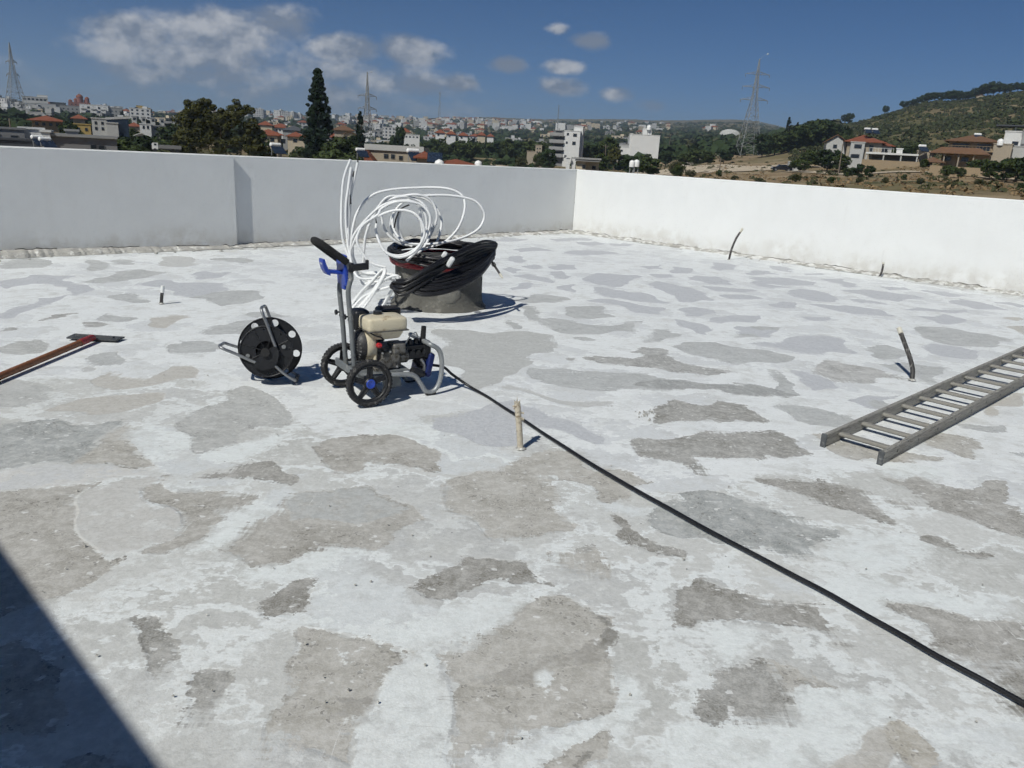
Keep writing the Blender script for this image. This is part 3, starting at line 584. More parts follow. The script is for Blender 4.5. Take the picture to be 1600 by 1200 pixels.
def bake_floor():
    step = 0.03
    ns, nt = int(-S_MIN / step) + 1, int(T_MAX / step) + 1
    S, Tt = np.meshgrid(np.linspace(S_MIN, 0, ns), np.linspace(0, T_MAX, nt), indexing='ij')
    X = (CORNER.x + DS.x * S + DT.x * Tt).ravel(); Y = (CORNER.y + DS.y * S + DT.y * Tt).ravel()
    n = X.size
    # gentle hand-trowelled waviness of the surface
    rs = np.random.RandomState(4)
    Z = np.zeros(n)
    for k in range(14):
        a, w, ph = rs.rand() * 6.28, 0.6 + rs.rand() * 2.6, rs.rand() * 6.28
        Z += 0.0012 / (0.5 + 0.35 * w) * np.sin((X * math.cos(a) + Y * math.sin(a)) * w + ph)
    Z -= Z.max()
    # slow warp so that hand-laid outlines never look like polygons
    wx = np.zeros(n); wy = np.zeros(n)
    for k in range(26):
        a, w = rs.rand() * 6.28, 7.0 + 20.0 * (k / 26.0) ** 1.3
        p1, p2 = rs.rand() * 6.28, rs.rand() * 6.28
        q = (X * math.cos(a) + Y * math.sin(a)) * w
        wx += 0.055 / w * 2.2 * np.sin(q + p1); wy += 0.055 / w * 2.2 * np.sin(q + p2)
    xw, yw = X + wx, Y + wy
    dist = {l: np.full(n, -0.5, np.float32) for l in (1, 2, 3)}
    colr = {l: np.tile(np.array([.6, .6, .58], np.float32), (n, 1)) for l in (1, 2, 3)}
    for layer, tone, flat in PATCHES:
        P = np.array(flat, float).reshape(-1, 2)
        # round the polygon off
        Q = np.roll(P, -1, 0)
        P = np.stack([P * .94 + Q * .06, P * .06 + Q * .94], 1).reshape(-1, 2)
        lo, hi = P.min(0) - .5, P.max(0) + .5
        ii = np.nonzero((xw > lo[0]) & (xw < hi[0]) & (yw > lo[1]) & (yw < hi[1]))[0]
        if ii.size == 0: continue
        px, py = xw[ii], yw[ii]
        d2 = np.full(ii.size, 9.0); inside = np.zeros(ii.size, bool)
        Q = np.roll(P, -1, 0)
        for (ax, ay), (bx, by) in zip(P, Q):
            ex, ey = bx - ax, by - ay
            t = np.clip(((px - ax) * ex + (py - ay) * ey) / (ex * ex + ey * ey + 1e-12), 0, 1)
            d2 = np.minimum(d2, (px - ax - t * ex) ** 2 + (py - ay - t * ey) ** 2)
            c = ((ay > py) != (by > py)) & (px < ex * (py - ay) / (ey + (1e-12 if ey == 0 else 0)) + ax)
            inside ^= c
        sd = np.where(inside, 1, -1) * np.sqrt(d2)
        better = sd > dist[layer][ii]
        j = ii[better]
        dist[layer][j] = sd[better]
        colr[layer][j] = TONES[tone]
    me = bpy.data.meshes.new('roof_deck')
    idx = np.arange(n).reshape(ns, nt)
    F = np.stack([idx[:-1, :-1], idx[1:, :-1], idx[1:, 1:], idx[:-1, 1:]], -1).reshape(-1, 4)[:, ::-1]
    me.vertices.add(n); me.loops.add(F.size); me.polygons.add(len(F))
    me.vertices.foreach_set('co', np.stack([X, Y, Z], -1).astype(np.float32).ravel())
    me.loops.foreach_set('vertex_index', F.ravel().astype(np.int32))
    me.polygons.foreach_set('loop_start', np.arange(0, F.size, 4, dtype=np.int32))
    me.polygons.foreach_set('loop_total', np.full(len(F), 4, np.int32))
    for l in (1, 2, 3):
        a = me.attributes.new('edge%d' % l, 'FLOAT', 'POINT'); a.data.foreach_set('value', dist[l])
        a = me.attributes.new('tone%d' % l, 'FLOAT_COLOR', 'POINT')
        a.data.foreach_set('color', np.concatenate([colr[l], np.ones((n, 1), np.float32)], 1).ravel())
    me.update(); me.validate()
    return me

def floor_material():
    m = bpy.data.materials.new('patched_cement_screed'); m.use_nodes = True
    T = m.node_tree; L = T.links.new
    p = T.nodes['Principled BSDF']
    p.inputs['Specular IOR Level'].default_value = 0.25
    geo = N(T, 'ShaderNodeNewGeometry')
    pos = geo.outputs['Position']
    def noise(scale, detail=5.0, rough=.6, stretch=None, rot=0.0, lac=2.0):
        src = pos
        if stretch:
            mp = N(T, 'ShaderNodeMapping'); mp.inputs['Scale'].default_value = stretch; mp.inputs['Rotation'].default_value = (0, 0, rot)
            L(src, mp.inputs[0]); src = mp.outputs[0]
        n = N(T, 'ShaderNodeTexNoise', inp={'Scale': scale, 'Detail': detail, 'Roughness': rough}); L(src, n.inputs['Vector'])
        return n.outputs[0]
    def ma(op, a, b, clamp=False):
        x = N(T, 'ShaderNodeMath', operation=op, use_clamp=clamp)
        for i, v in enumerate((a, b)):
            if isinstance(v, (int, float)): x.inputs[i].default_value = v
            else: L(v, x.inputs[i])
        return x.outputs[0]
    def ramp(v, a, b, c=0.0, d=1.0, smooth=True):
        x = N(T, 'ShaderNodeMapRange', interpolation_type='SMOOTHSTEP' if smooth else 'LINEAR')
        x.inputs['From Min'].default_value, x.inputs['From Max'].default_value = a, b
        x.inputs['To Min'].default_value, x.inputs['To Max'].default_value = c, d
        L(v, x.inputs[0]); return x.outputs[0]
    def mix(f, a, b, blend='MIX'):
        x = N(T, 'ShaderNodeMix', data_type='RGBA', blend_type=blend)
        for i, v in ((0, f), (6, a), (7, b)):
            if isinstance(v, (int, float)): x.inputs[i].default_value = v
            elif isinstance(v, tuple): x.inputs[i].default_value = (*v, 1)
            else: L(v, x.inputs[i])
        return x.outputs[2]
    def attr(nm):
        x = N(T, 'ShaderNodeAttribute', attribute_name=nm); return x
    big = noise(0.9, 2); mid = noise(4.5, 4, .66); fine = noise(24, 3, .7); grit = noise(140, 1, .7); fleck = noise(58, 1, .6); edge = noise(11, 5, .72)
    streak = noise(3.4, 4, .72, (1, 7, 1), 0.55)
    rag = ma('ADD', ma('MULTIPLY', ma('SUBTRACT', edge, .5), .13), ma('ADD', ma('MULTIPLY', ma('SUBTRACT', fleck, .5), .045), ma('MULTIPLY', ma('SUBTRACT', fine, .5), .05)))
    rag = ma('ADD', rag, ma('MULTIPLY', ma('SUBTRACT', streak, .5), .055))
    # bare skim between the patches: pale grey, chalky where it dried white, laid in overlapping trowelfuls
    wob = N(T, 'ShaderNodeVectorMath', operation='ADD')
    cw = N(T, 'ShaderNodeCombineXYZ'); L(ma('MULTIPLY', edge, .75), cw.inputs[0]); L(ma('MULTIPLY', mid, .9), cw.inputs[1])
    L(pos, wob.inputs[0]); L(cw.outputs[0], wob.inputs[1])
    sq = N(T, 'ShaderNodeMapping'); sq.inputs['Scale'].default_value = (1.0, 1.35, 0.0); sq.inputs['Rotation'].default_value = (0, 0, .35); L(wob.outputs[0], sq.inputs[0])
    cell = N(T, 'ShaderNodeTexVoronoi', voronoi_dimensions='2D', inp={'Scale': 1.75}); L(sq.outputs[0], cell.inputs['Vector'])
    gap = N(T, 'ShaderNodeTexVoronoi', voronoi_dimensions='2D', feature='DISTANCE_TO_EDGE', inp={'Scale': 1.75}); L(sq.outputs[0], gap.inputs['Vector'])
    cs = N(T, 'ShaderNodeSeparateColor'); L(cell.outputs['Color'], cs.inputs[0])
    lay = mix(cs.outputs[0], (.495, .50, .48), (.60, .608, .593))
    lay = mix(ma('MULTIPLY', ramp(cs.outputs[1], .55, .8), .5), lay, (.47, .48, .485))
    base = mix(ramp(mid, .40, .66, 0, .7), lay, (.59, .597, .58))
    base = mix(ma('MULTIPLY', ramp(ma('ADD', gap.outputs['Distance'], ma('MULTIPLY', ma('SUBTRACT', streak, .5), .35)), .05, .16, 1, 0), ramp(cs.outputs[2], .2, .6, .25, .95)), base, (.755, .785, .785))
    base = mix(ma('MULTIPLY', ramp(edge, .53, .63), .6), base, (.70, .72, .71))
    ghost = noise(1.25, 3, .55)
    base = mix(ma('MULTIPLY', ramp(streak, .56, .66), .35), base, (.68, .69, .68))
    e1, t1 = attr('edge1'), attr('tone1')
    m1 = ramp(ma('ADD', e1.outputs['Fac'], ma('MULTIPLY', rag, 1.25)), -.03, .045)
    # chalk-white coats are thin: the grey below grins through in blotches
    thin = ramp(ma('ADD', ma('MULTIPLY', mid, .5), ma('MULTIPLY', edge, .5)), .36, .56, .35, 1.0)
    white = mix(ramp(fine, .5, .75, 0, .5), t1.outputs['Color'], (.62, .64, .64))
    # within the white coats the old trowelfuls still show as cooler, greyer islands
    isl = ramp(ma('ADD', gap.outputs['Distance'], ma('MULTIPLY', ma('SUBTRACT', edge, .5), .3)), .07, .12)
    white = mix(ma('MULTIPLY', ma('MULTIPLY', isl, ramp(cs.outputs[0], .3, .8)), .6), white, (.565, .585, .605))
    white = mix(ramp(streak, .52, .68, 0, .35), white, (.57, .58, .585))
    c = mix(ma('MULTIPLY', m1, thin), base, white)
    e2, t2 = attr('edge2'), attr('tone2')
    t2v = N(T, 'ShaderNodeSeparateColor'); L(t2.outputs['Color'], t2v.inputs[0])
    rough = ramp(t2v.outputs[1], .44, .505, 1.0, 0.0)          # the pale patches are smooth skim, the dark ones worn concrete
    ed2 = ma('ADD', e2.outputs['Fac'], ma('MULTIPLY', rag, ramp(rough, 0, 1, .42, 1.0)))
    soft = ramp(noise(2.0, 2, .5), .48, .62, 1.0, .16)
    ed2 = ma('ADD', ed2, ma('MULTIPLY', ma('SUBTRACT', 1.0, soft), ma('MULTIPLY', ma('SUBTRACT', ma('MULTIPLY', ma('ADD', streak, noise(7, 3, .65, (7, 1, 1), .9)), .5), .5), .42)))
    m2 = ramp(ma('MULTIPLY', ed2, soft), -.005, .008)
    # older concrete: gritty, pitted, blotched, with splashes of the white coat
    tone = mix(ramp(big, .3, .7, 0, .35), t2.outputs['Color'], mix(1.0, t2.outputs['Color'], (.90, .885, .86), 'MULTIPLY'))
    old = mix(ramp(mid, .36, .72), mix(.28, tone, (.64, .635, .62)), mix(.22, tone, (.12, .11, .09)))
    old = mix(ramp(fine, .42, .68, 0, .5), old, mix(.5, old, (.60, .59, .56)))
    old = mix(ramp(grit, .34, .68, .0, .6), old, mix(.5, old, (.64, .63, .60)))
    old = mix(ma('MULTIPLY', ramp(fleck, .60, .68), ramp(mid, .42, .6)), old, mix(.65, old, (.09, .08, .065)))
    spat = ma('MULTIPLY', ramp(noise(17, 2, .6), .64, .68), ramp(streak, .42, .55))
    old = mix(ma('MULTIPLY', spat, .9), old, (.70, .71, .70))
    skim = mix(ramp(edge, .4, .68, 0, .35), t2.outputs['Color'], mix(1.0, t2.outputs['Color'], (.86, .87, .88), 'MULTIPLY'))
    skim = mix(ramp(streak, .5, .7, 0, .3), skim, (.62, .635, .64))
    rim = ma('MULTIPLY', ramp(ed2, .0, .035, 1, 0), ramp(streak, .44, .66, .0, .6))
    old = mix(rim, old, mix(.6, old, (.10, .09, .07)))
    old = mix(rough, skim, old)
    c = mix(ma('MULTIPLY', m2, ramp(edge, .32, .42, .7, 1.0)), c, old)
    e3, t3 = attr('edge3'), attr('tone3')
    m3 = ramp(ma('ADD', e3.outputs['Fac'], rag), -.006, .012)
    top = mix(ramp(mid, .35, .7, 0, .5), t3.outputs['Color'], mix(.5, t3.outputs['Color'], (.56, .555, .535)))
    top = mix(ramp(grit, .36, .68, .0, .3), top, mix(.5, top, (.62, .61, .59)))
    c = mix(ma('MULTIPLY', m3, ramp(edge, .36, .54, .35, .95)), c, top)
    # scrapes, grains and dark specks over everything
    scr = ma('MULTIPLY', ramp(noise(5, 2, .6, (1, 26, 1), 1.15), .655, .69), ramp(big, .50, .60))
    c = mix(ma('MULTIPLY', scr, .55), c, (.28, .27, .25))
    scr2 = ma('MULTIPLY', ramp(noise(6, 2, .6, (24, 1, 1), .45), .66, .69), ramp(ghost, .46, .40))
    c = mix(ma('MULTIPLY', scr2, .6), c, (.76, .77, .76))
    vo = N(T, 'ShaderNodeTexVoronoi', inp={'Scale': 5.5, 'Randomness': 1.0}); L(pos, vo.inputs['Vector'])
    c = mix(ma('MULTIPLY', ramp(vo.outputs['Distance'], .014, .030, 1, 0), .75), c, (.10, .095, .085))
    c = mix(ramp(grit, .3, .7, 0, .22), c, mix(1.0, c, (.76, .76, .75), 'MULTIPLY'))
    mott = ma('ADD', ma('MULTIPLY', fine, .5), ma('MULTIPLY', fleck, .5))
    c = mix(ramp(mott, .38, .62), mix(1.0, c, (.925, .925, .92), 'MULTIPLY'), mix(.10, c, (.80, .80, .79)))
    L(c, p.inputs['Base Color'])
    L(ramp(mid, .3, .7, .82, .97), p.inputs['Roughness'])
    h = ma('ADD', ma('MULTIPLY', fine, .55), ma('MULTIPLY', grit, .28))
    h = ma('ADD', h, ma('MULTIPLY', ramp(e2.outputs['Fac'], -.01, .01), -.6)); h = ma('ADD', h, ma('MULTIPLY', ramp(e3.outputs['Fac'], -.01, .01), .5))
    b = N(T, 'ShaderNodeBump'); b.inputs['Strength'].default_value = .5; b.inputs['Distance'].default_value = .006
    L(h, b.inputs['Height']); L(b.outputs[0], p.inputs['Normal'])
    return m

me = bake_floor()
me.materials.append(floor_material())
link('roof_deck', me, kind='structure')

def plaster(name, col, grime):
    m = bpy.data.materials.new(name); m.use_nodes = True
    T = m.node_tree; L = T.links.new
    p = T.nodes['Principled BSDF']; p.inputs['Roughness'].default_value = .9; p.inputs['Specular IOR Level'].default_value = .2
    geo = N(T, 'ShaderNodeNewGeometry')
    def nz(s, d, r=.6):
        n = N(T, 'ShaderNodeTexNoise', inp={'Scale': s, 'Detail': d, 'Roughness': r}); L(geo.outputs['Position'], n.inputs['Vector']); return n.outputs[0]
    def mr(v, a, b, c=0., d=1.):
        x = N(T, 'ShaderNodeMapRange', interpolation_type='SMOOTHSTEP'); x.inputs['From Min'].default_value, x.inputs['From Max'].default_value = a, b
        x.inputs['To Min'].default_value, x.inputs['To Max'].default_value = c, d; L(v, x.inputs[0]); return x.outputs[0]
    def ma(op, a, b):
        x = N(T, 'ShaderNodeMath', operation=op)
        for i, v in enumerate((a, b)):
            if isinstance(v, (int, float)): x.inputs[i].default_value = v
            else: L(v, x.inputs[i])
        return x.outputs[0]
    def mix(f, a, b):
        x = N(T, 'ShaderNodeMix', data_type='RGBA')
        for i, v in ((0, f), (6, a), (7, b)):
            if isinstance(v, (int, float)): x.inputs[i].default_value = v
            elif isinstance(v, tuple): x.inputs[i].default_value = (*v, 1)
            else: L(v, x.inputs[i])
        return x.outputs[2]
    sep = N(T, 'ShaderNodeSeparateXYZ'); L(geo.outputs['Position'], sep.inputs[0])
    base = mix(mr(nz(2.2, 6), .3, .72), tuple(c * .96 for c in col), col)
    base = mix(mr(nz(9, 5), .52, .7, 0, .25), base, tuple(c * .9 for c in col))
    # splash-back mud near the foot of the wall, in tongues
    up = ma('ADD', sep.outputs['Z'], ma('MULTIPLY', ma('SUBTRACT', nz(1.1, 5, .62), .5), -1.1))
    g = ma('MULTIPLY', mr(up, .0, .42, 1, 0), mr(nz(5, 6, .66), .33, .62))
    base = mix(ma('MULTIPLY', g, .42), base, grime)
    run = N(T, 'ShaderNodeMapping'); run.inputs['Scale'].default_value = (1, 1, .10); L(geo.outputs['Position'], run.inputs[0])
    rn = N(T, 'ShaderNodeTexNoise', inp={'Scale': 7.0, 'Detail': 3.0, 'Roughness': .6}); L(run.outputs[0], rn.inputs['Vector'])
    base = mix(mr(rn.outputs[0], .58, .74, 0, .05), base, grime)
    L(base, p.inputs['Base Color'])
    b = N(T, 'ShaderNodeBump'); b.inputs['Strength'].default_value = .35; b.inputs['Distance'].default_value = .008
    L(ma('ADD', nz(14, 5), ma('MULTIPLY', nz(120, 3), .35)), b.inputs['Height']); L(b.outputs[0], p.inputs['Normal'])
    return m

M_PLASTER = plaster('white_plaster', (.735, .745, .735), (.40, .37, .31))
M_OUTER = plaster('outer_render', (.62, .61, .57), (.35, .32, .27))

def slab(mb, s0, s1, t0, t1, z0, z1, bev=.012):
    c = roof((s0 + s1) / 2, (t0 + t1) / 2, (z0 + z1) / 2)
    mb.box(c, (s1 - s0, t1 - t0, z1 - z0), Matrix((DS, DT, Vector((0, 0, 1)))).transposed(), bev)

TH, STEP_S, STEP = .20, -7.98, .066
pw = empty('parapet_wall', roof(-9, 0), label='long white parapet wall with a thicker stretch at its left end', cat='wall')
def world_part(mb, name, mats, parent, **kw):
    o = mb.build(name, mats, parent, **kw)
    o.matrix_parent_inverse = Matrix.Translation(-parent.location) if parent.rotation_euler[2] == 0 else (Matrix.Translation(parent.location) @ parent.rotation_euler.to_matrix().to_4x4()).inverted()
    return o
mb = MB(); slab(mb, STEP_S, TH, -TH, 0, -.3, WALL_H); world_part(mb, 'wall', M_PLASTER, pw)
mb = MB(); slab(mb, S_MIN - TH, STEP_S, -TH, STEP, -.3, WALL_H + .002); world_part(mb, 'thick_wall', M_PLASTER, pw)
pw2 = empty('parapet_wall', roof(0, 8), label='sunlit white parapet wall running along the right side of the roof', cat='wall')
mb = MB(); slab(mb, 0, TH, .002, T_MAX, -.3, WALL_H - .002); world_part(mb, 'wall', M_PLASTER, pw2)
pw3 = empty('parapet_wall', roof(-9, T_MAX), label='white parapet wall behind the photographer', cat='wall')
mb = MB(); slab(mb, S_MIN - TH, TH, T_MAX + .002, T_MAX + TH, -.3, WALL_H); world_part(mb, 'wall', M_PLASTER, pw3)
pw4 = empty('parapet_wall', roof(S_MIN, 8), label='white parapet wall on the near left side of the roof', cat='wall')
mb = MB(); slab(mb, S_MIN - TH, S_MIN, STEP + .002, T_MAX, -.3, WALL_H - .002); world_part(mb, 'wall', M_PLASTER, pw4)

# mortar fillet along the wall feet: a lumpy, half chipped-off wedge
M_MORTAR = mat('chipped_mortar', (.40, .39, .36), .95, var=.25, scale=5, bump=.8, bscale=45, col2=(.66, .66, .63), thr=(.54, .64))
M_MORTAR_W = mat('chipped_white_mortar', (.36, .35, .32), .95, var=.3, scale=3, bump=.8, bscale=45, col2=(.66, .66, .64), thr=(.46, .56))
M_GAP = mat('dark_joint', (.10, .095, .08), 1.0, var=.3, scale=8)
def fillet(along_s, a0, a1, off, parent, seed, wide=.10, high=.05, lift=None, mt=None):
    mb = MB(); n = int(abs(a1 - a0) / .035)
    rows = []; joint = []
    for i in range(n + 1):
        a = a0 + (a1 - a0) * i / n
        k = mnoise.fractal(Vector((a * 2.1, seed, 0)), 1.0, 2.0, 4) * .6
        k2 = mnoise.fractal(Vector((a * 9.0, seed + 5, 0)), .8, 2.0, 3)
        w = max(.025, wide * (1 + .7 * k + .25 * k2)); h = max(.008, high * (1 + .5 * k + .45 * k2))
        if lift: h += lift(a)
        bite = mnoise.noise(Vector((a * 1.3, seed + 9, 3)))
        if bite > .42: h *= .35; w *= .6
        joint.append((a, h, k2))
        prof = [(0.002, h), (w * .35, h * (.86 + .15 * k2)), (w * .75, h * .45), (w, -.004)]
        if along_s: rows.append([roof(a, off + u, z) for u, z in prof])
        else: rows.append([roof(off - u, a, z) for u, z in prof])
    vs = [p for r in rows for p in r]; fs = []
    for i in range(n):
        for j in range(3):
            q = (i * 4 + j, i * 4 + j + 1, i * 4 + 5 + j, i * 4 + 4 + j)
            fs.append(q)
    mb.mesh(vs, fs, False)
    world_part(mb, 'mortar_fillet', mt or M_MORTAR, parent)
    mb = MB()                                            # the open crack where the fillet has come away from the wall
    for (a, h, k2), (a2, h2, _) in zip(joint[:-1], joint[1:]):
        if mnoise.noise(Vector((a * 1.9, seed + 21, 0))) < .02: continue
        w_ = .007 + .010 * max(0, k2 + .2)
        q = [(a, h - .003), (a2, h2 - .003), (a2, h2 + w_), (a, h + w_)]
        mb.mesh([roof(u, off + .004, z) if along_s else roof(off - .004, u, z) for u, z in q], [(0, 1, 2, 3)])
    world_part(mb, 'open_joint', M_GAP, parent, kind='stuff')
fillet(True, STEP_S, -3.6, 0, pw, 1.0, .20, .035)
fillet(True, -3.6, 0, 0, pw, 1.5, .22, .036, None, M_MORTAR_W)
fillet(True, S_MIN, STEP_S, STEP, pw, 2.0, .16, .03, lambda a: .055 * max(0, min(1, (-8.2 - a) / 2.5)))
fillet(False, 0.05, T_MAX, 0, pw2, 3.0, .22, .034, None, M_MORTAR_W)

# the stair house the photographer stands beside: it throws the dark triangle across the near corner
sh = empty('stair_house', roof(-17.2, 11), label='white stair house on the roof behind the camera', cat='stair house')
mb = MB(); slab(mb, S_MIN + .01, -15.4, 5.2, T_MAX - .01, 0, 2.38, .01); world_part(mb, 'wall', M_PLASTER, sh)
mb = MB(); slab(mb, S_MIN + .005, -15.38, 5.18, T_MAX - .005, 2.38, 2.50, .01); world_part(mb, 'roof_slab', M_PLASTER, sh)
M_DOOR = mat('painted_steel_door', (.30, .31, .33), .5, metal=.3)
mb = MB(); slab(mb, -15.40, -15.365, 9.0, 9.9, 0.02, 2.05, .006); dr = world_part(mb, 'door', M_DOOR, sh)

# the body of the house below the roof
hb = empty('apartment_house', roof(-9, 8, -9), label='pale rendered house whose flat roof fills the foreground', cat='house')
mb = MB(); slab(mb, S_MIN - TH + .02, TH - .02, -TH + .02, T_MAX + TH - .02, -9.2, -.31, .0); world_part(mb, 'wall', M_OUTER, hb)

# ------------------------------------------------------------------ materials of the things on the roof
M_TYRE = mat('dusty_tyre_rubber', (.022, .022, .024), .8, var=.3, scale=14, col2=(.30, .29, .27), thr=(.56, .74), bump=.3, bscale=90)
M_BLACK = mat('black_plastic', (.013, .014, .017), .42, var=.3, scale=10, col2=(.10, .10, .095), thr=(.64, .85), bump=.08)
M_BLACK2 = mat('black_rubber', (.012, .012, .013), .62, var=.3, scale=10, col2=(.09, .09, .085), thr=(.64, .84))
M_FOAM = mat('black_foam_grip', (.014, .014, .015), .9, var=.2, scale=20, bump=.5, bscale=160)
M_GREYTUBE = mat('grey_painted_tube', (.17, .185, .195), .5, metal=.2, var=.12, scale=9, col2=(.34, .33, .31), thr=(.56, .72))
M_GREYTUBE2 = mat('silver_grey_tube', (.30, .315, .325), .45, metal=.35, var=.12, scale=9, col2=(.22, .22, .21), thr=(.56, .72))
M_STEEL = mat('dull_steel_tube', (.30, .31, .32), .42, metal=.75, var=.15, scale=12, col2=(.20, .19, .17), thr=(.56, .72))
M_BLUE = mat('blue_plastic', (.018, .055, .36), .38, var=.15, scale=9, col2=(.10, .13, .30), thr=(.6, .8))
M_RECOIL = mat('dark_engine_plastic', (.03, .03, .032), .5, var=.3, scale=12, col2=(.12, .115, .10), thr=(.55, .72))
M_BOLT2 = mat('dull_grey_plastic', (.16, .16, .155), .55, var=.3, scale=20)
M_TRAY = mat('dark_blue_plastic', (.006, .016, .10), .45, var=.15, scale=9)
M_NAVY = mat('navy_plastic', (.012, .016, .05), .45, var=.2, scale=9, col2=(.08, .085, .10), thr=(.6, .8))
M_CREAM = mat('cream_paint', (.60, .54, .40), .42, var=.10, scale=6, col2=(.34, .25, .13), thr=(.52, .70), coat=.1)
M_GRIME = mat('greasy_engine_casting', (.17, .165, .155), .55, metal=.5, var=.35, scale=16, col2=(.07, .06, .045), thr=(.48, .62), bump=.4, bscale=70)
M_RED = mat('red_plastic', (.42, .02, .03), .4, var=.15)
M_WHITEPIPE = mat('white_plastic_conduit', (.76, .77, .77), .42, var=.05, scale=5, col2=(.55, .54, .50), thr=(.63, .8))
M_REDHOSE = mat('red_rubber_hose', (.22, .012, .018), .45, var=.2)
M_HOSE = mat('black_hose', (.010, .010, .012), .40, var=.3, scale=12, col2=(.12, .12, .115), thr=(.66, .85))
M_TAPE = mat('white_tape', (.72, .73, .72), .6, var=.08)
M_CONC = mat('rough_concrete', (.115, .112, .10), .92, var=.22, scale=4, bump=.7, bscale=30, col2=(.20, .195, .175), thr=(.54, .68))
M_CONC2 = mat('smeared_cement', (.19, .185, .168), .92, var=.2, scale=9, bump=.6, bscale=40)
M_WOOD = mat('weathered_wood_handle', (.22, .085, .035), .55, var=.3, scale=5, stretch=(1, 14, 14), col2=(.10, .045, .02), thr=(.5, .66))
M_REDSOCKET = mat('red_painted_socket', (.30, .025, .03), .5, var=.25, scale=18, col2=(.12, .04, .03), thr=(.52, .66))
M_BLADE = mat('grey_rubber_blade', (.055, .06, .065), .6, var=.2, scale=12, col2=(.22, .22, .21), thr=(.62, .8))
M_LADDER = mat('weathered_ladder_timber', (.275, .265, .24), .75, var=.3, scale=8, stretch=(1, 10, 10), col2=(.115, .11, .10), thr=(.50, .64), bump=.3, bscale=60)
M_RUNG = mat('weathered_rung_timber', (.25, .24, .215), .78, var=.28, scale=8, stretch=(10, 1, 10), col2=(.20, .19, .165), thr=(.50, .66), bump=.3, bscale=60)
M_CAP = mat('dark_ladder_foot', (.07, .075, .08), .7, var=.3, scale=20, col2=(.22, .22, .21), thr=(.56, .7))
M_STUBWOOD = mat('plastered_wooden_stub', (.52, .47, .38), .85, var=.2, scale=16, col2=(.30, .23, .15), thr=(.54, .64), bump=.6, bscale=60)
M_STUBPIPE = mat('cement_smeared_black_pipe', (.035, .033, .032), .6, var=.3, scale=16, col2=(.34, .33, .31), thr=(.52, .66))
M_STUBTOP = mat('pale_taped_end', (.60, .58, .50), .8, var=.15, scale=20, col2=(.35, .31, .22), thr=(.52, .62))
M_BOLT = mat('zinc_bolt', (.55, .55, .54), .35, metal=.9)
M_WIRE = mat('pale_cable', (.50, .50, .48), .5)

def L3(x, y, z): return Vector((x, y, z))
X_, Y_, Z_ = Vector((1, 0, 0)), Vector((0, 1, 0)), Vector((0, 0, 1))

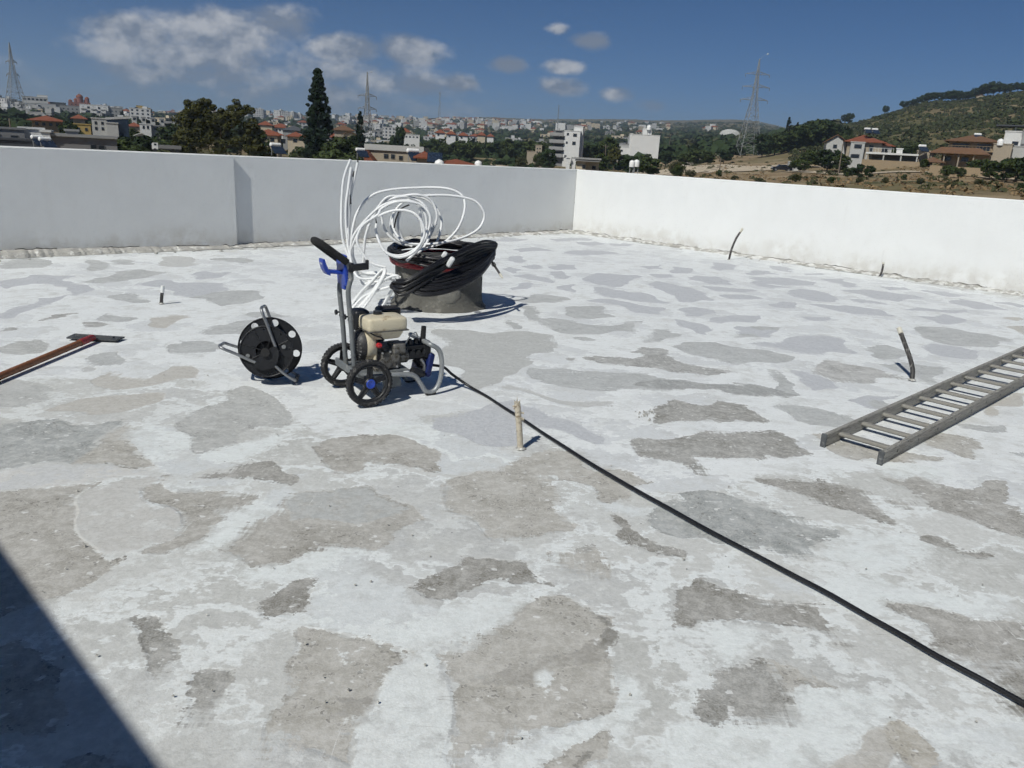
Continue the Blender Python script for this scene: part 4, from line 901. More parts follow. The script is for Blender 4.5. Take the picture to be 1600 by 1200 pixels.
# ------------------------------------------------------------------ pressure washer
def make_washer():
    R = empty('pressure_washer', (-1.0377, 5.0078, 0), rad(32.73), label='petrol pressure washer with cream fuel tank, blue hook and two black wheels', cat='pressure washer')
    def wheel(y, out):
        w = MB(); ax = lambda a, b, h: L3(a, y + h * out, .152 + b)
        w = MB(); w.lathe([(.124, -.016), (.129, -.022), (.141, -.025), (.149, -.018), (.1515, 0), (.149, .018), (.141, .025), (.129, .022), (.124, .016)], ax, 40, True, closed=True)
        for k in range(40):                                    # tread blocks
            t = 2 * math.pi * k / 40
            for sgn in (-1, 1):
                c = ax(.1495 * math.cos(t + sgn * .04), .1495 * math.sin(t + sgn * .04), sgn * .011)
                rot = Matrix.Rotation(-(t), 3, 'Y') if True else None
                w.box(c, (.006, .020, .012), rot)
        rim = MB()
        rim.lathe([(.112, -.017), (.125, -.017), (.125, .017), (.112, .017), (.109, 0)], ax, 36, True, closed=True)
        for k in range(5):
            t = 2 * math.pi * k / 5 + .3
            for d in (-1, 1):
                a0, a1 = t + d * .42, t + d * .10
                p0, p1 = ax(.034 * math.cos(a0), .034 * math.sin(a0), .008), ax(.113 * math.cos(a1), .113 * math.sin(a1), .004)
                rim.cyl(p0, p1, .009, .0065, 6)
            p0, p1 = ax(.03 * math.cos(t), .03 * math.sin(t), .004), ax(.113 * math.cos(t), .113 * math.sin(t), .002)
            rim.cyl(p0, p1, .010, .009, 6)
        rim.lathe([(.0, -.024), (.040, -.024), (.040, .016), (.032, .026), (.0, .026)], ax, 20)
        o = rim.build('wheel', M_BLACK, R)
        w.build('tyre', M_TYRE, o)
        h = MB(); h.lathe([(.033, .022), (.031, .029), (.024, .032), (.020, .029), (0, .029)], ax, 20); h.build('hub_cap', M_BLUE, o)
    wheel(-.239, -1); wheel(.239, 1)
    MB().cyl((0, -.24, .152), (0, .24, .152), .010).build('axle', M_STEEL, R)
    # tubular base frame with the front loop
    half = [(-.07, .215), (-.03, .185), (.10, .172), (.25, .165), (.345, .148), (.40, .080), (.432, .032), (.475, .016), (.520, .045), (.548, .120), (.550, .235), (.525, .310), (.475, .345)]
    near = [L3(x, -.165, z) for x, z in half]; far = [L3(x, .165, z) for x, z in half]
    path = spline(near, 5) + spline([L3(.465, -.155, .349), L3(.460, -.08, .352), L3(.460, .08, .352), L3(.465, .155, .349)], 5) + spline(far[::-1], 5)
    MB().tube(path, .0165, 12).build('base_frame', M_GREYTUBE2, R)
    m = MB(); m.box((.12, 0, .186), (.40, .31, .008)); m.box((-.075, 0, .205), (.012, .33, .05), None, .004); m.box((.23, -.06, .10), (.10, .09, .09), Euler((0, -.2, 0)), .006)
    m.build('base_plate', M_GREYTUBE, R)
    for y in (-.165, .165):
        MB().box((.472, y, .008), (.075, .03, .014), None, .004).build('rubber_foot', M_BLACK2, R)
    # handle
    hp = [(-.035, .19), (-.045, .30), (-.060, .50), (-.078, .70), (-.066, .775), (-.058, .80), (-.066, .865), (-.082, .895), (-.115, .925)]
    hn = [L3(x, -.078, z) for x, z in hp]; hf = [L3(x, .078, z) for x, z in hp]
    MB().tube(spline(hn, 6), .0158, 12).build('handle_tube', M_GREYTUBE, R)
    MB().tube(spline(hf, 6), .0158, 12).build('handle_tube', M_GREYTUBE, R)
    gp = [L3(-.085, -.078, .90), L3(-.16, -.078, .955), L3(-.228, -.072, 1.005), L3(-.252, -.045, 1.023), L3(-.255, 0, 1.025), L3(-.252, .045, 1.023), L3(-.228, .072, 1.005), L3(-.16, .078, .955), L3(-.085, .078, .90)]
    MB().tube(spline(gp, 6), .0225, 12).build('grip', M_FOAM, R)
    for z in (.30, .535):
        for y in (-.078, .078):
            x = -.045 if z < .4 else -.0635
            m = MB(); m.cyl((x, y, z - .006), (x, y, z + .006), .0185, n=12); m.build('tube_joint', M_GREYTUBE, R)
    for y, s in ((.078, -1), (-.078, 1)):
        m = MB(); z, x = .556, -.066
        m.cyl((x, y, z), (x - .030, y, z), .006, n=8); m.cyl((x - .030, y, z), (x - .042, y, z), .017, n=10); m.build('clamp_knob', M_BLACK, R)
    # blue lance holder
    m = MB()
    m.box((-.087, 0, .845), (.024, .150, .195), Euler((0, -.06, 0)), .006)
    m.box((-.080, 0, .745), (.020, .075, .05), None, .005)
    m.box((-.140, .0, .832), (.10, .060, .022), Euler((0, .10, 0)), .005)
    hook = [(-.176, .812), (-.196, .82), (-.215, .85), (-.226, .895), (-.224, .915), (-.212, .915), (-.202, .885), (-.188, .852), (-.176, .842)]
    m.prism(hook, lambda u, v, h: L3(u, h, v), -.034, .034)
    hk = m.build('lance_holder', M_BLUE, R)
    m = MB()
    for k, (du, w_) in enumerate(((0, .03), (.016, .04), (.032, .026))):
        u0, v0 = -.2045 - du * .36, .846 + du
        m.box((u0 - .0075, 0, v0 + .008), (.0022, w_, .010), Euler((0, -.36, 0)))
    m.build('white_mark', M_TAPE, hk)
    m = MB(); m.box((-.010, -.095, .872), (.115, .030, .042), Euler((0, -.08, 0)), .006); m.box((.040, -.095, .885), (.018, .030, .062), None, .005); m.box((-.064, -.084, .868), (.03, .045, .06), None, .006)
    m.build('hose_hook', M_BLACK, R)
    # engine
    def rbox(name, c, s, mt, par, lev=2, taper=None):
        m = MB(); m.box(c, s, None, min(s) * .16)
        if taper:
            z0 = c[2] - s[2] / 2
            m.v = [((p[0] - c[0]) * (1 - taper * (1 - (p[2] - z0) / s[2])) + c[0], (p[1] - c[1]) * (1 - taper * (1 - (p[2] - z0) / s[2])) + c[1], p[2]) for p in m.v]
        m.sm = [True] * len(m.f)
        o = m.build(name, mt, par); sub(o, lev); return o
    E = empty('engine', (0, 0, 0)); E.parent = R
    for k in ('label', 'category'):
        if k in E: del E[k]
    blk = MB()
    blk.box((.195, -.01, .262), (.175, .19, .15), None, .012)
    blk.box((.190, -.112, .255), (.12, .02, .12), None, .01)
    blk.box((.255, -.075, .330), (.09, .12, .07), None, .01)
    for k in range(6): blk.box((.18, .105 + k * .014, .30), (.12, .007, .12))
    blk.cyl((.15, -.12, .235), (.15, -.135, .235), .042, n=18); blk.cyl((.225, -.12, .275), (.225, -.135, .275), .030, n=14)
    blk.cyl((.27, -.06, .27), (.33, -.06, .27), .055, n=18)
    blk.box((.13, -.11, .20), (.10, .05, .03), None, .006)
    blk.build('crankcase', M_GRIME, E)
    for x, z in ((.135, .31), (.235, .31), (.135, .205), (.24, .21), (.19, .315)): MB().cyl((x, -.120, z), (x, -.130, z), .0075, n=6).build('bolt', M_BOLT, E)
    # recoil starter with slotted fan cover on the rear
    fx = lambda a, b, h: L3(.045 + h, -.02 + a, .352 + b)
    m = MB(); m.lathe([(.0, -.072), (.045, -.072), (.080, -.062), (.098, -.035), (.105, .0), (.106, .03)], fx, 32); m.build('recoil_cover', M_RECOIL, E)
    m = MB()
    for k in range(22):
        t = 2 * math.pi * k / 22
        p0, p1 = fx(.052 * math.cos(t), .052 * math.sin(t), -.0735), fx(.094 * math.cos(t), .094 * math.sin(t), -.047)
        m.cyl(p0, p1, .0035, n=5)
    m.build('cover_ribs', M_BOLT2, E, kind='stuff')
    m = MB(); m.lathe([(.107, -.012), (.112, .0), (.112, .045), (.100, .052), (.0, .052)], fx, 32); m.box((.092, -.085, .305), (.03, .07, .13), None, .012); m.build('fan_shroud', M_CREAM, E)
    m = MB(); m.cyl((.108, -.128, .367), (.108, -.150, .367), .020, .016, 14); m.box((.108, -.151, .367), (.026, .012, .012), None, .003); m.build('stop_switch', M_RED, E)
    # fuel tank
    rbox('fuel_tank', (.165, -.050, .500), (.285, .225, .105), M_CREAM, E, 3)
    rbox('fuel_tank_base', (.165, -.050, .436), (.272, .214, .085), M_CREAM, E, 3, .30)
    m = MB(); m.box((.165, -.050, .4605), (.286, .226, .007), None, .002); m.build('tank_seam', M_GRIME, E)
    m = MB(); m.cyl((.14, -.03, .545), (.14, -.03, .572), .030, .028, 18); m.build('filler_cap', M_BLACK, E)
    rbox('air_cleaner', (.055, .075, .500), (.12, .14, .15), M_BLACK, E, 2)
    m = MB(); m.box((.055, -.01, .44), (.05, .10, .10), None, .01); m.box((.02, -.04, .41), (.03, .05, .06), None, .008); m.build('carburettor', M_GRIME, E)
    m = MB(); m.box((.27, .105, .525), (.16, .09, .085), None, .012); m.box((.27, .06, .555), (.13, .05, .02), None, .006)
    for k in range(7): m.box((.215 + k * .018, .105, .570), (.006, .07, .004))
    m.build('muffler', M_RECOIL, E)
    m = MB(); m.tube(spline([(.30, -.12, .36), (.33, -.13, .41), (.38, -.10, .425), (.42, -.04, .40), (.44, -.02, .36)], 6), .004, 6); m.build('throttle_cable', M_WIRE, E)
    m = MB(); m.tube(spline([(.035, -.15, .46), (.07, -.165, .44), (.11, -.16, .425), (.14, -.14, .40)], 6), .005, 6); m.build('fuel_line', M_BLACK2, E)
    # pump
    PU = MB()
    PU.box((.405, -.01, .285), (.17, .13, .11), None, .012); PU.box((.49, -.01, .29), (.05, .145, .125), None, .012)
    for k in range(3):
        PU.cyl((.365 + k * .045, -.05, .33), (.365 + k * .045, -.05, .365), .017, n=10); PU.cyl((.365 + k * .045, -.05, .365), (.365 + k * .045, -.05, .373), .011, n=6)
        PU.cyl((.365 + k * .045, -.072, .285), (.365 + k * .045, -.092, .285), .016, n=10)
    PU.cyl((.315, -.01, .285), (.35, -.01, .285), .062, n=18)
    PU.cyl((.46, -.06, .235), (.46, -.06, .18), .016, n=10); PU.cyl((.43, .0, .22), (.47, -.03, .165), .028, n=12)
    po = PU.build('pump', M_BLACK, R)
    m = MB(); m.cyl((.462, -.05, .34), (.462, -.05, .365), .012, n=10); m.cyl((.462, -.05, .365), (.466, -.052, .452), .019, .017, 14); m.build('pressure_knob', M_BLACK2, po)
    for y, z in ((-.075, .33), (-.075, .25), (.04, .33), (.04, .25)): MB().cyl((.514, y, z), (.520, y, z), .007, n=6).build('bolt', M_BOLT, po)
    m = MB(); m.box((.500, .02, .185), (.045, .24, .165), Euler((0, .22, 0)), .010); m.build('nozzle_tray', M_TRAY, R)
    m = MB(); m.cyl((.36, -.10, .155), (.43, -.10, .135), .034, .030, 14); m.cyl((.43, -.10, .135), (.45, -.10, .13), .022, .022, 12); m.build('inlet_filter', M_BLACK, R)
    m = MB(); m.tube(spline([(.44, -.07, .23), (.46, -.085, .19), (.47, -.06, .12), (.50, .0, .11)], 6), .011, 8); m.build('outlet_pipe', M_STEEL, R)
    return R
make_washer()

# high-pressure hose trailing from the washer to the lower right corner
hp = [Vector((-.62, 5.25, .175)), on_roof(691, 573, .16), on_roof(706, 584.5, .105), on_roof(722, 596, .055), on_roof(738, 606.5, .022)]
for x, y in ((760, 621.5), (786, 638.5), (812, 655), (846, 678), (885, 703), (924, 728), (990, 767), (1042, 796), (1108, 833), (1180, 871), (1236, 901), (1293, 931), (1350, 964), (1407, 996), (1463, 1029), (1534, 1067), (1600, 1104), (1700, 1158), (1880, 1255)):
    p = on_roof(x, y); p.z = .0115; hp.append(p)
MB().tube(spline(hp, 8), .0098, 10).build('pressure_hose', M_HOSE, label='single black hose trailing from the washer across the roof to the lower right', cat='hose')

# ------------------------------------------------------------------ hose reel, tipped back on its frame
def make_reel():
    base = Vector((-1.685, 5.16, 0))
    R = empty('hose_reel', base, 0, label='empty black hose reel with steel tube handles beside the pressure washer', cat='hose reel')
    w = Vector((.17, -.975, .12)).normalized()          # axis, towards the camera
    u = Vector((0, 0, 1)).cross(w).normalized(); v = w.cross(u)
    u = -u if u.x < 0 else u
    C = Vector((0, .07, .222))
    fn = lambda a, b, h: C + u * a + v * b + w * h
    def holed_disc(m, r0, r1, nh, rh, rad_h, h0, h1, ph=0.0):
        for k in range(nh):
            t0, t1 = 2 * math.pi * k / nh + ph, 2 * math.pi * (k + 1) / nh + ph
            tm = (t0 + t1) / 2
            hole = [(rad_h * math.cos(tm) + rh * math.cos(tm + a), rad_h * math.sin(tm) + rh * math.sin(tm + a)) for a in [2 * math.pi * q / 16 + math.pi / 16 * 0 for q in range(16)]]
            # sector boundary, 16 points, starting at its outer middle
            bd = []
            for q in range(16):
                a = 2 * math.pi * q / 16
                ca, sa = math.cos(a), math.sin(a)
                k_ = max(abs(ca), abs(sa)); ca, sa = ca / k_, sa / k_
                r = (r0 + r1) / 2 + ca * (r1 - r0) / 2; t = tm + sa * (t1 - t0) / 2
                bd.append((r * math.cos(t), r * math.sin(t)))
            vs = [fn(a, b, h1) for a, b in bd] + [fn(a, b, h1) for a, b in hole] + [fn(a, b, h0) for a, b in bd] + [fn(a, b, h0) for a, b in hole]
            fs = []
            for q in range(16):
                p = (q + 1) % 16
                fs += [(q, p, 16 + p, 16 + q), (32 + p, 32 + q, 48 + q, 48 + p), (16 + q, 16 + p, 48 + p, 48 + q)]
            m.mesh(vs, fs)
        m.lathe([(r1, h0), (r1 + .004, (h0 + h1) / 2), (r1, h1)], fn, 48)
    m = MB(); holed_disc(m, .140, .214, 8, .025, .180, -.105, -.095, .2)
    m.lathe([(.140, -.095), (.140, -.105), (0, -.105)], fn, 32); m.lathe([(.208, -.093), (.216, -.087), (.218, -.098), (.214, -.108), (.206, -.105)], fn, 48, True, True)
    m.build('rear_flange', M_BLACK, R)
    m = MB(); holed_disc(m, .070, .172, 8, .007, .150, .075, .085, .5)
    m.lathe([(.070, .085), (.070, .075), (0, .075)], fn, 32); m.lathe([(.166, .088), (.174, .093), (.177, .082), (.173, .072), (.165, .075)], fn, 48, True, True)
    for k in range(8):
        t = 2 * math.pi * k / 8 + .5
        m.cyl(fn(.03 * math.cos(t), .03 * math.sin(t), .088), fn(.164 * math.cos(t), .164 * math.sin(t), .084), .004, n=5)
    m.build('front_flange', M_BLACK, R)
    m = MB(); m.lathe([(.085, -.095), (.078, -.04), (.078, .03), (.085, .075)], fn, 32); m.build('drum', M_BLACK2, R)
    # tubes: three hairpins held in the front and rear brackets
    fb, rb = fn(.03, -.045, .115), fn(.03, -.045, -.13)
    def hairpin(front, rear, tip, r=.0105):
        e_ = (tip - front).normalized() * .03
        d = [front, front.lerp(tip + w * .10, .5), tip + w * .105 - e_, tip + w * .075, tip - w * .01, tip - w * .085, tip - w * .118 - e_, rear.lerp(tip - w * .118, .5), rear]
        MB().tube(spline(d, 7), r, 10).build('frame_tube', M_STEEL, R)
    hairpin(fn(.065, .03, .112), fn(.055, .03, -.125), fn(-.030, .293, -.01))
    hairpin(fn(-.065, -.075, .112), fn(-.05, -.06, -.125), fn(-.300, .035, .02))
    foot = fn(.185, -.205, .05); foot.z = max(foot.z, .012)
    MB().tube(spline([fn(.05, -.085, .112), fn(.12, -.15, .105), foot], 6), .0105, 10).build('leg', M_STEEL, R)
    foot2 = fn(.185, -.205, -.12); foot2.z = max(foot2.z, .012)
    MB().tube(spline([fn(.05, -.085, -.125), fn(.12, -.15, -.125), foot2], 6), .0105, 10).build('leg', M_STEEL, R)
    MB().tube([foot + Vector((.0, 0, 0)), foot2], .0135, 10).build('foot_bar', M_BLACK2, R)
    m = MB()
    pl = [(-.085, -.098), (-.03, -.005), (.062, .040), (.088, .010), (.080, -.060), (.052, -.105), (-.02, -.125)]
    m.prism(pl, lambda a, b, h: fn(a, b, h), .100, .124); m.build('front_bracket', M_BLACK, R)
    m = MB(); m.prism(pl, lambda a, b, h: fn(a, b, h), -.138, -.118); m.build('rear_bracket', M_BLACK, R)
    m = MB(); m.cyl(fn(0, 0, -.12), fn(0, 0, .13), .018, n=14); m.cyl(fn(0, 0, .13), fn(0, 0, .145), .030, n=14); m.build('hub', M_BLACK2, R)
    for a_, b_ in ((-.12, -.03), (.115, .035)): MB().cyl(fn(a_, b_, .09), fn(a_, b_, .10), .014, n=12).build('screw', M_BOLT, R)
    return R
make_reel()

# ------------------------------------------------------------------ concrete upstand with its hoses
PIER = Vector((-.85, 8.45, 0))
def make_pier():
    R = empty('concrete_upstand', PIER, 0, label='round grey concrete upstand under the heaped hoses', cat='concrete upstand')
    m = MB(); n = 56
    prof = [(.515, -.005), (.500, .015), (.478, .05), (.470, .12), (.468, .25), (.468, .38), (.466, .47), (.455, .497), (.43, .503), (.0, .505)]
    vs = []
    for i, (r, h) in enumerate(prof):
        for j in range(n):
            t = 2 * math.pi * j / n
            k = mnoise.fractal(Vector((math.cos(t) * 3, math.sin(t) * 3, h * 5)), .9, 2, 3)
            rr = r * (1 + .012 * k) + (.035 * k if i < 2 else 0)
            vs.append((rr * math.cos(t), rr * math.sin(t), h + .006 * k if h > .01 else h))
    fs = [(i * n + j, i * n + (j + 1) % n, (i + 1) * n + (j + 1) % n, (i + 1) * n + j) for i in range(len(prof) - 1) for j in range(n)]
    m.mesh(vs, fs, True); m.build('shaft', M_CONC, R)
    m = MB(); rng = random.Random(5)
    a0 = rad(-70)
    rows = []
    for i in range(9):
        for j in range(13):
            u = (j / 12 - .5); v = i / 8 - .5
            k = 1 - min(1, math.hypot(u * 2, v * 2)) ** 3
            t = a0 + u * .62
            rows.append((( .467 + .016 * max(k, 0) - (.02 if k <= 0 else 0)) * math.cos(t), (.467 + .016 * max(k, 0) - (.02 if k <= 0 else 0)) * math.sin(t), .17 + v * .22))
    m.mesh(rows, [(i * 13 + j, i * 13 + j + 1, i * 13 + j + 14, i * 13 + j + 13) for i in range(8) for j in range(12)], True)
    m.build('cement_patch', M_CONC2, R)
make_pier()

def ring_path(c, rx, ry, tilt, rng, jit, turns=1.0, ph=0.0, zfront=0.0, n=26):
    pts = []
    for i in range(int(n * turns)):
        t = ph + 2 * math.pi * i / n
        x, y = math.cos(t) * rx, math.sin(t) * ry
        z = tilt * math.sin(t) + zfront * max(0, -math.sin(t)) ** 2
        pts.append(c + Vector((x, y, z)) + Vector([rng.gauss(0, jit) for _ in range(3)]))
    return pts

rng = random.Random(11)
# thick black rubber hose, coiled round the top of the upstand and hanging out over its near side
R = empty('black_hose_coil', PIER + Vector((0, 0, .5)), 0, label='heap of coiled black hose tied with white tape on the concrete upstand', cat='hose coil')
def in_parent(mb, name, mt, par): 
    mb.v = [tuple(Vector(p) - par.location) for p in mb.v]
    return mb.build(name, mt, par)
mb = MB()
for k in range(13):
    q = k / 12
    c = Vector((-.845 + rng.gauss(0, .008), 8.36 - .03 * q, .560 + .06 * math.sin(q * 3.1) - .02 * q))
    p = ring_path(c, .515 + rng.uniform(-.05, .025), .47 + rng.uniform(-.05, .03), .025 + rng.uniform(-.02, .02), rng, .006, 1, rng.random() * 6, -.02)
    mb.tube(spline(p, 3, True), .0145, 8, closed=True)
in_parent(mb, 'coil', M_HOSE, R)
def hank(ctrl, across, n, r, rngk, parent, name, mt):
    """a bundle of parallel strands through ctrl, spread along `across`, its ends folded back"""
    m = MB()
    prev = None
    for k in range(n):
        o = across * ((k / (n - 1)) * 2 - 1)
        dz = Vector((0, -.018 * math.sin(k * 2.3), .012 * math.cos(k * 3.7)))
        pts = [Vector(c) + o * w + dz + Vector([rngk.gauss(0, .005) for _ in range(3)]) for c, w in ctrl]
        m.tube(spline(pts, 6), r, 8)
        if prev is not None and k % 2:
            for e in (0, -1):
                a, b = prev[e], pts[e]
                d = (pts[e] - pts[1 if e == 0 else -2]).normalized()
                m.tube(spline([a, a + d * .035, b + d * .035, b], 5), r, 8)
        prev = pts
    return in_parent(m, name, mt, parent)
hank([(at(772, 384, 8.20), .3), (at(748, 389, 7.95), .8), (at(705, 408, 7.60), .75), (at(665, 431, 7.35), 1.15), (at(632, 449, 7.25), .9), (at(617, 446, 7.32), .4)], Vector((.035, .03, .078)), 11, .0145, rng, R, 'tied_hank', M_HOSE)
hank([(at(770, 400, 8.10), .5), (at(750, 424, 7.75), 1), (at(712, 444, 7.45), 1), (at(668, 452, 7.32), .9), (at(630, 446, 7.32), .4)], Vector((.01, .06, .05)), 8, .0145, rng, R, 'hank', M_HOSE)
hank([(at(768, 392, 8.20), .5), (at(752, 410, 7.95), 1), (at(720, 428, 7.65), 1), (at(680, 442, 7.45), .9)], Vector((.01, .05, .05)), 6, .0145, rng, R, 'hank', M_HOSE)
for (x, y, Y, ang) in ((704, 409, 7.54, .5), (695, 398, 7.64, .35)):
    m = MB(); p = at(x, y, Y) - R.location + Vector((0, -.02, 0))
    m.box(p, (.050, .055, .105 if y > 400 else .06), Euler((.2, .55, 0)), .012); m.build('white_tie', M_TAPE, R)
m = MB()
a, b = at(764, 402, 8.1) - R.location, at(785, 434, 8.02) - R.location
m.cyl(a, a.lerp(b, .8), .013, .011, 8); m.cyl(a.lerp(b, .30), a.lerp(b, .42), .021, .021, 8); m.cyl(a + Vector((-.01, 0, -.02)), a + Vector((-.02, 0, -.10)), .010, n=8); m.build('coupling', M_STUBPIPE, R)
m = MB(); m.cyl(a.lerp(b, .8), b, .014, .012, 10); m.build('nozzle', M_STUBTOP, R)

# red hose under the black coil
R = empty('red_hose_coil', PIER + Vector((0, 0, .48)), 0, label='dark red hose coiled beneath the black hose on the upstand', cat='hose coil')
mb = MB()
for k in range(6):
    p = ring_path(Vector((-.85, 8.42, .505 - .017 * (k % 4))), .488 + .012 * (k % 3), .488 + .012 * (k % 3), .01, rng, .003, 1, rng.random(), -.01)
    mb.tube(spline(p, 3, True), .0155, 8, closed=True)
in_parent(mb, 'coil', M_REDHOSE, R)

# white conduit: stiff loops standing on the heap, tails rising and trailing on the left
R = empty('white_conduit_coil', Vector((-1.2, 8.1, 0)), 0, label='tall tangle of stiff white plastic conduit loops beside the upstand', cat='conduit')
def zt(x, y): return 500 + x / 4.443, 230 + y / 4.443
LOOPS = [
 (8.2, [(215,770,-.05),(222,600,-.05),(260,450,0),(350,342,.05),(480,297,.1),(700,281,.15),(880,287,.15),(985,335,.15),(1005,430,.1),(960,560,.05),(870,655,0),(780,690,0),(700,715,.0)]),
 (8.15, [(440,400,.1),(560,350,.1),(740,336,.1),(900,336,.15),(1060,366,.2),(1128,430,.2),(1140,492,.2),(1095,572,.15),(980,632,.1),(820,668,0),(650,672,0),(560,640,0),(505,545,.05),(520,445,.1),(600,370,.15),(700,350,.2),(790,400,.2),(842,500,.2),(832,600,.15),(800,680,.1)]),
 (7.95, [(212,745,-.1),(228,625,-.1),(330,492,-.08),(440,402,-.05),(560,372,0),(660,386,0),(730,462,0),(737,580,0),(682,690,-.05),(560,752,-.1),(450,722,-.1),(392,600,-.05),(392,530,-.03)]),
 (7.85, [(216,705,0),(290,560,0),(420,472,-.05),(540,437,-.05),(650,457,-.05),(712,530,-.05),(722,620,-.05),(655,725,-.08),(550,765,-.1),(460,735,-.1)]),
 (8.1, [(300,800,0),(318,610,0),(380,462,0),(460,352,0),(560,340,.05),(680,330,.05),(770,370,.1),(812,470,.1),(790,560,.1),(740,650,.1),(650,740,0),(580,800,-.05)]),
 (7.8, [(455,835,0),(350,800,0),(275,700,0),(258,630,0),(300,540,0),(400,470,0),(430,425,.05),(540,378,.05),(690,395,.1),(765,480,.1),(745,600,.1),(690,700,.05),(600,790,0)]),
 (8.0, [(690,420,.0),(700,500,0),(712,600,.0),(690,700,0),(620,770,-.05)]),
 (8.25, [(425,470,0),(450,570,0),(520,650,0),(600,680,.05),(760,672,.1)]),
 (8.3, [(500,480,0),(492,560,0),(540,640,0),(620,680,0)]),
 (8.3, [(560,440,0),(540,540,0),(580,650,0),(640,690,0)]),
 (8.05, [(212,85,.05),(165,220,.05),(150,400,.03),(150,560,0),(172,690,0),(240,830,-.05),(310,880,-.05)]),
 (8.0, [(217,140,.05),(195,290,.03),(180,420,.0),(186,600,0),(212,780,-.05),(250,860,-.05)]),
 (8.08, [(262,105,.0),(236,230,.0),(214,340,0),(206,480,0),(198,640,0),(215,760,0)]),
 (8.02, [(222,150,.05),(205,300,.02),(195,450,0),(200,640,0),(235,800,0),(320,880,0),(460,880,0),(545,895,0)]),
 (7.9, [(225,690,0),(235,780,0),(300,870,0),(420,880,.0),(540,900,0)]),
 (7.6, [(222,1075,.1),(330,965,.1),(440,855,.1),(420,920,.05),(340,1030,.05),(268,1115,.0)]),
 (7.6, [(225,1118,.0),(300,1040,.05),(400,995,.05),(500,960,.05),(545,905,.05),(512,893,.05),(430,935,.05),(330,1055,0),(290,1112,.0)]),
 (7.7, [(430,1112,0),(480,1020,0),(515,960,0),(535,910,0),(505,895,0),(420,940,0),(300,1000,0),(228,1075,0)]),
 (7.55, [(228,1085,.1),(290,1000,.1),(360,930,.12),(420,862,.14),(452,850,.14),(446,890,.1),(400,970,.08),(340,1065,.05),(300,1118,.02)]),
 (7.75, [(205,720,.1),(225,830,.05),(262,900,0),(330,915,0),(430,905,0),(520,930,0),(500,1000,0),(450,1090,0)]),
 (8.0, [(196,560,0),(205,700,0),(230,820,0),(285,905,-.05),(380,935,-.1),(470,915,-.1)]),
 (8.12, [(330,560,.0),(400,420,.0),(520,352,.0),(640,352,.05),(730,410,.05),(775,510,.05),(760,620,.05),(700,720,0),(600,770,0)]),
 (7.9, [(240,850,0),(290,940,0),(330,945,0),(420,880,0)]),
 (8.0, [(250,880,0),(380,870,0),(500,885,0),(560,905,0)]),
]
for Y0, pts in LOOPS:
    P = [at(*zt(x, y), Y0 + d) for x, y, d in pts]
    for p in P: p.z = max(p.z, .02)
    m = MB(); m.tube(spline(P, 6), .0136, 8)
    in_parent(m, 'conduit', M_WHITEPIPE, R)
for x0, y0, x1, y1, Y0 in ((262, 110, 265, 60, 8.08), (214, 395, 208, 330, 7.98), (392, 530, 388, 500, 7.92), (228, 205, 236, 165, 8.03)):
    m = MB(); m.cyl(at(*zt(x0, y0), Y0), at(*zt(x1, y1), Y0), .008, .005, 6); in_parent(m, 'cable_end', M_BLACK2, R)
m = MB(); m.tube(spline([at(*zt(x, y), 8.15) for x, y in ((620, 400), (560, 430), (530, 490), (515, 560))], 5), .008, 6); in_parent(m, 'cable_end', M_BLACK2, R)

# ------------------------------------------------------------------ floor squeegee
def make_squeegee():
    R = empty('floor_squeegee', (-3.36, 6.12, 0), 0, label='floor squeegee with brown wooden handle and dark rubber blade', cat='squeegee')
    loc = lambda p: Vector(p) - R.location
    pts = [on_roof(104, 530), on_roof(117, 524), on_roof(195, 529), on_roof(181, 534)]
    m = MB(); pl = [loc(p) for p in pts]
    m.prism([(p.x, p.y) for p in pl][::-1], lambda u, v, h: L3(u, v, h), .004, .016); m.build('blade', M_BLADE, R)
    m = MB(); c = sum(pl, Vector()) / 4
    d = (pl[2] - pl[1]).normalized()
    m.box(c + Vector((0, 0, .021)), (.30, .03, .012), Euler((0, 0, math.atan2(d.y, d.x)))); m.build('blade_clamp', M_CAP, R)
    a = loc(on_roof(145, 533.5)); a.z = .031
    b = loc(on_roof(0, 588, .026)); e = a + (b - a) * 1.25
    s = a + (b - a) * .16
    MB().tube([a + (a - b).normalized() * .02, a, s], [.016, .026, .028], 12).build('socket', M_REDSOCKET, R)
    MB().tube([s - (b - a) * .01, a.lerp(b, .5), e], .0245, 12).build('handle', M_WOOD, R)
make_squeegee()

# ------------------------------------------------------------------ ladder lying on the deck
def make_ladder():
    A, B = Vector((1.893, 4.506, 0)), Vector((2.137, 4.245, 0))
    d = Vector((3.096, 3.057, 0)).normalized()
    R = empty('ladder', A.lerp(B, .5), math.atan2(d.y, d.x), label='long weathered wooden ladder lying flat on the right of the roof', cat='ladder')
    w = (A - B).dot(Vector((-d.y, d.x, 0)))
    Ln = 5.6
    for s in (1, -1):
        off = (A - B).dot(d) / 2 * s
        m = MB(); y = s * (abs(w) / 2 - .006)
        m.box((off + Ln / 2, y, .042), (Ln, .028, .082), None, .006)
        m.box((off + Ln / 2, y - s * -.0152, .042), (Ln - .02, .004, .034), None, .001)
        st = m.build('stile', M_LADDER, R)
        m = MB(); m.box((off + .005, y, .041), (.012, .034, .088), None, .004); m.build('foot_cap', M_CAP, st)
        for k in range(16):
            MB().cyl((off + .205 + k * .333, y + s * .014, .046), (off + .205 + k * .333, y + s * .0195, .046), .009, n=10).build('rung_pin', M_CAP, st)
    me = None
    for k in range(16):
        if me is None:
            m = MB(); m.box((0, 0, 0), (.044, abs(w) - .03, .022), None, .006); me = m.data('rung', M_RUNG)
        o = link('rung', me, R); o.location = (.205 + k * .333, 0, .048)
        o.rotation_euler = (0, 0, (A - B).dot(d) / abs(w) * -1 * 0.0)
make_ladder()

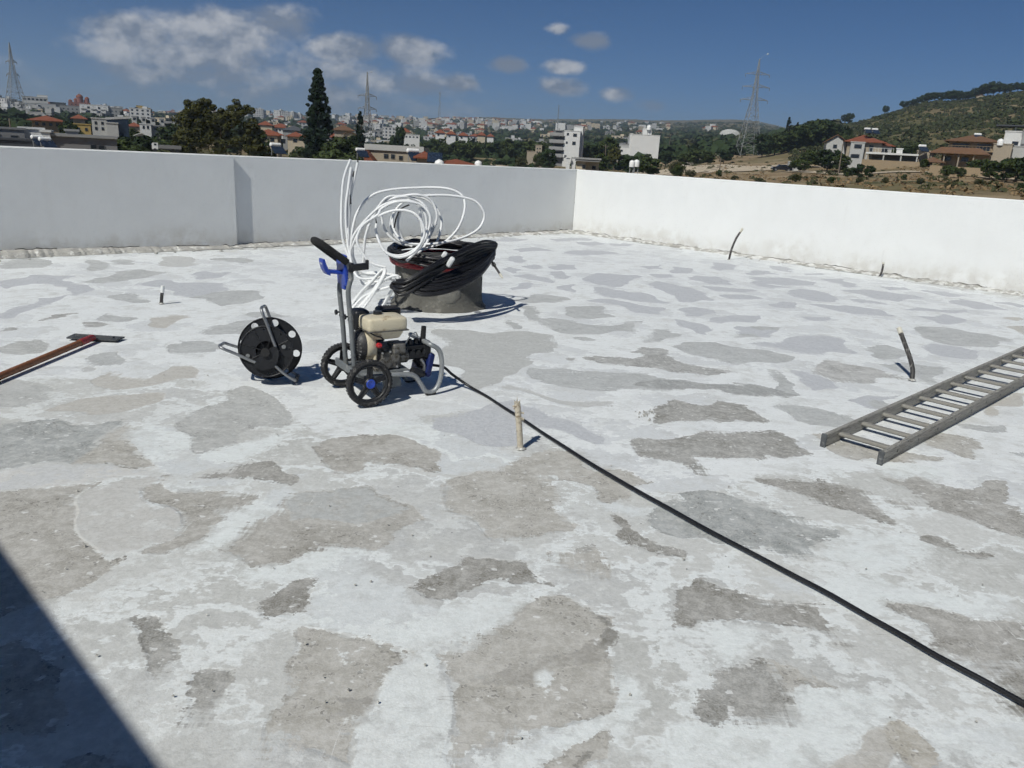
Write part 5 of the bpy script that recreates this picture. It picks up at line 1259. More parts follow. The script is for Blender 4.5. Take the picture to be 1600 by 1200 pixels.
# ------------------------------------------------------------------ pipe and timber stubs cast into the deck
def stub(name, label, path, r, mt, top=None, topm=None, cat='pipe stub'):
    R = empty(name, path[0], 0, label=label, cat=cat)
    P = [Vector(p) - path[0] for p in path]
    MB().tube(spline(P, 6), r, 10).build('shaft', mt, R)
    m = MB(); n = 14
    vs = [(r * 1.7 * math.cos(2 * math.pi * i / n) * (1 + .35 * mnoise.noise(Vector((i * 1.7, r * 90, 0)))), r * 1.7 * math.sin(2 * math.pi * i / n) * (1 + .35 * mnoise.noise(Vector((i * 1.7, r * 50, 4)))), -.003) for i in range(n)] + [(r * 1.1 * math.cos(2 * math.pi * i / n), r * 1.1 * math.sin(2 * math.pi * i / n), r * .5) for i in range(n)]
    m.mesh(vs, [(i, (i + 1) % n, n + (i + 1) % n, n + i) for i in range(n)], True); m.build('mortar_collar', M_MORTAR, R)
    if top:
        t = [Vector(p) - path[0] for p in top]
        MB().tube(t, r * 1.12, 10).build('end', topm, R)
    return R, P
b = on_roof(813, 700); R, P = stub('timber_stub', 'pale splintered timber stub standing in front of the long hose', [b, at(811, 665, b.y), at(808, 628, b.y)], .0175, M_STUBWOOD, cat='timber stub')
m = MB()
for a, h_ in ((.3, .03), (1.6, .05), (2.9, .025), (4.4, .035)):
    m.cyl(P[-1] + Vector((.012 * math.cos(a), .012 * math.sin(a), -.01)), P[-1] + Vector((.017 * math.cos(a), .017 * math.sin(a), h_ * .5)), .004, .0008, 5)
for a, z in ((0.2, .21), (2.5, .23), (3.4, .25), (5.9, .18), (0.5, .165)):
    c0 = Vector((-.03 * z / .28, 0, z)); m.box(c0 + Vector((.021 * math.cos(a), .021 * math.sin(a), 0)), (.022, .010, .008), Euler((.2, .3, a)))
m.build('splinter', M_STUBWOOD, R)
b = on_roof(252, 474); stub('timber_stub', 'short white and black stub alone on the left of the roof', [b, at(253, 460, b.y), at(254.5, 448, b.y)], .0165, M_STUBPIPE, [at(253.6, 457, b.y), at(254.6, 446.5, b.y)], M_TAPE, cat='pipe stub')
b = on_roof(1139, 406); stub('pipe_stub', 'bent black pipe with a pale tip by the sunlit parapet', [b, at(1143, 390, b.y), at(1150, 373, b.y + .05), at(1158.5, 360, b.y + .1)], .019, M_STUBPIPE, [at(1156.5, 363, b.y + .09), at(1160.5, 357, b.y + .11)], M_STUBTOP)
b = on_roof(1374, 432); R, P = stub('pipe_stub', 'short grey pipe with a thin wire at the foot of the sunlit parapet', [b, at(1378, 424, b.y), at(1380.5, 411, b.y)], .016, M_STUBPIPE, [at(1380, 412.5, b.y), at(1380.7, 410, b.y)], M_STUBTOP)
MB().tube(spline([at(1376, 424, b.y) - b, at(1378, 405, b.y) - b, at(1382, 389, b.y) - b], 5), .0025, 5).build('wire', M_WIRE, R)
b = on_roof(1425, 593); stub('pipe_stub', 'leaning black pipe stub with a cut pale end above the ladder', [b, at(1426, 578, b.y + .04), at(1422, 560, b.y + .12), at(1413, 535, b.y + .24), at(1407, 519, b.y + .31)], .0185, M_STUBPIPE, [at(1408, 521.5, b.y + .30), at(1404.5, 512.5, b.y + .34)], M_STUBTOP)

# loose chips of mortar
def rubble():
    rng = random.Random(3); m = MB()
    def chip(p, s):
        vs = [Vector((math.cos(a) * s * rng.uniform(.6, 1.2), math.sin(a) * s * rng.uniform(.6, 1.2), -.002)) for a in (0, 1.3, 2.5, 3.8, 5.0)]
        top = [v * rng.uniform(.4, .8) + Vector((0, 0, s * rng.uniform(.3, .8))) for v in vs]
        m.mesh([p + v for v in vs + top], [(0, 1, 6, 5), (1, 2, 7, 6), (2, 3, 8, 7), (3, 4, 9, 8), (4, 0, 5, 9), (5, 6, 7, 8, 9)])
    for k in range(90):
        q = rng.random()
        if q < .5: p = roof(-rng.uniform(.1, 14), .1 + abs(rng.gauss(0, .14)) + .07)
        else: p = roof(-.12 - abs(rng.gauss(0, .16)), rng.uniform(.2, 11))
        chip(p, rng.uniform(.008, .035))
    for k in range(40):
        c = on_roof(1010, 646); chip(c + Vector((rng.gauss(0, .045), rng.gauss(0, .05), 0)), rng.uniform(.003, .010))
    for k in range(60):
        chip(on_roof(rng.uniform(50, 1550), rng.uniform(560, 1180)), rng.uniform(.003, .007))
    m.build('mortar_chips', M_MORTAR, label='loose chips of mortar scattered on the deck', kind='stuff')
rubble()

# ------------------------------------------------------------------ the land round the house
def hor_row(x): return 241.3 + .0559 * (x - 800)
def row_z(x, y, D):                                   # height of the point seen in photo column x, row y, D metres away
    r = pix_dir(x, y); h = math.hypot(r.x, r.y)
    return EYE + r.z / h * D
def col_az(x):
    r = pix_dir(x, hor_row(x)); return math.atan2(r.x, r.y)
DISTS = [0, 15, 40, 80, 130, 200, 300, 450, 700, 1100, 1700, 2600, 4200]
def _c(x, *zy):
    """numbers are heights; ('y', row) pins the ground to a photo row at that distance"""
    return (col_az(x), [row_z(x, v[1], DISTS[i]) if isinstance(v, tuple) else v for i, v in enumerate(zy)])
y_ = lambda r: ('y', r)
COLS = [
 _c(0, -9, -9, -9, -9, -6, y_(212), y_(201), y_(190), y_(178), y_(167), 32, 34, 60),
 _c(200, -9, -9, -9, -9, -7, y_(232), y_(217), y_(203), y_(190), y_(180), y_(177), 50, 70),
 _c(400, -9, -9, -9, -9, -7.5, y_(250), y_(234), y_(222), y_(205), y_(191), y_(182), y_(178), 110),
 _c(600, -9, -9, -9, -9, -8, y_(264), y_(249), y_(237), y_(219), y_(204), y_(192), y_(184), 140),
 _c(800, -9, -9, -9, -9, -6, y_(268), y_(253), y_(238), y_(225), y_(211), y_(199), y_(189), y_(185)),
 _c(1000, -9, -9, -9, -7, y_(290), y_(272), y_(258), y_(243), y_(226), y_(213), y_(202), y_(192), y_(188)),
 _c(1150, -9, -9, -9, -4, y_(284), y_(268), y_(249), y_(232), y_(222), y_(211), y_(201), y_(192), y_(188)),
 _c(1300, -9, -9, -5, y_(302), y_(286), y_(266), y_(241), y_(213), y_(194), 40, 60, 100, 150),
 _c(1450, -9, -9, -4, y_(303), y_(284), y_(262), y_(234), y_(190), y_(156), 72, 80, 100, 150),
 _c(1600, -9, -9, -3, y_(310), y_(290), y_(270), y_(232), y_(172), y_(140), 96, 96, 100, 150),
 _c(1900, -9, -9, -3, 0, 2, 6, 16, 48, 90, 100, 100, 100, 150),
]
COL_A = np.array([c[0] for c in COLS]); COL_Z = np.array([c[1] for c in COLS])
LOGD = np.log(np.array(DISTS) + 12.0)
def ground_z(x, y):
    """terrain height, vectorised"""
    x, y = np.asarray(x, float), np.asarray(y, float)
    r = np.hypot(x, y); a = np.arctan2(x, y)
    # behind the camera the land blends back to flat
    a2 = np.clip(a, COL_A[0], COL_A[-1])
    i = np.clip(np.searchsorted(COL_A, a2) - 1, 0, len(COL_A) - 2)
    t = (a2 - COL_A[i]) / (COL_A[i + 1] - COL_A[i]); t = t * t * (3 - 2 * t)
    ld = np.log(np.clip(r, 0, 4200) + 12.0)
    j = np.clip(np.searchsorted(LOGD, ld) - 1, 0, len(LOGD) - 2)
    u = (ld - LOGD[j]) / (LOGD[j + 1] - LOGD[j])
    z = (COL_Z[i, j] * (1 - u) + COL_Z[i, j + 1] * u) * (1 - t) + (COL_Z[i + 1, j] * (1 - u) + COL_Z[i + 1, j + 1] * u) * t
    far = np.clip((np.abs(a) - 1.2) / 1.2, 0, 1)
    z = z * (1 - far) + far * np.where(z > -9, -9 + (z + 9) * .2, z)
    k = np.clip((r - 60) / 250, 0, 1)
    z = z + k * (1.1 * np.sin(x * .021 + 1.3) * np.sin(y * .017 + .4) + .5 * np.sin(x * .063 + y * .05) + .3 * np.sin(x * .14 - y * .11 + 2))
    return z
def gz(x, y): return float(ground_z(x, y))
def spot(px, D, py=None):
    """ground point in photo column px, D metres from the camera"""
    a = col_az(px)
    x, y = D * math.sin(a), D * math.cos(a)
    return Vector((x, y, gz(x, y)))
def above(px, py, D):
    """world height seen at column px, row py at distance D"""
    return row_z(px, py, D)

def ground_mesh():
    A = np.concatenate([np.linspace(-math.pi, -.72, 50, endpoint=False), np.linspace(-.72, .72, 420, endpoint=False), np.linspace(.72, math.pi, 51)[:-1]])
    Rr = np.concatenate([[0.5], np.geomspace(10, 5200, 190)])
    AA, RR = np.meshgrid(A, Rr, indexing='ij')
    X, Y = RR * np.sin(AA), RR * np.cos(AA)
    Z = ground_z(X, Y)
    na, nr = AA.shape
    idx = np.arange(na * nr).reshape(na, nr); nx = np.roll(idx, -1, 0)
    F = np.stack([idx[:, :-1], idx[:, 1:], nx[:, 1:], nx[:, :-1]], -1).reshape(-1, 4)
    n = na * nr
    me = bpy.data.meshes.new('ground')
    me.vertices.add(n); me.loops.add(F.size); me.polygons.add(len(F))
    me.vertices.foreach_set('co', np.stack([X.ravel(), Y.ravel(), Z.ravel()], -1).astype(np.float32).ravel())
    me.loops.foreach_set('vertex_index', F.ravel().astype(np.int32))
    me.polygons.foreach_set('loop_start', np.arange(0, F.size, 4, dtype=np.int32)); me.polygons.foreach_set('loop_total', np.full(len(F), 4, np.int32))
    me.polygons.foreach_set('use_smooth', np.ones(len(F), bool))
    me.update(); return me

def ground_material():
    m = bpy.data.materials.new('dry_scrubland'); m.use_nodes = True
    T = m.node_tree; L = T.links.new
    p = T.nodes['Principled BSDF']; p.inputs['Roughness'].default_value = 1.0; p.inputs['Specular IOR Level'].default_value = .05
    geo = N(T, 'ShaderNodeNewGeometry'); pos = geo.outputs['Position']
    def nz(s, d, r=.6):
        n = N(T, 'ShaderNodeTexNoise', inp={'Scale': s, 'Detail': d, 'Roughness': r}); L(pos, n.inputs['Vector']); return n.outputs[0]
    def mr(v, a, b, c=0., d=1.):
        x = N(T, 'ShaderNodeMapRange', interpolation_type='SMOOTHSTEP'); x.inputs['From Min'].default_value, x.inputs['From Max'].default_value = a, b
        x.inputs['To Min'].default_value, x.inputs['To Max'].default_value = c, d; L(v, x.inputs[0]); return x.outputs[0]
    def mix(f, a, b):
        x = N(T, 'ShaderNodeMix', data_type='RGBA')
        for i, v in ((0, f), (6, a), (7, b)):
            if isinstance(v, (int, float)): x.inputs[i].default_value = v
            elif isinstance(v, tuple): x.inputs[i].default_value = (*v, 1)
            else: L(v, x.inputs[i])
        return x.outputs[2]
    a, b, c = nz(.012, 4), nz(.07, 5), nz(.6, 4, .7)
    col = mix(mr(b, .35, .65), (.23, .165, .10), (.31, .245, .16))
    col = mix(mr(a, .44, .60), col, (.15, .13, .07))
    col = mix(mr(nz(.03, 6, .65), .54, .64), col, (.06, .065, .03))
    col = mix(mr(c, .45, .75, 0, .45), col, (.10, .07, .045))
    col = mix(mr(nz(.16, 5, .7), .64, .70), col, (.40, .35, .27))
    sp = N(T, 'ShaderNodeSeparateXYZ'); L(pos, sp.inputs[0])
    up = N(T, 'ShaderNodeMath', operation='MULTIPLY'); L(mr(sp.outputs[2], 7, 20), up.inputs[0]); L(mr(nz(.045, 5, .6), .40, .58, .95, .35), up.inputs[1])
    col = mix(up.outputs[0], col, (.082, .082, .038))      # evergreen ground cover on the hills
    L(col, p.inputs['Base Color'])
    return m
g = ground_mesh(); g.materials.append(ground_material())
link('ground', g, kind='structure')

def ribbon(name, pts, half, mt, lift=.12, **kw):
    """a track laid on the land"""
    P = spline([Vector((p.x, p.y, 0)) for p in pts], 14)
    m = MB(); vs = []; k = 5
    for i, p in enumerate(P):
        d = (P[min(i + 1, len(P) - 1)] - P[max(i - 1, 0)]).normalized(); n = Vector((-d.y, d.x, 0))
        h = half[0] + (half[1] - half[0]) * i / (len(P) - 1) if isinstance(half, tuple) else half
        h *= 1 + .18 * mnoise.noise(Vector((i * .37, 2, 0)))
        for j in range(k):
            q = p + n * h * (j / (k - 1) * 2 - 1)
            vs.append((q.x, q.y, gz(q.x, q.y) + lift))
    m.mesh(vs, [(i * k + j, i * k + j + 1, (i + 1) * k + j + 1, (i + 1) * k + j) for i in range(len(P) - 1) for j in range(k - 1)], True)
    return m.build(name, mt, **kw)
M_DIRT = mat('pale_dirt_track', (.46, .39, .295), 1.0, var=.2, scale=.25, col2=(.33, .265, .18), thr=(.52, .68), spec=.05)
M_MARL = mat('white_marl', (.48, .43, .35), 1.0, var=.2, scale=.4, col2=(.30, .25, .18), thr=(.5, .65), spec=.05)
ribbon('dirt_clearing', [spot(1025, 205), spot(1075, 228), spot(1140, 232), spot(1210, 222), spot(1262, 205)], (10, 24), M_DIRT, .15, kind='structure')
ribbon('dirt_road', [spot(1240, 190), spot(1330, 172), spot(1420, 165), spot(1520, 160), spot(1650, 150)], 2.6, M_DIRT, .16, kind='structure')
ribbon('dirt_road', [spot(1045, 260), spot(1075, 300), spot(1120, 330), spot(1135, 380)], 2.6, M_MARL, kind='structure')
ribbon('dirt_road', [spot(680, 240), spot(760, 262), spot(830, 285)], 3.0, M_DIRT, kind='structure')

# ------------------------------------------------------------------ trees and scrub
def leaf_mat(name, col, var=.35, scale=.8):
    m = mat(name, col, .75, var=var, scale=scale, spec=.15, detail=3.0)
    return m
M_PINE = leaf_mat('olive_pine_foliage', (.060, .062, .018))
M_DARK = leaf_mat('dark_evergreen_foliage', (.026, .042, .016))
M_CYP = leaf_mat('cypress_foliage', (.014, .026, .013), scale=.6)
M_MID = leaf_mat('mid_green_foliage', (.045, .062, .020))
M_OLIVE = leaf_mat('dusty_olive_foliage', (.060, .064, .030))
M_DRY = leaf_mat('dry_grass_tufts', (.22, .155, .085), .35, .3)
M_HILL = leaf_mat('hill_shrub_foliage', (.042, .052, .021))
M_BARK = mat('bark', (.10, .075, .05), .95, var=.3, scale=2)

def crown_mesh(name, mt, seed, clumps, leaf, per, shape):
    """leaf-sized faces gathered in clumps through the crown's volume; shape(rng) -> clump centre, radius"""
    rng = np.random.RandomState(seed); pr = random.Random(seed)
    V = []
    for c in range(clumps):
        ctr, rad_ = shape(pr)
        n = int(per * pr.uniform(.7, 1.3))
        d = rng.normal(size=(n, 3)); d /= np.linalg.norm(d, axis=1)[:, None]
        rr = rad_ * rng.uniform(.45, 1.0, n) ** .5
        P = np.array(ctr)[None] + d * rr[:, None] * np.array([1, 1, .8])
        # each leaf spray: a quad roughly facing outward, tilted at random
        nrm = d + rng.normal(scale=.5, size=(n, 3)); nrm /= np.linalg.norm(nrm, axis=1)[:, None]
        a = np.cross(nrm, rng.normal(size=(n, 3))); a /= np.linalg.norm(a, axis=1)[:, None] + 1e-9
        b = np.cross(nrm, a)
        s = leaf * rng.uniform(.5, 1.3, n)[:, None]
        V.append(np.stack([P + a * s, P + b * s * .62, P - a * s * .9, P - b * s * .62], 1))
    V = np.concatenate(V).reshape(-1, 3)
    nf = len(V) // 4
    me = bpy.data.meshes.new(name)
    me.vertices.add(len(V)); me.loops.add(nf * 4); me.polygons.add(nf)
    me.vertices.foreach_set('co', V.astype(np.float32).ravel())
    me.loops.foreach_set('vertex_index', np.arange(nf * 4, dtype=np.int32))
    me.polygons.foreach_set('loop_start', np.arange(0, nf * 4, 4, dtype=np.int32)); me.polygons.foreach_set('loop_total', np.full(nf, 4, np.int32))
    me.materials.append(mt); me.update()
    return me

def trunk_mesh(name, h, r, limbs, seed, spread=.5):
    pr = random.Random(seed); m = MB()
    top = Vector((pr.uniform(-.04, .04) * h, pr.uniform(-.04, .04) * h, h))
    m.tube([Vector((0, 0, -.6)), Vector((0, 0, .05 * h)), top * .5 + Vector((.02 * h, 0, 0)), top], [r * 1.25, r, r * .7, r * .25], 8)
    for k in range(limbs):
        a = 2 * math.pi * k / limbs + pr.uniform(-.4, .4); z = h * pr.uniform(.35, .8)
        e = Vector((math.cos(a) * h * spread * pr.uniform(.6, 1), math.sin(a) * h * spread * pr.uniform(.6, 1), z + h * pr.uniform(.1, .3)))
        s = Vector((0, 0, z)); m.tube([s, s.lerp(e, .5) + Vector((0, 0, .05 * h)), e], [r * .5, r * .32, r * .1], 6)
    return m.data(name, M_BARK)

def ball(w, h, z0, squash=1.0, cr=(.18, .3)):
    """clump centres over an uneven dome: w half-width, h height, z0 foot of the crown"""
    def f(pr):
        while True:
            x, y, z = pr.uniform(-1, 1), pr.uniform(-1, 1), pr.uniform(-1, 1)
            d = math.sqrt(x * x + y * y + z * z)
            if .35 < d < 1: break
        k = w * pr.uniform(*cr)
        return (x * (w - k * .8), y * (w - k * .8), z0 + h / 2 + z * (h / 2 - k * .7)), k
    return f
def spire(w, h, z0):
    def f(pr):
        t = pr.random() ** .8
        r = w * (1 - t) ** .62 * (.55 + .45 * min(1, t * 7 + .35)) * pr.uniform(.35, 1.0)
        a = pr.uniform(0, 6.283)
        return (r * math.cos(a), r * math.sin(a), z0 + h * t), w * pr.uniform(.13, .22) * (1 - .55 * t)
    return f

PROTO = {}
def proto(kind):
    """unit trees, 10 m tall"""
    if kind in PROTO: return PROTO[kind]
    spec = {
     'round': (M_MID, 46, .42, 46, ball(4.2, 8.2, 1.6), .28, 'm'), 'round2': (M_DARK, 46, .42, 46, ball(3.9, 8.6, 1.2), .28, 'm'),
     'wide': (M_MID, 52, .48, 44, ball(5.6, 7.2, 1.8), .32, 'm'), 'olive': (M_OLIVE, 44, .40, 40, ball(4.8, 7.4, 1.8), .3, 'm'),
     'pine': (M_DARK, 44, .42, 40, ball(4.0, 7.0, 3.0), .26, 'm'), 'pine2': (M_PINE, 46, .42, 42, ball(3.6, 7.6, 2.3), .26, 'm'),
     'narrow': (M_CYP, 60, .34, 34, spire(1.5, 9.4, .5), .2, 'm')}[kind]
    mt, nc, leaf, per, shape, tr, _ = spec
    sd = sum(map(ord, kind))
    PROTO[kind] = (crown_mesh('crown', mt, sd, nc, leaf, per, shape), trunk_mesh('trunk', 6.2 if kind != 'narrow' else 8, tr, 5, sd, .38 if kind != 'narrow' else .08))
    return PROTO[kind]
_tr = random.Random(77)
def tree(kind, px, D, top_row, label, group=None, name='tree', width=1.0, sink=0.0):
    p = spot(px, D); zt = above(px, top_row, D)
    h = max(zt - p.z + sink, 1.2)
    p.z -= sink
    R = empty(name, p, _tr.uniform(0, 6.28), label=label, cat='tree' if h > 2.6 else 'shrub', group=group)
    s = h / 10.2
    cm, tm = proto(kind)
    c = link('crown', cm, R); c.scale = (s * width, s * width, s)
    t = link('trunk', tm, R); t.scale = (s, s, s)
    return R

# the big double-headed pine and the dark cypress behind the long parapet
def big_pine():
    p = spot(345, 140); zt = above(345, 154, 140); h = zt - p.z; k = 140 / 1230.0
    R = empty('pine_tree', p, 0, label='big round-topped olive green pine left of the cypress', cat='tree')
    ca = math.atan2(p.x, p.y)
    right = Vector((math.cos(ca), -math.sin(ca), 0)); fwd = Vector((math.sin(ca), math.cos(ca), 0))
    lobes = [(312, 174, 18), (325, 168, 13), (304, 190, 19), (331, 189, 19), (318, 206, 25), (362, 173, 17), (376, 181, 17), (352, 184, 13), (370, 200, 24), (388, 206, 13), (345, 214, 22), (299, 222, 18), (394, 226, 14), (330, 232, 28), (370, 230, 26), (290, 232, 9), (408, 237, 9), (312, 190, 20), (366, 190, 20), (343, 196, 20), (344, 184, 13)]
    def shape(pr):
        x, y, r = pr.choice(lobes)
        a, b = pr.uniform(0, 6.28), math.sqrt(pr.uniform(.0, 1)) * .95
        dx, dz = math.cos(a) * r * b, math.sin(a) * r * b
        dy = math.sqrt(max(0, 1 - b * b)) * r * pr.uniform(-1, 1)
        zz = above(x + dx, y - dz * .95, 140) - p.z
        q = right * ((x + dx - 345) * k) + fwd * (dy * k)
        return (q.x, q.y, max(zz, .8)), r * k * pr.uniform(.26, .42)
    link('crown', crown_mesh('crown', M_PINE, 5, 330, .17, 150, shape), R)
    link('trunk', trunk_mesh('trunk', h * .7, .35, 7, 9, .35), R)
big_pine()
def cypress():
    D = 160; p = spot(498, D); zt = above(498, 108, D); h = zt - p.z; w = 24 * D / 1230.0
    R = empty('cypress_tree', p, 0, label='tall dark pointed cypress rising behind the long parapet', cat='tree')
    def shape(pr):
        t = pr.random() ** .85
        prof = min(1.0, .10 + 1.22 * (1 - t) ** .78) * (1 if t > .12 else .9)
        r = w * prof * pr.uniform(.25, 1.0) * pr.uniform(.85, 1.1)
        a = pr.uniform(0, 6.283)
        return (r * math.cos(a), r * math.sin(a), .4 + (h - .5) * t), w * pr.uniform(.16, .30) * (1 - .55 * t)
    link('crown', crown_mesh('crown', M_CYP, 8, 560, .20, 80, shape), R)
    link('trunk', trunk_mesh('trunk', h * .9, .3, 5, 4, .04), R)
cypress()

# trees one can tell apart, group by group: kind, column, distance, top row, width
ORD = ('first second third fourth fifth sixth seventh eighth ninth tenth eleventh twelfth thirteenth fourteenth fifteenth sixteenth seventeenth eighteenth nineteenth twentieth twenty-first '
       'twenty-second twenty-third twenty-fourth twenty-fifth twenty-sixth twenty-seventh twenty-eighth twenty-ninth thirtieth thirty-first thirty-second').split()
def grove(name, label, group, items):
    items = sorted(items, key=lambda q: q[1])
    for n, it in enumerate(items):
        lb = label + (', %s from the left' % ORD[n] if len(items) > 2 else (', the left one', ', the right one')[n])
        tree(it[0], it[1], it[2], it[3], lb, group, name, it[4] if len(it) > 4 else 1.0, .3)
grove('tree', 'dark bushy tree among the houses left of the big pine', 'trees among the left hand houses',
      [('round2', 105, 210, 184), ('round', 112, 190, 192, 1.3), ('round2', 205, 150, 206, 1.5), ('round', 190, 140, 212, 1.6), ('round2', 232, 180, 207, 1.6), ('wide', 250, 170, 208, 1.4),
       ('round2', 275, 190, 190, 1.2), ('round', 262, 200, 194, 1.2), ('round2', 290, 210, 188, 1.0), ('round', 208, 220, 198), ('round2', 40, 260, 185), ('round', 176, 130, 214, 1.8), ('olive', 228, 145, 222, 1.8), ('round', 168, 230, 203), ('round2', 60, 300, 178, 1.3), ('round2', 150, 320, 186, 1.2)])
grove('tree', 'dark leafy tree between the pine and the lattice pylon', 'trees round the cypress',
      [('round2', 412, 170, 214, 1.0), ('round', 402, 190, 195, .8), ('round', 530, 150, 207, 1.0), ('round2', 545, 170, 212, 1.1), ('wide', 525, 140, 222, 1.2), ('round2', 556, 190, 205, .8), ('round', 468, 180, 226, 1.2), ('narrow', 563, 185, 173, .9), ('round2', 605, 250, 217, 1.2), ('round', 590, 240, 221, 1.1), ('round2', 622, 260, 190, .55)])
grove('tree', 'tree of the dark green belt behind the dry field', 'trees of the belt behind the field',
      [(('round2', 'round', 'wide')[i % 3], 640 + i * 11.5 + (i * 37 % 7), 300 + (i * 53 % 60), 222 - (i * 29 % 9), 1.25) for i in range(19)])
grove('tree', 'leafy tree between the two white buildings', 'trees between the white buildings',
      [('round', 843, 240, 236), ('round2', 858, 225, 228), ('olive', 815, 230, 240), ('round', 950, 260, 210, 1.0), ('round2', 935, 270, 219, 1.2), ('wide', 921, 300, 217), ('round2', 975, 240, 239, 1.3), ('round', 1010, 225, 238, 1.2), ('round2', 990, 200, 240, 1.4), ('round', 1016, 190, 243, 1.5), ('pine2', 960, 240, 226, .8), ('round', 940, 200, 236), ('olive', 1058, 180, 246, 1.1), ('round2', 1040, 300, 232, 1.2)])
grove('tree', 'dark tree of the wood at the foot of the hill', 'trees of the wood below the hill',
      [(('round2', 'pine', 'round', 'wide')[i % 4], 1188 + i * 5.4 + (i * 31 % 9), 300 + (i * 47 % 90), [205, 207, 206, 204, 203, 205, 201, 198, 194, 199, 192, 188, 186, 184, 183, 186, 181, 187, 189, 193, 190, 196, 199, 203][i], 1.15) for i in range(24)])
grove('tree', 'narrow dark cypress at the edge of the wood below the hill', 'narrow cypresses by the wood', [('narrow', 1222, 330, 182, 1.0), ('narrow', 1236, 340, 190, 1.0)])
grove('tree', 'leafy garden tree in front of the hillside houses', 'garden trees on the right',
      [('round', 1262, 205, 232, 1.5), ('round2', 1292, 190, 229, 1.6), ('round', 1312, 185, 238, 1.3), ('wide', 1250, 185, 244, 1.3), ('round2', 1340, 150, 253, 1.2), ('round', 1325, 155, 261, 1.4), ('round2', 1358, 148, 256, 1.2), ('round', 1413, 130, 271, 1.0), ('wide', 1480, 150, 254, 1.2), ('round', 1500, 150, 260, 1.1),
       ('round', 1545, 150, 248, 1.3), ('round2', 1565, 145, 247, 1.2), ('round', 1585, 140, 243, 1.4), ('round2', 1605, 135, 240, 1.3), ('wide', 1530, 165, 243, 1.4), ('round2', 1596, 95, 286, .9), ('round2', 1572, 150, 242, 1.0), ('round', 1440, 180, 246, 1.0), ('round', 1390, 230, 232, 1.2), ('round2', 1408, 240, 225, 1.3), ('round', 1425, 250, 222, 1.3)])
grove('tree', 'dusty shrub on the bank outside the right hand parapet', 'shrubs on the bank',
      [('olive', 1245, 120, 268, 1.2), ('olive', 1190, 120, 275, 1.4), ('round', 1300, 110, 276, 1.2), ('olive', 1150, 130, 274, 1.4), ('olive', 1488, 95, 280, 1.3), ('olive', 1080, 150, 262, 1.2), ('round', 1125, 150, 264, 1.0), ('olive', 1385, 110, 278, 1.0), ('olive', 1440, 105, 284, .9), ('olive', 1530, 110, 276, 1.0), ('round', 1060, 160, 256, 1.2), ('olive', 1345, 115, 281, 1.2), ('round', 1105, 260, 235, 1.8), ('round', 1085, 280, 230, 1.9), ('round2', 1130, 270, 232, 1.7), ('round', 1070, 250, 238, 1.7)])
grove('pine_tree', 'dark pine on the hilltop skyline at the right', 'pines on the hilltop',
      [(('pine', 'round2', 'pine')[i % 3], [1392, 1399, 1406, 1414, 1421, 1428, 1437, 1446, 1454, 1462, 1471, 1480, 1487, 1497, 1506, 1515, 1524, 1532, 1541, 1550, 1559, 1568, 1577, 1586, 1595, 1604, 1615, 1630, 1648][i], 640 + (i * 41 % 60),
        [156, 156, 153, 150, 146, 143, 142, 142, 140, 139, 139, 141, 141, 135, 131, 127, 124, 128, 130, 128, 127, 128, 126, 126, 123, 122, 121, 120, 118][i], 1.3) for i in range(29)] + [('pine', 1366, 660, 163, .9), ('round2', 1314, 640, 174, 1.0), ('pine', 1307, 640, 176, 1.0)])

# scrub that nobody could count, as leaf clumps
def scrub(name, n, mt, seed, where, size, per, label, leaf=.55):
    rng = np.random.RandomState(seed)
    pts = []
    while len(pts) < n:
        px, D, keep = where(rng)
        if keep < rng.rand(): continue
        a = col_az(px); pts.append((D * math.sin(a), D * math.cos(a)))
    P = np.array(pts); Z = ground_z(P[:, 0], P[:, 1])
    V = []
    for (x, y), z in zip(P, Z):
        s = size * rng.uniform(.45, 1.35)
        d = rng.normal(size=(per, 3)); d /= np.linalg.norm(d, axis=1)[:, None]; d[:, 2] = np.abs(d[:, 2])
        c = np.array([x, y, z]) + d * s * rng.uniform(.5, 1, per)[:, None] * np.array([1, 1, .75])
        a = np.cross(d, rng.normal(size=(per, 3))); a /= np.linalg.norm(a, axis=1)[:, None] + 1e-9
        b = np.cross(d + rng.normal(scale=.4, size=(per, 3)), a)
        q = s * leaf * rng.uniform(.6, 1.2, per)[:, None]
        V.append(np.stack([c + a * q, c + b * q * .7, c - a * q, c - b * q * .7], 1))
    V = np.concatenate(V).reshape(-1, 3); nf = len(V) // 4
    me = bpy.data.meshes.new(name)
    me.vertices.add(len(V)); me.loops.add(nf * 4); me.polygons.add(nf)
    me.vertices.foreach_set('co', V.astype(np.float32).ravel()); me.loops.foreach_set('vertex_index', np.arange(nf * 4, dtype=np.int32))
    me.polygons.foreach_set('loop_start', np.arange(0, nf * 4, 4, dtype=np.int32)); me.polygons.foreach_set('loop_total', np.full(nf, 4, np.int32))
    me.materials.append(mt); me.update()
    return link(name, me, kind='stuff', label=label)
def nzv(px, D, s=1.0, o=0.0): return mnoise.noise(Vector((px * .012 * s + o, math.log(D) * 4.0 * s, o)))
scrub('hillside_scrub', 2400, M_OLIVE, 1, lambda r: (lambda px, D: (px, D, .35 + .9 * max(0, nzv(px, D))))(r.uniform(1230, 1720), 240 + 460 * r.rand() ** .8), 1.5, 26, 'olive green scrub covering the hillside', .34)
scrub('dark_hillside_scrub', 2300, M_HILL, 2, lambda r: (lambda px, D: (px, D, .2 + 1.3 * max(0, nzv(px, D, 1, 7))))(r.uniform(1230, 1720), 235 + 440 * r.rand() ** .8), 1.8, 26, 'dark bushes scattered over the hillside', .34)
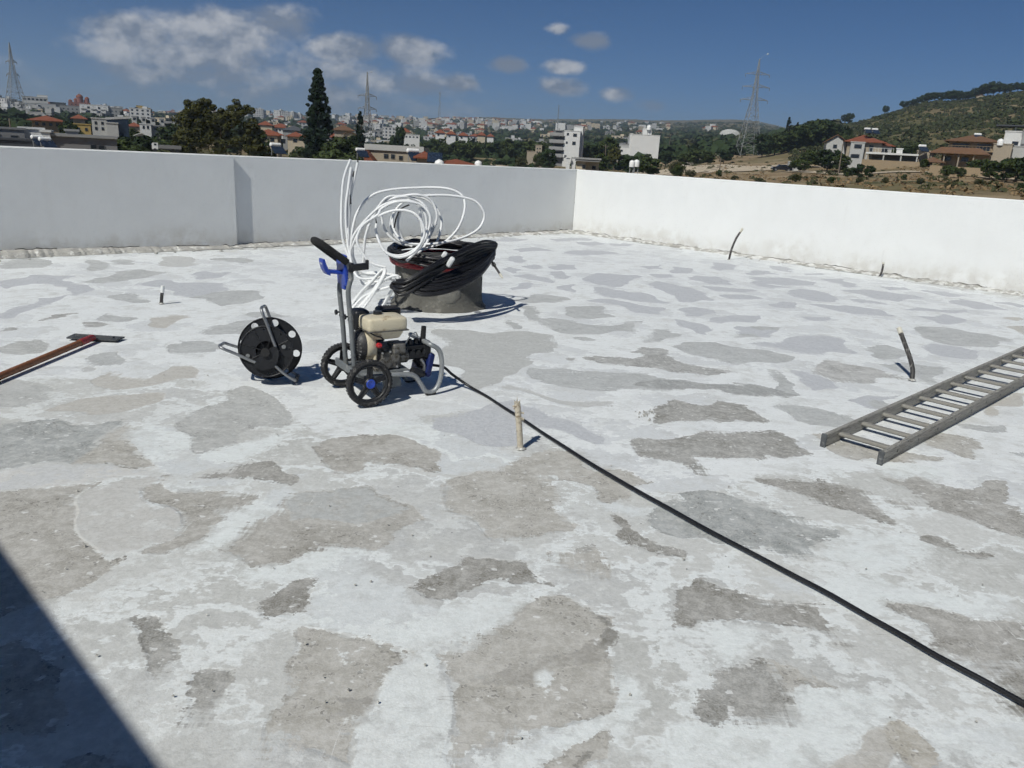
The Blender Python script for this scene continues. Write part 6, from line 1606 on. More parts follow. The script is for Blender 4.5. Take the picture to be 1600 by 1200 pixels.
scrub('dry_grass', 2600, M_DRY, 3, lambda r: (lambda px, D: (px, D, .3 + nzv(px, D, 2, 3)))(r.uniform(620, 1750), 70 + 190 * r.rand() ** .9), .42, 14, 'dry brown grass on the banks and fields', .34)
scrub('field_scrub', 620, M_OLIVE, 4, lambda r: (lambda px, D: (px, D, .15 + 1.1 * max(0, nzv(px, D, 2, 5))))(r.uniform(640, 1750), 85 + 260 * r.rand() ** .8), .75, 30, 'low dusty scrub on the banks and fields', .28)
scrub('distant_trees', 7200, M_DARK, 5, lambda r: (lambda px, D: (px, D, .45 + .9 * max(0, nzv(px, D, 1.5, 11))))(r.uniform(-150, 1260), 330 * (2500 / 330) ** (r.rand() ** 1.0)), 4.6, 13, 'dark trees scattered through the distant town')
scrub('near_trees', 520, M_DARK, 6, lambda r: (r.uniform(-60, 1000), r.uniform(230, 420), .8), 2.6, 40, 'dark green gardens among the nearer houses', .34)
scrub('distant_plain_scrub', 1800, M_OLIVE, 7, lambda r: (r.uniform(820, 1300), 430 * (2600 / 430) ** r.rand(), .8), 4.0, 10, 'grey green scrub on the distant plain')

# ------------------------------------------------------------------ houses, pylons and vehicles beyond the parapet
def wallmat(n, c, **k): return mat(n, c, .9, var=.07, scale=.5, col2=tuple(v * .82 for v in c), thr=(.55, .75), spec=.15, **k)
WM = {'white': wallmat('white_render', (.60, .60, .585)), 'cream': wallmat('cream_render', (.46, .40, .30)), 'beige': wallmat('beige_render', (.33, .285, .22)), 'tan': wallmat('tan_render', (.30, .23, .15)),
      'grey': wallmat('grey_render', (.20, .20, .20)), 'dark': wallmat('dark_grey_render', (.075, .08, .09)), 'mid': wallmat('mid_grey_render', (.28, .28, .275)), 'yellow': wallmat('yellow_render', (.42, .31, .12)),
      'far': wallmat('weathered_white_render', (.50, .50, .49)),
      'pink': wallmat('terracotta_pink_render', (.22, .10, .085)), 'pale': wallmat('pale_grey_render', (.42, .42, .405))}
M_TILE = mat('red_roof_tiles', (.21, .070, .040), .85, var=.25, scale=1.2, stretch=(1, 5, 1), col2=(.13, .055, .035), thr=(.5, .66), spec=.2)
M_BROWNTILE = mat('brown_roof_tiles', (.15, .085, .05), .85, var=.25, scale=1.2, stretch=(1, 5, 1), col2=(.10, .06, .04), thr=(.5, .66), spec=.2)
M_GLASS = mat('dark_window_glass', (.018, .022, .028), .15, var=.4, scale=1.5)
M_FRAME = mat('pale_window_frame', (.55, .55, .53), .6)
M_DARKFRAME = mat('dark_window_frame', (.10, .10, .105), .5)
M_PANEL = mat('solar_panel_glass', (.02, .03, .05), .2, var=.3, scale=2)
M_TANKW = mat('white_enamel_tank', (.78, .78, .76), .45, var=.06)
M_LATTICE = mat('galvanised_lattice', (.30, .31, .31), .6, metal=.4, var=.1)
M_POLE = mat('weathered_pole', (.16, .13, .10), .9)

def unit_box(name, mt):
    m = MB(); m.box((0, 0, 0), (1, 1, 1)); return m.data(name, mt)
U_FRAME, U_DFRAME, U_PANE = unit_box('window', M_FRAME), unit_box('window', M_DARKFRAME), unit_box('pane', M_GLASS)
def window(par, x, y, z, w, h, side=None, dark=True):
    """frame standing 5 cm proud of the wall, pane set in it; side None = front face"""
    o = link('window', U_DFRAME if dark else U_FRAME, par)
    o.scale = (w, .10, h); o.location = (x, y, z)
    if side: o.rotation_euler = (0, 0, side)
    p = link('pane', U_PANE, o); p.scale = (.86, 1.12, .88)
    return o
def hip(m, x0, x1, y0, y1, z, h, ov=.5, ridge=None, th=.12):
    x0, x1, y0, y1 = x0 - ov, x1 + ov, y0 - ov, y1 + ov
    w, d = x1 - x0, y1 - y0
    if ridge is None: ridge = max(0, w - d)
    cx, cy = (x0 + x1) / 2, (y0 + y1) / 2
    ra, rb = (cx - ridge / 2, cy, z + h), (cx + ridge / 2, cy, z + h)
    b = [(x0, y0, z), (x1, y0, z), (x1, y1, z), (x0, y1, z)]; lo = [(p[0], p[1], z - th) for p in b]
    m.mesh(b + [ra, rb], [(0, 1, 5, 4), (1, 2, 5), (2, 3, 4, 5), (3, 0, 4)])
    m.mesh(b + lo, [(0, 4, 5, 1), (1, 5, 6, 2), (2, 6, 7, 3), (3, 7, 4, 0), (7, 6, 5, 4)])
def gable(m, x0, x1, y0, y1, z, h, ov=.4, th=.15):
    """ridge runs front to back"""
    x0, x1, y0, y1 = x0 - ov, x1 + ov, y0 - ov, y1 + ov; cx = (x0 + x1) / 2
    for s in (0, 1):
        a = x0 if s == 0 else x1
        t = [(a, y0, z), (cx, y0, z + h), (cx, y1, z + h), (a, y1, z)]; lo = [(p[0], p[1], p[2] - th) for p in t]
        m.mesh(t + lo, [(0, 1, 2, 3), (7, 6, 5, 4), (0, 4, 5, 1), (3, 2, 6, 7), (0, 3, 7, 4)])

class House:
    """A building measured in photo columns and rows at distance D; its front lies across the line of sight, turned by yaw."""
    def __init__(s, name, label, px0, px1, D, yaw=0.0, cat='house', group=None, base=None):
        pc = (px0 + px1) / 2; s.D, s.pc = D, pc
        p = spot(pc, D) if base is None else Vector((*spot(pc, D).xy, base))
        a = col_az(pc)
        s.k = D * math.cos(a) / 1230.0 * 1.0416 / (1.0 / math.cos(PITCH)) * 1.0
        s.k = (at(px1, hor_row(pc), D * math.cos(a)) - at(px0, hor_row(pc), D * math.cos(a))).length / (px1 - px0)
        s.z0 = p.z
        s.R = empty(name, p, -a + yaw, label=label, cat=cat, group=group)
    def X(s, px): return (px - s.pc) * s.k
    def Zr(s, row, px=None): return above(px if px is not None else s.pc, row, s.D) - s.z0
    def block(s, px0, px1, top, depth, mt='white', y0=0.0, bottom=None, roof=None, roofrow=None, part='wall', rm=None, ov=.5, slab=True):
        x0, x1, z1 = s.X(px0), s.X(px1), s.Zr(top)
        zb = -1.5 if bottom is None else s.Zr(bottom)
        m = MB(); m.box(((x0 + x1) / 2, y0 + depth / 2, (z1 + zb) / 2), (x1 - x0, depth, z1 - zb))
        o = m.build(part, WM[mt], s.R)
        if roof == 'hip':
            m = MB(); hip(m, x0, x1, y0, y0 + depth, z1 + .13, s.Zr(roofrow) - z1, ov); m.build('roof', rm or M_TILE, s.R)
        elif roof == 'gable':
            m = MB(); h = s.Zr(roofrow) - z1; gable(m, x0, x1, y0, y0 + depth, z1 + .13, h, ov); m.build('roof', rm or M_TILE, s.R)
            cx = (x0 + x1) / 2
            for yy in (y0, y0 + depth - .2): m = MB(); m.prism([(x0, z1), (x1, z1), (cx, z1 + h * .96)], lambda u, v, q: L3(u, q, v), yy, yy + .2); m.build('gable_end', WM[mt], s.R)
        elif slab:
            m = MB(); m.box(((x0 + x1) / 2, y0 + depth / 2, z1 + .11), (x1 - x0 + .24, depth + .24, .20)); m.build('roof_slab', WM[mt], s.R)
        return o
    def win(s, px0, px1, r0, r1, y0=0.0, dark=True):
        return window(s.R, (s.X(px0) + s.X(px1)) / 2, y0 - .02, (s.Zr(r0) + s.Zr(r1)) / 2, max(.4, abs(s.X(px1) - s.X(px0))), max(.4, abs(s.Zr(r0) - s.Zr(r1))), None, dark)
    def grid(s, px0, px1, r0, r1, nx, nz, fx=.5, fz=.5, y0=0.0, dark=True):
        for i in range(nx):
            for j in range(nz):
                a = px0 + (px1 - px0) * (i + .5) / nx; b = r0 + (r1 - r0) * (j + .5) / nz
                w, h = (px1 - px0) / nx * fx / 2, (r1 - r0) / nz * fz / 2
                s.win(a - w, a + w, b - h, b + h, y0, dark)
    def balcony(s, px0, px1, row, out=1.4, y0=0.0, h=1.0, mt='white', solid=False):
        x0, x1, z = s.X(px0), s.X(px1), s.Zr(row)
        m = MB(); m.box(((x0 + x1) / 2, y0 - out / 2, z), (x1 - x0, out, .18)); 
        if solid: m.box(((x0 + x1) / 2, y0 - out + .05, z + h / 2), (x1 - x0, .1, h))
        else:
            m.box(((x0 + x1) / 2, y0 - out + .04, z + h), (x1 - x0, .06, .06))
            n = max(3, int((x1 - x0) / .6))
            for i in range(n + 1): m.box((x0 + (x1 - x0) * i / n, y0 - out + .04, z + h / 2), (.05, .05, h))
        m.build('balcony', WM[mt], s.R)

def heater(px, row, D, label, n=1, size=1.0, panel=True):
    size *= .62
    """rooftop solar water heater: white cylinder tank on legs, tilted dark panel"""
    a = col_az(px); zt = above(px, row, D)
    R = empty('solar_water_heater', (D * math.sin(a), D * math.cos(a), zt - 1.55 * size), -a + .5, label=label, cat='water heater')
    for i in range(n):
        ox = (i - (n - 1) / 2) * 2.2 * size
        m = MB(); m.cyl((ox - .75 * size, 0, 1.25 * size), (ox + .75 * size, 0, 1.25 * size), .30 * size, n=16)
        m.lathe([(.30 * size, 0), (.24 * size, .07 * size), (0, .10 * size)], lambda u, v, h: Vector((ox + .75 * size + h, u, 1.25 * size + v)), 16)
        m.lathe([(.30 * size, 0), (.24 * size, .07 * size), (0, .10 * size)], lambda u, v, h: Vector((ox - .75 * size - h, u, 1.25 * size + v)), 16); m.build('tank', M_TANKW, R)
        if panel:
            m = MB(); m.box((ox, -.95 * size, .55 * size), (1.9 * size, 1.5 * size, .08), Euler((.7, 0, 0))); m.build('panel', M_PANEL, R)
        m = MB()
        for q in (-.6, .6): m.cyl((ox + q * size, 0, -.25 * size), (ox + q * size, 0, 1.0 * size), .04, n=6); m.cyl((ox + q * size, -1.4 * size, -.25 * size), (ox + q * size, 0, 1.0 * size), .03, n=6)
        m.build('stand', M_LATTICE, R)
    return R

# --- near left: low grey flat-roofed houses
h = House('flat_roofed_house', 'low grey flat-roofed house at the far left beyond the parapet', 0, 60, 92)
h.block(-40, 36, 203, 9, 'grey'); h.block(29, 63, 201, 8, 'white', 1.5); h.win(17, 27, 213, 217.5); h.win(-6, 4, 212, 217)
h.block(-30, 92, 219, 7, 'dark', -3.2)
h = House('flat_roofed_house', 'dark grey long flat-roofed house with two small windows, left of the pine', 72, 175, 88)
h.block(84, 175, 214, 10, 'grey', 0); h.block(72, 84, 209.5, 9, 'white', -.4); h.block(84, 176, 211, .5, 'mid', -.3, bottom=214.5, part='parapet_band', slab=False); h.win(137, 146, 225, 231); h.win(148, 157, 226, 232); h.block(104, 122, 206, 3, 'mid', 3.0, bottom=212)
heater(56, 211, 86, 'white water tank on the low grey house at the far left')
heater(68, 214, 84, 'white tank beside the white wall of the low grey house')
# --- left slope
h = House('hip_roofed_house', 'tan house with broad red hipped roof on the left', 52, 97, 215)
h.block(54, 95, 189.5, 9, 'tan', roof='hip', roofrow=181, ov=1.0); h.grid(56, 93, 190.5, 198, 4, 1, .5, .7)
h = House('yellow_house', 'small yellow house below the modern grey building on the left', 117, 148, 190)
h.block(118, 141, 195, 7, 'yellow'); h.block(141, 148, 198, 6, 'dark', .4); h.grid(119, 140, 198, 206, 2, 1, .35, .6)
h = House('hip_roofed_house', 'brown roofed house above the small yellow house', 115, 134, 250)
h.block(117, 133, 186, 7, 'beige', roof='hip', roofrow=179, ov=.7)
h = House('modern_house', 'modern pale grey house with dark slanting glass end', 148, 200, 170)
h.block(148, 168, 187, 8, 'pale'); h.grid(149, 167, 189, 206, 2, 2, .3, .55)
m = MB(); x0, x1, x2 = h.X(168), h.X(199), h.X(186); zt, zm, zb = h.Zr(184), h.Zr(188), h.Zr(213)
m.mesh([(x0, -.6, zm), (x1, -.6, zt), (x1, -.6, zb), (x2, -.6, zb), (x0, 7, zm), (x1, 7, zt), (x1, 7, zb), (x2, 7, zb)], [(0, 3, 2, 1), (4, 5, 6, 7), (0, 1, 5, 4), (1, 2, 6, 5), (0, 4, 7, 3)]); m.build('glass_wing', M_PANEL, h.R)
m = MB(); m.mesh([(x0 - .1, -.7, zm + .05), (x1 + .3, -.7, zt + .05), (x1 + .3, 7.2, zt + .05), (x0 - .1, 7.2, zm + .05), (x0 - .1, -.7, zm + .45), (x1 + .3, -.7, zt + .45), (x1 + .3, 7.2, zt + .45), (x0 - .1, 7.2, zm + .45)], [(0, 1, 5, 4), (4, 5, 6, 7), (1, 2, 6, 5), (3, 0, 4, 7), (2, 3, 7, 6)]); m.build('roof', WM['pale'], h.R)
h.block(168, 184, 193, 2, 'pale', -1.2, part='front_wing'); 
# white apartment block with balconies
h = House('apartment_block', 'white apartment block with rows of balconies on the left hill', 131, 192, 560)
h.block(132, 171, 165, 16, 'white'); h.block(171, 191, 167.5, 15, 'mid', 1.0); h.grid(133, 170, 166.5, 190, 5, 4, .5, .55); h.grid(173, 190, 170, 188, 3, 3, .3, .4, 1.0)
for r in (171.5, 177.5, 183.5):
    for a in (133, 147, 160): h.balcony(a, a + 8, r, 2.0, 0, 1.1, 'white', True)
h = House('hilltop_building', 'white stepped building complex crowning the left hill', 36, 130, 620)
h.block(46, 80, 153.5, 18, 'pale'); h.block(66, 80, 150, 8, 'white', 3); h.block(38, 62, 164, 14, 'pale', -3); h.block(62, 90, 163, 15, 'pale', -2); h.block(89, 95, 167, 9, 'white', -4); h.block(95, 128, 163.5, 16, 'mid', -1); h.grid(47, 79, 154.5, 160, 6, 1, .7, .6); h.grid(63, 89, 167, 176, 4, 2, .25, .3, -2); h.grid(97, 127, 166, 176, 5, 2, .35, .4, -1); h.block(82, 104, 159.5, 10, 'dark', 6)
# church with domes
h = House('domed_church', 'pink stone church with red domes on the hill skyline', 112, 144, 760, cat='church')
h.block(113, 143, 160, 20, 'pink', slab=False)
for cx, base, top, r in ((129, 160, 147, 5.0), (116, 161, 156, 2.6), (139, 161, 150.5, 3.4), (123, 161, 154, 2.4), (136, 161, 155, 2.2)):
    m = MB(); X0, R0 = h.X(cx), r * h.k; z0, z1 = h.Zr(base), h.Zr(top); zd = z1 - R0 * .9
    f = lambda u, v, hh, X0=X0: Vector((X0 + u, 8 + v, hh)); m.lathe([(R0 * .92, z0 - 1), (R0 * .92, zd)], f, 14, False); m.build('drum', WM['pink'], h.R)
    m = MB(); m.lathe([(R0 * 1.02, zd), (R0 * .95, zd + R0 * .3), (R0 * .7, zd + R0 * .65), (R0 * .35, zd + R0 * .86), (0, zd + R0 * .92)], f, 14); m.cyl((X0, 8, zd + R0 * .9), (X0, 8, zd + R0 * 1.35), .15, n=5); m.build('dome', M_TILE, h.R)
h.grid(115, 142, 162, 166, 5, 1, .3, .6)
h = House('row_house', 'white row house with dark roof openings in front of the distant wood', 207, 262, 330)
for i in range(4): h.block(210 + i * 13, 217 + i * 13, 183.5 + i * .4, 8, 'pale', (i % 2) * 1.5); h.win(212 + i * 13, 216 + i * 13, 185 + i * .4, 189 + i * .4, (i % 2) * 1.5)
h = House('white_house', 'white house with tall dark windows left of the big pine', 220, 257, 235)
h.block(221, 237, 195, 7, 'white'); h.block(237, 257, 196.5, 6, 'mid', 1); h.win(225, 228, 197, 202, dark=True); h.win(231, 234, 197, 202); h.win(241, 247, 198, 203, 1)
h = House('small_white_house', 'small white house with a low gable among trees left of the pine', 211, 232, 190)
h.block(213, 230, 213, 5, 'white', roof='gable', roofrow=208, rm=WM['white']); 
h = House('red_roofed_house', 'small red roofed house half hidden in trees on the left', 199, 222, 270)
h.block(201, 220, 198, 7, 'cream', roof='hip', roofrow=191.5)
h = House('yellow_block', 'yellow apartment house on the skyline left of the pine', 216, 238, 640)
h.block(217, 228, 166, 10, 'yellow'); h.block(227, 237, 168.5, 10, 'yellow', 1); h.grid(218, 237, 169, 175, 4, 2, .4, .4)
# --- behind the pine and cypress
h = House('terrace_house', 'cream terrace house with long red roof between pine and cypress', 400, 474, 215)
h.block(402, 440, 211.5, 8, 'beige', 1, roof='hip', roofrow=203, ov=.7); h.block(415, 434, 213, 4, 'cream', -2, roof='hip', roofrow=206, ov=.5); h.block(449, 474, 212.5, 6, 'cream', -1.5, roof='hip', roofrow=205, ov=.6); h.win(423, 429, 216, 222, -2); h.win(457, 463, 215.5, 221, -1.5); h.win(439, 446, 217, 224, 1); h.win(405, 410, 215, 221, 1)
h = House('red_roofed_house', 'red roofed house higher up behind the cream terrace', 404, 450, 330)
h.block(406, 426, 196.5, 9, 'cream', roof='hip', roofrow=189.5); h.block(428, 446, 199, 9, 'white', 2, roof='hip', roofrow=192); h.grid(430, 445, 200, 205, 3, 1, .5, .6, 2)
h = House('grey_roofed_house', 'dark grey roofed house behind the cream terrace left of the cypress', 440, 476, 300)
h.block(443, 476, 204, 9, 'mid', roof='hip', roofrow=196, rm=WM['dark'])
h = House('gabled_house', 'cream gabled house beside the pylon right of the cypress', 534, 556, 215)
h.block(537, 555, 211, 6, 'cream', roof='gable', roofrow=205.5, rm=M_BROWNTILE); h.win(540, 543, 213, 218); h.win(548, 551, 213, 218)
h = House('brown_roofed_house', 'broad brown roofed house right behind the cypress', 521, 553, 270)
h.block(523, 551, 204, 9, 'beige', roof='hip', roofrow=195, rm=M_BROWNTILE, ov=.8)
h = House('red_roofed_house', 'red roofed house with white front in the middle distance', 622, 656, 330)
h.block(625, 640, 207, 8, 'cream', roof='hip', roofrow=200); h.block(631, 655, 211, 6, 'white', -3); h.grid(632, 654, 212, 216, 4, 1, .5, .6, -3)
h = House('red_roofed_house', 'long red roofed row at the edge of the tree belt', 678, 732, 380)
for i, (a, b, r) in enumerate(((680, 694, 209), (697, 711, 210), (716, 730, 211))): h.block(a, b, r, 8, 'white', i * .7, roof='hip', roofrow=r - 6.0); h.win(a + 3, a + 6, r + 1.5, r + 4.5, i * .7)
h = House('red_roofed_house', 'red roofed house right of the long row at the tree belt', 742, 772, 420)
h.block(745, 757, 212, 8, 'cream', roof='hip', roofrow=206); h.block(760, 770, 213, 8, 'white', roof='hip', roofrow=208)
# --- near roofs just over the long parapet
h = House('flat_roofed_house', 'beige house with pale flat roof edge right behind the white conduit', 569, 662, 84, yaw=-.10)
h.block(572, 661, 236, 9, 'beige', 0, slab=False); h.block(570, 662, 227, .35, 'pale', -.2, bottom=236, part='parapet_band', slab=False); h.block(570, 662, 228, 8.4, 'mid', .3, bottom=235, part='roof_core', slab=False)
for a, b, r0, r1 in ((600, 607, 241, 248), (612, 616, 241, 248), (624, 629, 243, 249)): h.win(a, b, r0, r1)
m = MB(); x0, x1 = h.X(576), h.X(589); m.mesh([(x0, -3.2, h.Zr(236)), (x1, -3.2, h.Zr(251)), (x1, .3, h.Zr(251)), (x0, .3, h.Zr(236)), (x0, -3.2, h.Zr(253)), (x1, -3.2, h.Zr(253)), (x1, .3, h.Zr(253)), (x0, .3, h.Zr(253))], [(0, 1, 2, 3), (0, 4, 5, 1), (3, 2, 6, 7), (0, 3, 7, 4), (1, 5, 6, 2)]); m.build('tiled_slope', M_TILE, h.R)
h = House('red_roofed_house', 'low red tiled roofs just over the long parapet right of the conduit', 650, 742, 66)
h.block(652, 672, 250, 6, 'beige', 0, roof='hip', roofrow=240.5, ov=.3); h.block(690, 738, 258, 6, 'beige', -.5, roof='hip', roofrow=250.5, ov=.4)
m = MB(); m.box((h.X(680), -.4, h.Zr(247)), (1.2, 1.5, .07), Euler((.5, 0, 0))); m.build('roof_light', M_PANEL, h.R)
heater(563, 231, 80, 'white water tank and dark panel by the tips of the conduit', size=.9)
heater(645, 232, 72, 'white tank with tilted panel behind the long parapet, right of the conduit', size=1.1)
heater(430, 223, 100, 'white tanks stacked on a stand behind the parapet, left of the cypress', size=1.3)
def dome_tank(px, row, D, r, label):
    a = col_az(px); zt = above(px, row, D)
    R = empty('water_tank', (D * math.sin(a), D * math.cos(a), zt - r * 1.9), -a, label=label, cat='water tank')
    f = lambda u, v, hh: Vector((u, v, hh)); m = MB(); m.lathe([(r * .98, -.1), (r, 0), (r, r * 1.15), (r * .85, r * 1.6), (r * .45, r * 1.84), (0, r * 1.9)], f, 18); m.build('tank', M_TANKW, R)
    m = MB(); m.cyl((0, 0, r * 1.85), (0, 0, r * 1.98), r * .22, n=10); m.build('lid', M_TANKW, R)
    m = MB()
    for q in (-.6, .6): m.cyl((q * r, 0, -2.2), (q * r, 0, 0), .05, n=6)
    m.build('stand', M_LATTICE, R)
dome_tank(687, 249.5, 62, .36, 'rounded white water tank on the red roof over the parapet')
dome_tank(748, 251, 66, .30, 'rounded white tank with dark cover right of the red roofs')
dome_tank(988, 250.5, 66, .22, 'left of two small round white tanks in front of dark trees')
dome_tank(995, 249.5, 67, .24, 'right of two small round white tanks in front of dark trees')
# --- the white tower and its neighbours
h = House('white_tower_block', 'slim white four storey tower with few windows behind the far corner', 862, 906, 285, yaw=-.12, cat='building')
h.block(879, 904, 204.5, 8, 'white'); h.block(893, 907, 196.5, 5, 'white', 2.0); h.block(862, 879, 205, 7, 'grey', .8)
for a, b, r0, r1 in ((883, 886.5, 207.5, 211.5), (893, 899, 208, 213), (882.5, 885.5, 221, 224.5), (892.5, 898, 220.5, 226), (881.5, 885, 242.5, 246.5)): h.win(a, b, r0, r1)
for r in (213, 224, 235, 246): h.balcony(857, 879, r, 1.8, .8, 1.1, 'mid', True); h.win(865, 876, r - 8, r - 1.5, .8)
h = House('white_annex', 'narrow white annex in front of the slim tower', 884, 901, 120)
h.block(885, 891, 247.5, 5, 'white'); h.block(893, 900, 246, 5, 'white', .6)
h = House('low_cream_house', 'low cream house with flat roof right above the far corner', 900, 938, 96)
h.block(901, 916, 252.5, 6, 'cream'); h.block(916, 937, 253, 6, 'cream', .9); h.block(899, 938, 249.5, 7.5, 'mid', -.5, bottom=252.4, part='roof_band'); h.win(912, 914.5, 259, 263); h.win(926, 932, 260, 264, .9)
h = House('white_building', 'blank white building with stair tower and roof tank, right of the slim tower', 962, 1028, 330, yaw=.05, cat='building')
h.block(984, 1027, 210.5, 14, 'white'); h.block(981, 985.5, 209.5, 12, 'white', .7); h.block(1001, 1014.5, 200, 6, 'white', 4); h.block(964, 983, 231, 10, 'white', 1.5); h.block(966, 985, 226, 9, 'mid', 3); h.win(967, 972, 235, 238, 1.5)
dome_tank(1009, 195.5, 334, .9, 'white tank on the stair tower of the blank white building')
h = House('concrete_shell', 'pale unfinished concrete house left of the slim tower', 822, 848, 260)
h.block(836, 846, 227, 6, 'beige', slab=True); h.block(823, 840, 237, 7, 'beige', 1); h.grid(837, 845, 229, 240, 2, 2, .4, .4)
# low domed sheds far off
def shed(px0, px1, row, D, label):
    h = House('domed_shed', label, px0, px1, D, cat='shed'); w = (h.X(px1) - h.X(px0)) / 2; H = h.Zr(row); m = MB(); n = 14
    pr = [(w * math.cos(math.pi * i / n), max(.6, 0) + (H - .6) * math.sin(math.pi * i / n) ** .8) for i in range(n + 1)]
    vs = [(x, y, z) for y in (0, w * 1.2) for x, z in pr]; k = n + 1
    m.mesh(vs, [(i, i + 1, k + i + 1, k + i) for i in range(n)] + [tuple(range(k))[::-1], tuple(range(k, 2 * k))], True); m.build('roof', WM['pale'], h.R)
    m = MB(); m.box((0, w * .6, -.5), (2 * w, w * 1.18, 2.2)); m.build('wall', WM['pale'], h.R)
shed(1118, 1150, 201.5, 900, 'low white domed shed on the plain left of the right hand pylon')
shed(826, 846, 188.5, 2000, 'white domed hall on the far skyline')
h = House('white_block', 'long white block on the far plain behind the slim tower', 864, 884, 1300)
h.block(865, 880, 192, 30, 'white'); h.block(880, 905, 194, 25, 'mid', 5)
# --- houses on the right
h = House('red_hip_house', 'two storey house with red hipped roof and gable below the hill', 1286, 1386, 205, yaw=.10)
h.block(1318, 1368, 222, 10, 'beige', 0, roof='hip', roofrow=209.5, ov=.9); h.block(1288, 1317, 224, 8, 'pale', 1.5, roof='gable', roofrow=211.5, ov=.5, rm=M_BROWNTILE); h.block(1362, 1384, 226, 8, 'pale', 1.5, roof='hip', roofrow=219, ov=.6); h.block(1322, 1342, 223, 1.6, 'pale', -1.6, roof=None)
h.win(1327, 1338, 225.5, 232, -1.6); h.win(1350, 1356, 226, 236); h.win(1364, 1370, 229, 236, 1.5); h.win(1374, 1379, 229, 236, 1.5); h.win(1324, 1337, 241, 247, -1.6); h.balcony(1350, 1384, 237, 1.5, 0, 1.0, 'white'); h.win(1298, 1304, 227, 233, 1.5)
heater(1349, 199.5, 208, 'twin white tanks on the red hipped roof below the hill', n=2, size=1.35)
h = House('carport_house', 'low house with white flat carport roof between two larger houses', 1350, 1446, 190)
h.block(1360, 1430, 244, 8, 'grey', 3.5); h.block(1394, 1403, 232, 3, 'white', 4); h.block(1424, 1448, 234, 6, 'beige', 3)
m = MB(); x0, x1, z = h.X(1351), h.X(1426), h.Zr(241); m.box(((x0 + x1) / 2, 1.2, z), (x1 - x0, 5.6, .35)); m.build('carport_roof', WM['white'], h.R)
for q in (0.02, .35, .68, .98): m = MB(); m.box((x0 + (x1 - x0) * q, -1.3, z / 2 - .6), (.25, .25, z + .9)); m.build('post', WM['pale'], h.R)
m = MB(); m.box(((x0 + x1) / 2, -2.2, .2), (x1 - x0 + 1, .25, 2.4)); m.build('garden_wall', WM['tan'], h.R)
m = MB(); hip(m, h.X(1432), h.X(1462), -2, 3, h.Zr(250), 1.0, .3); m.build('porch_roof', M_BROWNTILE, h.R)
heater(1432, 225.5, 192, 'white tank on the low house beside the carport', size=1.5)
h = House('tan_hip_house', 'tan house with brown hipped roof, deep porch and balcony at the right', 1452, 1564, 195, yaw=-.05)
h.block(1476, 1540, 221.5, 10, 'tan', 0, roof='hip', roofrow=209, ov=1.1, rm=M_BROWNTILE); h.block(1537, 1562, 224, 8, 'beige', -1); h.win(1480, 1505, 224, 231); h.win(1514, 1534, 224, 236); h.balcony(1476, 1538, 236, 1.6, 0, 1.0, 'tan'); h.block(1470, 1536, 243, 4, 'tan', -2.4); h.win(1474, 1484, 246, 253, -2.4); h.win(1498, 1508, 246, 253, -2.4)
m = MB(); hip(m, h.X(1455), h.X(1534), -5, -1.5, h.Zr(241), 1.2, .3); m.build('porch_roof', M_BROWNTILE, h.R)
for q in (1457, 1475, 1495, 1515): m = MB(); m.cyl((h.X(q), -4.6, -1), (h.X(q), -4.6, h.Zr(241)), .14, n=8); m.build('porch_post', WM['beige'], h.R)
heater(1513, 207.5, 199, 'white tank and dark panel on the brown hipped roof at the right', size=1.4)
dome_tank(1550, 216.5, 194, .62, 'round white tank beside the brown hipped roof at the right')
h = House('modern_house', 'white and grey modern house cut by the right edge of the picture', 1558, 1680, 205)
h.block(1562, 1680, 207, 10, 'white', 0); h.block(1586, 1700, 205, 9, 'mid', -1.0, bottom=226); h.block(1560, 1690, 231, 6, 'pale', -2.5); h.win(1574, 1583, 222, 228); h.win(1600, 1612, 232, 239, -2.5); h.win(1590, 1598, 210, 217, -1)
m = MB(); m.box((h.X(1600), 3, h.Zr(197)), (h.X(1680) - h.X(1574), 6, .25)); m.build('pergola_roof', WM['dark'], h.R)
for q in (1575, 1598, 1625): m = MB(); m.box((h.X(q), .3, (h.Zr(197) + h.Zr(207)) / 2), (.2, .2, h.Zr(197) - h.Zr(207))); m.build('pergola_post', WM['dark'], h.R)
h = House('hilltop_hut', 'small stone hut on the hill among the pines', 1497, 1522, 640)
h.block(1500, 1512, 150, 6, 'beige', roof='gable', roofrow=147, rm=M_BROWNTILE)

# --- distant houses, one object each
def far_protos():
    P = {}
    for kind, wm, roof in (('white', 'far', 'flat'), ('cream', 'cream', 'flat'), ('red', 'far', 'hip'), ('redcream', 'cream', 'hip'), ('block', 'far', 'flat'), ('grey', 'mid', 'flat')):
        m = MB()
        W_, D_, H_ = (14, 12, 15) if kind == 'block' else (11, 9, 6.2)
        m.cur = 0; m.box((0, 0, H_ / 2 - 2), (W_, D_, H_ + 4))
        if roof == 'flat':
            m.box((0, 0, H_ + .2), (W_ + .4, D_ + .4, .4)); m.box((W_ * .2, 1, H_ + 1.3), (3.2, 3, 2.2))
            m.cur = 2; m.box((-W_ * .2, -1, H_ + .9), (2.2, 1.4, .12), Euler((.6, 0, 0)))
        else:
            m.cur = 1; hip(m, -W_ / 2, W_ / 2, -D_ / 2, D_ / 2, H_ + .15, 2.4, .6)
        m.cur = 2
        nx, nz = (4, 5) if kind == 'block' else (3, 2)
        for i in range(nx):
            for j in range(nz):
                x, z = (i + .5) / nx * W_ - W_ / 2, (j + .5) / nz * H_
                for s in (-1, 1): m.box((x, s * D_ / 2, z), (W_ / nx * .42, .12, H_ / nz * .5))
                for s in (-1, 1): m.box((s * W_ / 2, (i + .5) / nx * D_ - D_ / 2, z), (.12, D_ / nx * .38, H_ / nz * .45))
        P[kind] = m.data('distant_house', [WM[wm], M_TILE, M_GLASS])
    return P
FP = far_protos()
